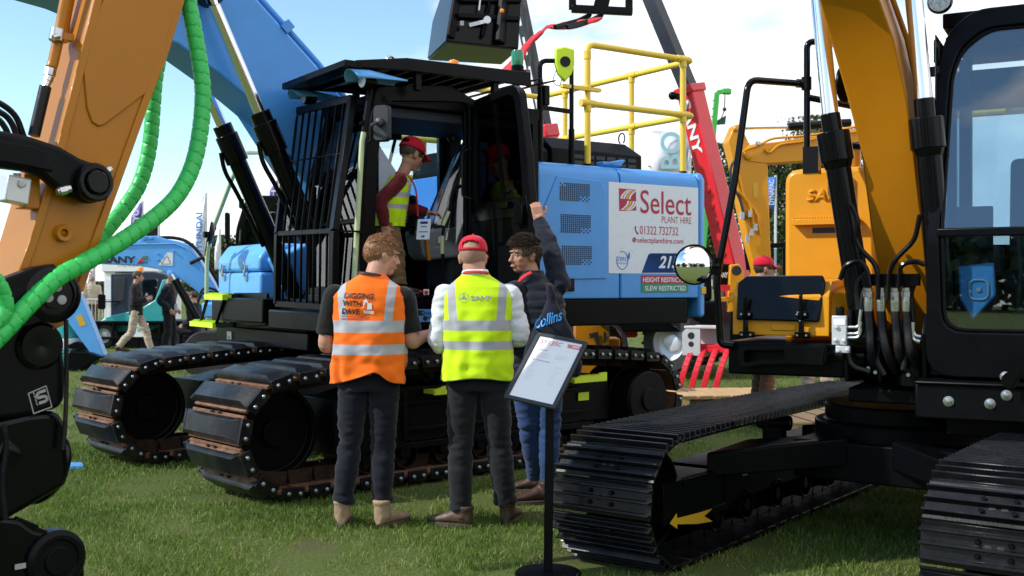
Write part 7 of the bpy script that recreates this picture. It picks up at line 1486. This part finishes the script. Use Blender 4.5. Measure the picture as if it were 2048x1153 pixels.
b.build('rail_frame', M['silver'], br); b = MB(); [b.box((x, 0, .02), (.05, .5, .03)) for x in (-.45, .45)]; b.build('feet', M['silver'], br)
c = dup(br); c.location.x -= 1.15; c.location.y -= .2; c['label'] = 'grey steel crowd barrier, further left and half hidden by the black linkage'; br['label'] = 'grey steel crowd barrier beside the dark loader at the far left'; br['group'] = c['group'] = 'crowd barriers'
def flag(label, u, v0, v1, ub, Z, m, word, wm, pole_v=None, wl=.62, name='feather_flag', vert=True):
    p = PX(u, v1, Z); o = thing(name, label, 'flag', (p.x, Z, 0)); s = Z / F; zt = EYE + (HY - v0) * s; zb = EYE + (HY - v1) * s; wd = (ub - u) * s
    b = MB(); b.tube([(0, 0, 0), (0, 0, zt + .05)], .035, 8); b.build('pole', M['silver'], o)
    b = MB(); n = 18; vs = []
    for i in range(n + 1):
        t = i / n; k = min(1, .25 + 1.6 * (1 - t)) if vert else 1
        for j in range(5): q = j / 4; vs.append((wd * k * q, .06 * math.sin(q * 4 + t * 5), zb + (zt - zb) * t))
    b.add(vs, [(i * 5 + j, i * 5 + j + 1, (i + 1) * 5 + j + 1, (i + 1) * 5 + j) for i in range(n) for j in range(4)], 0, True); f = b.build('cloth', m, o); so = f.modifiers.new('thick', 'SOLIDIFY'); so.thickness = .012
    if word:
        sg = 1 if wd > 0 else -1; h_ = abs(wd) * .55
        text('lettering', word, (wd * .5 + h_ / 2, -.10, zb + (zt - zb) * .12), (0, 0, 1), (-1, 0, 0), (zt - zb) * wl, h_, wm, f, 0, 0, .02)
    return o
flag('white feather flag lettered HYUNDAI in blue, left of the pale green pole', 412, 390, 530, 389, 30, M['flagwhite'], 'HYUNDAI', M['signblue'])
flag('purple feather flag lettered HYU above the blue boom', 285, 406, 462, 263, 31, M['purple'], 'HYU', M['flagwhite']); flag('dark grey feather flag behind the green hose', 318, 425, 480, 288, 32, M['darkgrey'], None, None)
flag('purple flag lettered H, beside the guard cage', 556, 362, 402, 540, 32, M['purple'], 'H', M['flagwhite'], wl=.4); flag('white and red banner left of the white cabin', 189, 528, 570, 177, 38, M['flagwhite'], 'AVA', M['red'])
flag('narrow white flag behind the pale green pole', 440, 460, 540, 430, 40, M['flagwhite'], None, None)
flag('large white flag with pale teal letters behind the yellow rails', 1379, 258, 350, 1302, 22, M['flagwhite'], 'BO', mat('pale_teal_print', (.35, .62, .68), .8), vert=False, wl=.8); flag('blue flag on a white pole, in front of the trees at right', 1551, 355, 418, 1532, 30, M['flagblue'], 'DYNAPAC', M['flagwhite'], vert=False, wl=.8)
# ---------------------------------------------------------------- red telehandlers
def beam(b, p, q, w_, h_, up, m=0): b.bar(p, q, w_, h_, up, m)
tR = thing('telehandler', 'red telehandler behind the blue excavator, lettered boom rising to the upper left', 'telehandler', PX(1400, 735, 18).to_2d().to_3d(), 0); O_ = tR.location.copy()
def LR(u, v, Z): return PX(u, v, Z) - O_
up = (.62, -.78, .1); b = MB(); p0, p1 = LR(1492, 640, 15.6), LR(1381, 186, 15.6); b.bar(p0, p1, .27, .30, up); rb = b.build('boom', M['red'], tR, bev=.02)
b = MB(); d = (p1 - p0).normalized(); b.bar(p1 - d * .02, p1 + d * .10, .32, .35, up); b.build('boom_collar', M['red'], rb, bev=.02)
b = MB(); b.bar(p1, LR(1304, 0, 16.0) , .18, .20, up); q1 = LR(1304, 0, 16.0); b.bar(q1, q1 + (q1 - p1) * .5, .18, .20, up); b.build('inner_boom', mat('navy_black_paint', (.013, .017, .028), .35, var=.2), rb, bev=.01)
b = MB(); p = LR(1345, 192, 15.5); b.sphere(p, .06, 14); b.bar(p, p1 - d * .1, .06, .08); b.build('boom_sensor', M['black'], rb)
dd = d; f1 = Vector(up).normalized(); xs = dd.cross(f1).normalized(); fn_ = (f1 - dd * f1.dot(dd)).normalized()
t0 = p1 - dd * .12 + fn_ * .225 + xs * (-.10 if True else 0)
text('lettering', 'SANY', p1 - dd * .10 - fn_.cross(dd) * 0 + (-xs) * .138 + fn_ * (-.09), -dd, fn_, .78, .17, M['white'], rb, .006, 0, .03)
b = MB(); 
for k in range(5): b = MB(); q = p0 + (p1 - p0) * (.30 + k * .07); b.lathe([(.06, 0), (.05, .02), (0, .02)], q - xs * .135, -xs, 14); b.build('boom_boss', M['red'], rb)
b = MB(); b.b2((-1.6, -.6, .75), (1.0, 1.3, 1.25)); b.b2((-1.5, -.55, 1.25), (.1, .9, 1.9)); b.build('chassis', M['black'], tR, bev=.04); b = MB(); b.b2((-1.5, -.62, 1.05), (-.55, -.6, 1.16)); b.build('red_trim', M['red'], tR)
road_wheel(LR(1350, 685, 17.6) , .50, .42, (.62, .78, 0), tR, M['silver']); road_wheel(LR(1398, 676, 18.9), .46, .45, (.8, .6, 0), tR, M['darkgrey'])
tL = thing('telehandler', 'telehandler behind the cab, dark patterned boom holding the black bucket high', 'telehandler', PX(1110, 700, 19).to_2d().to_3d(), 0); O_ = tL.location.copy()
b = MB(); p0, p1 = LR(1092, 262, 17), LR(1033, -30, 17); p2 = p1 + (p1 - p0) * .12; b.bar(p0, p2, .15, .17, up); tb_ = b.build('inner_boom', mat('navy_chip_paint', (.014, .018, .028), .4, var=.3, dirt=(.16, .17, .15), dscale=14, damt=.7, stretch=(1, 1, .15)), tL, bev=.01)
b = MB(); dd = (p1 - p0).normalized(); f1 = Vector(up); xs = dd.cross(f1).normalized(); fn_ = (f1 - dd * f1.dot(dd)).normalized()
for k in range(5): b = MB(); q = p0 + (p1 - p0) * (.12 + k * .2) - xs * .077; b.bar(q, q + dd * .28, .005, .05, fn_); b.build('boom_mark', M['white'], tb_)
b = MB(); q0 = LR(1140, 480, 17); b.bar(q0, p0, .24, .27, up); b.build('boom', M['red'], tL, bev=.02); b = MB(); b.bar(p0 - dd * .12, p0 + dd * .08, .28, .31, up); b.build('boom_collar', M['red'], tL, bev=.02)
b = MB(); b.b2((-1.8, -.3, .6), (1.4, 1.4, 1.4)); b.build('chassis', M['red'], tL, bev=.05)
for u in (1075, 1180): road_wheel(V(LR(u, 690, 18.6).x, -.35, .55), .55, .4, (0, 1, 0), tL, M['silver'])
bk_ = thing('loader_bucket', 'black loader bucket held high on the telehandler boom, above the cab roof', 'bucket', PX(950, 60, 15), 0); O_ = bk_.location.copy()
A1, A2, A3, A4 = LR(886, -12, 15.7), LR(857, 118, 15.6), LR(894, 83, 14.6), LR(908, -8, 14.7); B1, B2, B3, B4 = LR(1040, -14, 16.0), LR(1003, 127, 15.9), LR(1036, 98, 14.9), LR(1042, -8, 15.0)
def slab(b, q, t, m=0):
    q = [Vector(p) for p in q]; n = (q[1] - q[0]).cross(q[2] - q[0]).normalized() * t; k = len(q); b.add(q + [p + n for p in q], [tuple(range(k))[::-1], tuple(range(k, 2 * k))] + [(i, (i + 1) % k, k + (i + 1) % k, k + i) for i in range(k)], m)
A12 = LR(867, 45, 15.75); B12 = LR(1012, 55, 16.0)
b = MB(); slab(b, [A1, A12, A2, A3, A4], .02); slab(b, [B1, B12, B2, B3, B4], .02); slab(b, [A2, B2, B3, A3], .02); slab(b, [A3, B3, B4, A4], .02); shell_ = b.build('bucket_shell', M['blackgloss'], bk_, bev=.006)
b = MB(); b.bar(A3.lerp(B3, .05) + V(0, -.05, .05), A4.lerp(B4, .05) + V(0, -.05, 0), .05, .12); b.bar(A3.lerp(B3, .75) + V(0, -.08, .05), A4.lerp(B4, .75) + V(0, -.08, 0), .06, .18); b.bar(A3.lerp(A4, .55) + V(.1, -.05, 0), B3.lerp(B4, .55) + V(0, -.05, 0), .05, .06); b.bar(A3.lerp(A4, .9) + V(.1, -.05, 0), B3.lerp(B4, .9) + V(0, -.05, 0), .06, .06); b.bar(A3.lerp(B3, .5) + V(0, -.07, .1), A4.lerp(B4, .55) + V(0, -.07, 0), .03, .05); b.build('hitch_frame', M['black'], shell_, bev=.005)
b = MB(); p = A3.lerp(B3, .45).lerp(A4.lerp(B4, .45), .42) + V(0, -.1, 0); b.bar(p + V(-.16, 0, -.04), p + V(.08, 0, .02), .015, .05); b.bar(p + V(-.03, 0, .16), p + V(0, 0, .42), .015, .02); b.bar(p + V(-.14, 0, .46), p + V(0, 0, .38), .015, .02); b.lathe([(.05, -.02), (.05, .02), (0, .02)], p + V(.08, 0, .03), (0, -1, 0), 14); b.build('hitch_lever', M['silver'], shell_)
b = MB(); p = LR(1004, 22, 14.7); b.sphere(p, .03, 10); b.build('side_marker', M['amber'], shell_); b = MB(); p = LR(924, 47, 14.55); b.box(p, (.05, .02, .06)); b.build('rating_plate', M['greyprint'], shell_)
fc = thing('fork_carriage', 'black fork carriage high up with two bent forks, red cloth hanging from it', 'fork carriage', PX(1200, 15, 15), 0); O_ = fc.location.copy()
b = MB(); b.bar(LR(1143, 18, 15), LR(1265, 24, 15), .10, .10); b.bar(LR(1145, -20, 15), LR(1265, -14, 15), .10, .10); b.bar(LR(1145, 20, 15), LR(1145, -30, 15), .06, .10); b.bar(LR(1258, 24, 15), LR(1258, -30, 15), .06, .10); b.bar(LR(1200, 20, 15.1), LR(1215, -40, 15.1), .3, .2); b.bar(LR(1250, 24, 15), LR(1250, 30, 15), .08, .08); b.build('carriage', M['black'], fc, bev=.01)
for du in (0, 24):
    b = MB(); b.tube(round_path([LR(1180 + du, 18, 14.95), LR(1180 + du, 31, 14.95), LR(1158 + du, 42, 14.6), LR(1110 + du, 55, 14.0)], .06), .035, 8, flat=.6); b.build('fork', M['black'], fc)
cl_ = MB(); pts = [(1205, 35), (1180, 44), (1150, 50), (1120, 53), (1096, 54), (1083, 64), (1066, 78), (1052, 96), (1038, 118), (1018, 140), (1004, 156)]; P_ = smooth_path([PX(u, v, 14.5) for u, v in pts], 5); rs = [.02 + .055 * math.sin(math.pi * min(1, i / 22)) ** .8 if i < 22 else (.035 + .085 * ((i - 22) / (len(P_) - 22))) for i in range(len(P_))]
cl_.tube(P_, rs, 14, flat=.45); cl_o = remeshed('red_cloth', cl_, .014, M['redcloth'], None, 1, lambda p, n: fold(p, .02, (6, 6, 6), 2)); tag(cl_o, 'red cloth twisted round the raised forks and trailing down to the left', 'cloth')
# ---------------------------------------------------------------- orange machines behind
K = Frame((PX(1640, 600, 14).x, 14.4), (-1, -.1)); mi = thing('excavator', 'smaller orange excavator behind the red boom, boom level and arm hanging straight down', 'excavator', (K.o.x, K.o.y, 0), K.yaw)
def ky(u, v, y=.15): return K.y(u, v, y)
def kprism(pts, y0, y1, name, m, par, bev=.012):
    b = MB(); q = [ky(u, v, y1) for u, v in pts]; b.prism([(p.x, p.z) for p in q], lambda x, z: (x, y0, z), lambda x, z: (x, y1, z)); return b.build(name, m, par, bev=bev)
mo_ = M['orange_lit']; bm2 = kprism([(1490, 300), (1500, 290), (1560, 283), (1632, 272), (1760, 250), (1900, 262), (1900, 330), (1760, 312), (1635, 321), (1536, 328), (1500, 324), (1488, 312)], -.14, .14, 'boom', mo_, mi)
kprism([(1690, 288), (1737, 281), (1760, 282), (1760, 306), (1692, 310)], .141, .146, 'boom_band', M['blackprint'], bm2, 0); a = ky(1660, 305, .15); c = ky(1738, 290, .15); text('lettering', 'SANY', a + V(0, .004, 0), (-1, 0, .06), (0, 0, 1), a.x - c.x, .085, M['white'], bm2, 0, 0, .03)
am2 = kprism([(1456, 283), (1470, 250), (1477, 249), (1484, 253), (1497, 285), (1508, 300), (1536, 330), (1541, 490), (1545, 560), (1515, 560), (1500, 499), (1478, 390), (1467, 325)], -.13, .13, 'arm', mo_, mi)
b = MB()
for u, v, r in ((1471, 258, .035), (1496, 312, .055)): b.lathe([(r, 0), (r, .03), (r * .6, .045), (0, .045)], ky(u, v, .13), (0, 1, 0), 18)
b.build('pin_cap', mo_, am2)
kprism([(1506, 366), (1515, 366), (1516, 396), (1507, 396)], .131, .135, 'hazard_label', M['goldprint'], am2, 0)
b = MB()
for k, q in enumerate(([(1720, 252), (1640, 268), (1590, 274), (1545, 278), (1520, 290), (1485, 305), (1472, 340), (1478, 380), (1500, 410), (1508, 460)], [(1720, 262), (1640, 276), (1600, 284), (1560, 290), (1540, 305), (1530, 300)], [(1478, 350), (1490, 395), (1512, 425), (1520, 470)])): b.tube(smooth_path([ky(u, v, .17) for u, v in q], 6), .016, 8)
b.build('oil_pipe', mo_, mi)
b = MB()
for u, v in ((1484, 432), (1499, 428), (1503, 465), (1510, 455), (1495, 478), (1516, 287)): b.box(ky(u, v, .18), (.05, .05, .09 if v > 400 else .04))
b.build('pipe_fitting', M['steel'], mi); b = MB(); b.tube(smooth_path([ky(u, v, .15) for u, v in ((1484, 305), (1462, 335), (1466, 370), (1480, 400), (1490, 440))], 6), .018, 8); b.build('rubber_hose', M['darkgrey'], mi)
b = MB(); b.cyl(ky(1576, 254, .0), ky(1700, 246, .0), .055, n=18); b.build('arm_cylinder', M['blackgloss'], mi); b = MB(); b.cyl(ky(1474, 256, .0), ky(1580, 254, .0), .026, n=14); b.build('piston_rod', M['chrome'], mi)
b = MB(); b.b2((-3.4, -.9, .9), (-.6, .9, 1.9)); b.build('house', mo_, mi, bev=.05)
for s in (-1, 1): b = MB(); b.prism(fillet([(-.9, 0), (-.7, .3), (-.9, .62), (-3.2, .62), (-3.4, .3), (-3.2, 0)], .15), lambda x, z: (x, s * .8 - .2, z), lambda x, z: (x, s * .8 + .2, z)); b.build('crawler_track', M['tyre'], mi, bev=.02)
b = MB(); b.cyl(ky(1480, 380, -.1), ky(1500, 540, -.1), .05, n=14); b.build('bucket_cylinder', M['blackgloss'], mi)
p = PX(1462, 590, 13.4); sv = thing('excavator', 'small orange machine half hidden behind the round mirror, black panel lettered SANY', 'excavator', (p.x, p.y, 0)); O_ = sv.location.copy()
b = MB(); b.b2(LR(1436, 580, 13.4) - V(0, 0, 0), LR(1463, 528, 13.4) + V(0, .4, 0)); b.b2((.0, .05, .70), (.35, .7, 1.3)); b.build('counterweight', M['black'], sv, bev=.02); a, c = LR(1437, 556, 13.39), LR(1456, 545, 13.39); text('lettering', 'SANY', a, (1, 0, 0), (0, 0, 1), c.x - a.x, c.z - a.z, M['white'], sv, .003, 0, .03)
b = MB(); q = [LR(u, v, 13.3) for u, v in ((1460, 530), (1478, 528), (1488, 545), (1488, 620), (1456, 625), (1458, 570))]; b.prism([(p.x, p.z) for p in q], lambda x, z: (x, -.12, z), lambda x, z: (x, -.02, z)); b.bar(LR(1432, 600, 13.3), LR(1480, 598, 13.3), .05, .06); b.build('frame_plate', mo_, sv, bev=.01); b = MB(); b.b2(LR(1437, 582, 13.2), LR(1460, 570, 13.2) + V(0, .05, 0)); b.build('tail_lamp', M['red'], sv); b = MB(); b.lathe([(.06, 0), (.06, .01), (0, .01)], LR(1473, 542, 13.17), (0, -1, 0), 16); b.build('bore', M['blackprint'], sv)
op = PX(1195, 690, 14.2); ob = thing('machine_base', 'orange bolted machine base showing beneath the blue excavator, with a dark curved guard', 'machine base', (op.x, op.y, 0)); O_ = ob.location.copy()
b = MB(); b.b2(LR(1150, 692, 14.2), LR(1219, 646, 14.2) + V(0, .4, 0)); b.b2((-.4, .1, 0), (.3, .6, .8)); b.build('panel', M['orange'], ob, bev=.012); b = MB()
for u, v in ((1214, 652), (1215, 671), (1214, 687)): b.lathe([(.022, 0), (.018, .015), (0, .015)], LR(u, v, 14.2), (0, -1, 0), 8)
b.build('bolt_heads', M['steel'], ob); b = MB(); b.b2(LR(1207, 686, 14.19), LR(1210, 664, 14.19) + V(0, .02, 0)); b.add([LR(u, v, 14.185) for u, v in ((1178, 668), (1196, 664), (1200, 690), (1192, 690), (1190, 676), (1180, 678))], [(0, 1, 2, 3, 4, 5)]); b.build('black_marking', M['blackprint'], ob)
b = MB(); P_ = [LR(u, v, 14.0) for u, v in ((1196, 645), (1215, 645), (1235, 655), (1248, 675), (1252, 700))]
for a, c in zip(P_, P_[1:]): b.bar(a, c, .03, .45, (0, 1, 0))
b.build('curved_guard', mat('navy_steel', (.012, .018, .035), .4), ob)
cn_ = thing('loader_cab', 'black framed cab with a green beacon, half hidden behind the red cap man', 'cab', PX(1545, 600, 19).to_2d().to_3d()); O_ = cn_.location.copy(); b = MB()
for u in (1522, 1568): b.bar(LR(u, 600, 19), LR(u, 496, 19), .05, .05)
b.bar(LR(1516, 494, 19), LR(1572, 490, 19), .08, .3, (0, 1, 0)); b.b2((-.5, -.1, 0), (.6, 1, 1.2)); b.build('frame', M['black'], cn_, bev=.01); b = MB(); b.b2(LR(1524, 570, 19), LR(1566, 498, 19) + V(0, .02, 0)); b.build('window', M['glassrefl'], cn_); b = MB(); p = LR(1530, 492, 19); b.lathe([(.05, 0), (.055, .10), (.04, .17), (0, .19)], p, (0, 0, 1), 14); b.build('beacon_lens', M['greenlens'], cn_)
gc = thing('crane', 'thin bright green crane with a short jib, far behind the red boom', 'crane', PX(1422, 600, 60).to_2d().to_3d()); O_ = gc.location.copy(); b = MB(); G = M['green_crane']
p0, p1 = LR(1400, 570, 60), LR(1434, 186, 60)
b.bar(p0, p1, .26, .26); b.bar(p1, LR(1458, 181, 60), .2, .24)
for i in range(24): q = p0.lerp(p1, i / 24); b.box(q + V(-.16, -.05, 0), (.1, .1, .06))
b.build('mast', G, gc); b = MB(); b.bar(LR(1444, 183, 60), LR(1462, 184, 60), .35, .3); b.build('jib_head', M['green_crane'], gc, bev=.05); b = MB(); b.tube([LR(1450, 188, 60), LR(1449, 218, 60)], .03, 6); b.tube([LR(1449, 222, 60), LR(1442, 238, 60)], .03, 6); b.sphere(LR(1449, 219, 60), .12, 10); b.build('hook_cable', M['darkgrey'], gc); b = MB(); b.prism([(0, 0), (.45, .25), (.40, -.25), (-.25, -.3)], lambda x, z: LR(1436, 240, 60) + V(x, 0, z), lambda x, z: LR(1436, 240, 60) + V(x, .03, z)); b.build('pennant', mat('dark_green_cloth', (.02, .10, .07), .8), gc)
# ---------------------------------------------------------------- trees
def leaf_mat(name, c0, c1):
    m = bpy.data.materials.new(name); m.use_nodes = True; t = m.node_tree; b = t.nodes['Principled BSDF']; l = t.links.new; b.inputs['Roughness'].default_value = .6; b.inputs['Specular IOR Level'].default_value = .2
    at_ = nd(t, 'ShaderNodeAttribute', attribute_name='tone'); r = nd(t, 'ShaderNodeValToRGB'); r.color_ramp.elements[0].color = (*c0, 1); r.color_ramp.elements[1].color = (*c1, 1); l(at_.outputs['Fac'], r.inputs[0]); l(r.outputs[0], b.inputs['Base Color']); return m
M['leaf'] = leaf_mat('poplar_leaves', (.025, .045, .012), (.10, .13, .035)); M['bark'] = mat('tree_bark', (.09, .07, .05), .9, var=.3, bump=.5, bscale=12)
def tree(label, px, Z, vtop, wd, seed, grp, n=5200):
    rng = np.random.default_rng(seed); p = PX(px, 600, Z); H = EYE + (HY - vtop) * Z / F; o = thing('tree', label, 'tree', (p.x, Z, 0), 0, grp); b = MB(); b.tube([(0, 0, 0), (.1, 0, H * .5), (0, .1, H * .93)], [.22, .15, .03], 10)
    R_ = random.Random(seed); tips = []
    for i in range(26):
        z0 = H * (.12 + .78 * i / 26); a = R_.uniform(0, 6.28); k = wd * (1 - .75 * abs(z0 / H - .42)) * R_.uniform(.55, 1.0); e = Vector((math.cos(a) * k, math.sin(a) * k, z0 + H * R_.uniform(.06, .15))); b.tube([(0, 0, z0), e * .5 + V(0, 0, z0 * .5 - .0), e], [.07, .05, .015], 6); tips.append(e); tips.append(e.lerp(V(0, 0, z0), .45) + V(0, 0, .3))
    tips.append(V(0, 0, H * .97)); b.build('trunk', M['bark'], o)
    T_ = np.array([t[:] for t in tips]); k = rng.integers(0, len(T_), n); c = T_[k] + rng.normal(0, 1, (n, 3)) * np.array([wd * .22, wd * .22, H * .035]); c[:, 2] = np.clip(c[:, 2], .6, H); s = rng.uniform(.06, .15, n) * (Z / 60) ** .4
    a = rng.normal(0, 1, (n, 3)); a /= np.linalg.norm(a, axis=1)[:, None]; q = rng.normal(0, 1, (n, 3)); bb = np.cross(a, q); bb /= np.linalg.norm(bb, axis=1)[:, None]; a *= s[:, None]; bb *= (s * .6)[:, None]
    v = np.stack([c - a, c + bb, c + a, c - bb], 1).reshape(-1, 3); me = bpy.data.meshes.new('crown'); me.from_pydata(v.tolist(), [], np.arange(4 * n).reshape(-1, 4).tolist()); tn = np.clip(rng.normal(.4, .22, n) + rng.normal(0, .22, len(T_))[k], 0, 1); at_ = me.attributes.new('tone', 'FLOAT', 'POINT'); at_.data.foreach_set('value', np.repeat(tn, 4).astype(np.float32)); me.materials.append(M['leaf']); me.update()
    cr_ = bpy.data.objects.new('crown', me); COL.objects.link(cr_); cr_.parent = o; return o
G_ = 'trees in a row at the edge of the field'
for i, (px, Z, vt, wd, lb_) in enumerate(((1336, 62, 330, 1.5, 'green poplar right of the yellow rails, behind the blue counterweight'), (1398, 66, 322, 1.6, 'green poplar hidden behind the large white flag pole'), (1446, 70, 288, 1.5, 'pointed poplar between the red boom and the orange arm'), (1540, 64, 318, 1.7, 'poplar behind the blue flag'), (1575, 66, 300, 1.7, 'poplar rising just right of the blue flag'), (1612, 68, 235, 1.8, 'tallest poplar, behind the black handrail post'), (1655, 66, 250, 1.8, 'poplar showing between the cylinder and the handrail'), (1700, 64, 262, 1.8, 'poplar hidden behind the orange boom'))): tree(lb_, px, Z, vt, wd, i + 3, G_)
for i, (px, Z, vt, wd, lb_) in enumerate(((433, 70, 472, 1.6, 'small dark tree right of the HYUNDAI flag'), (392, 75, 488, 1.5, 'small tree left of the HYUNDAI flag'), (214, 60, 566, 1.2, 'low bush behind the crowd barrier'), (465, 72, 498, 1.6, 'low tree behind the blue toolbox'))): tree(lb_, px, Z, vt, wd, 40 + i, 'small trees far off at the left', 2600)

# the wood at the other edge of the field, behind the photographer: it shows in the glass
rng = np.random.default_rng(77); n = 16000; k = rng.integers(0, 60, n); cx_ = rng.uniform(-95, 45, 60); ch = rng.uniform(4.5, 9.5, 60)
c = np.stack([cx_[k] + rng.normal(0, 1.5, n), -48 + rng.normal(0, 1.6, n), ch[k] * rng.random(n) ** .75 + rng.normal(0, .4, n)], 1); c[:, 2] = np.abs(c[:, 2]); a = rng.normal(0, 1, (n, 3)); a /= np.linalg.norm(a, axis=1)[:, None]; q = rng.normal(0, 1, (n, 3)); bb = np.cross(a, q); bb /= np.linalg.norm(bb, axis=1)[:, None]; s_ = rng.uniform(.3, .6, n)[:, None]; a *= s_; bb *= s_
me = bpy.data.meshes.new('woodland'); me.from_pydata(np.stack([c - a, c + bb, c + a, c - bb], 1).reshape(-1, 3).tolist(), [], np.arange(4 * n).reshape(-1, 4).tolist()); at_ = me.attributes.new('tone', 'FLOAT', 'POINT'); at_.data.foreach_set('value', np.repeat(np.clip(rng.normal(.35, .2, n), 0, 1), 4).astype(np.float32)); me.materials.append(M['leaf']); wo = bpy.data.objects.new('woodland', me); COL.objects.link(wo); tag(wo, 'dark wood along the far edge of the field, mirrored in the cab glass', 'woodland', kind='stuff')
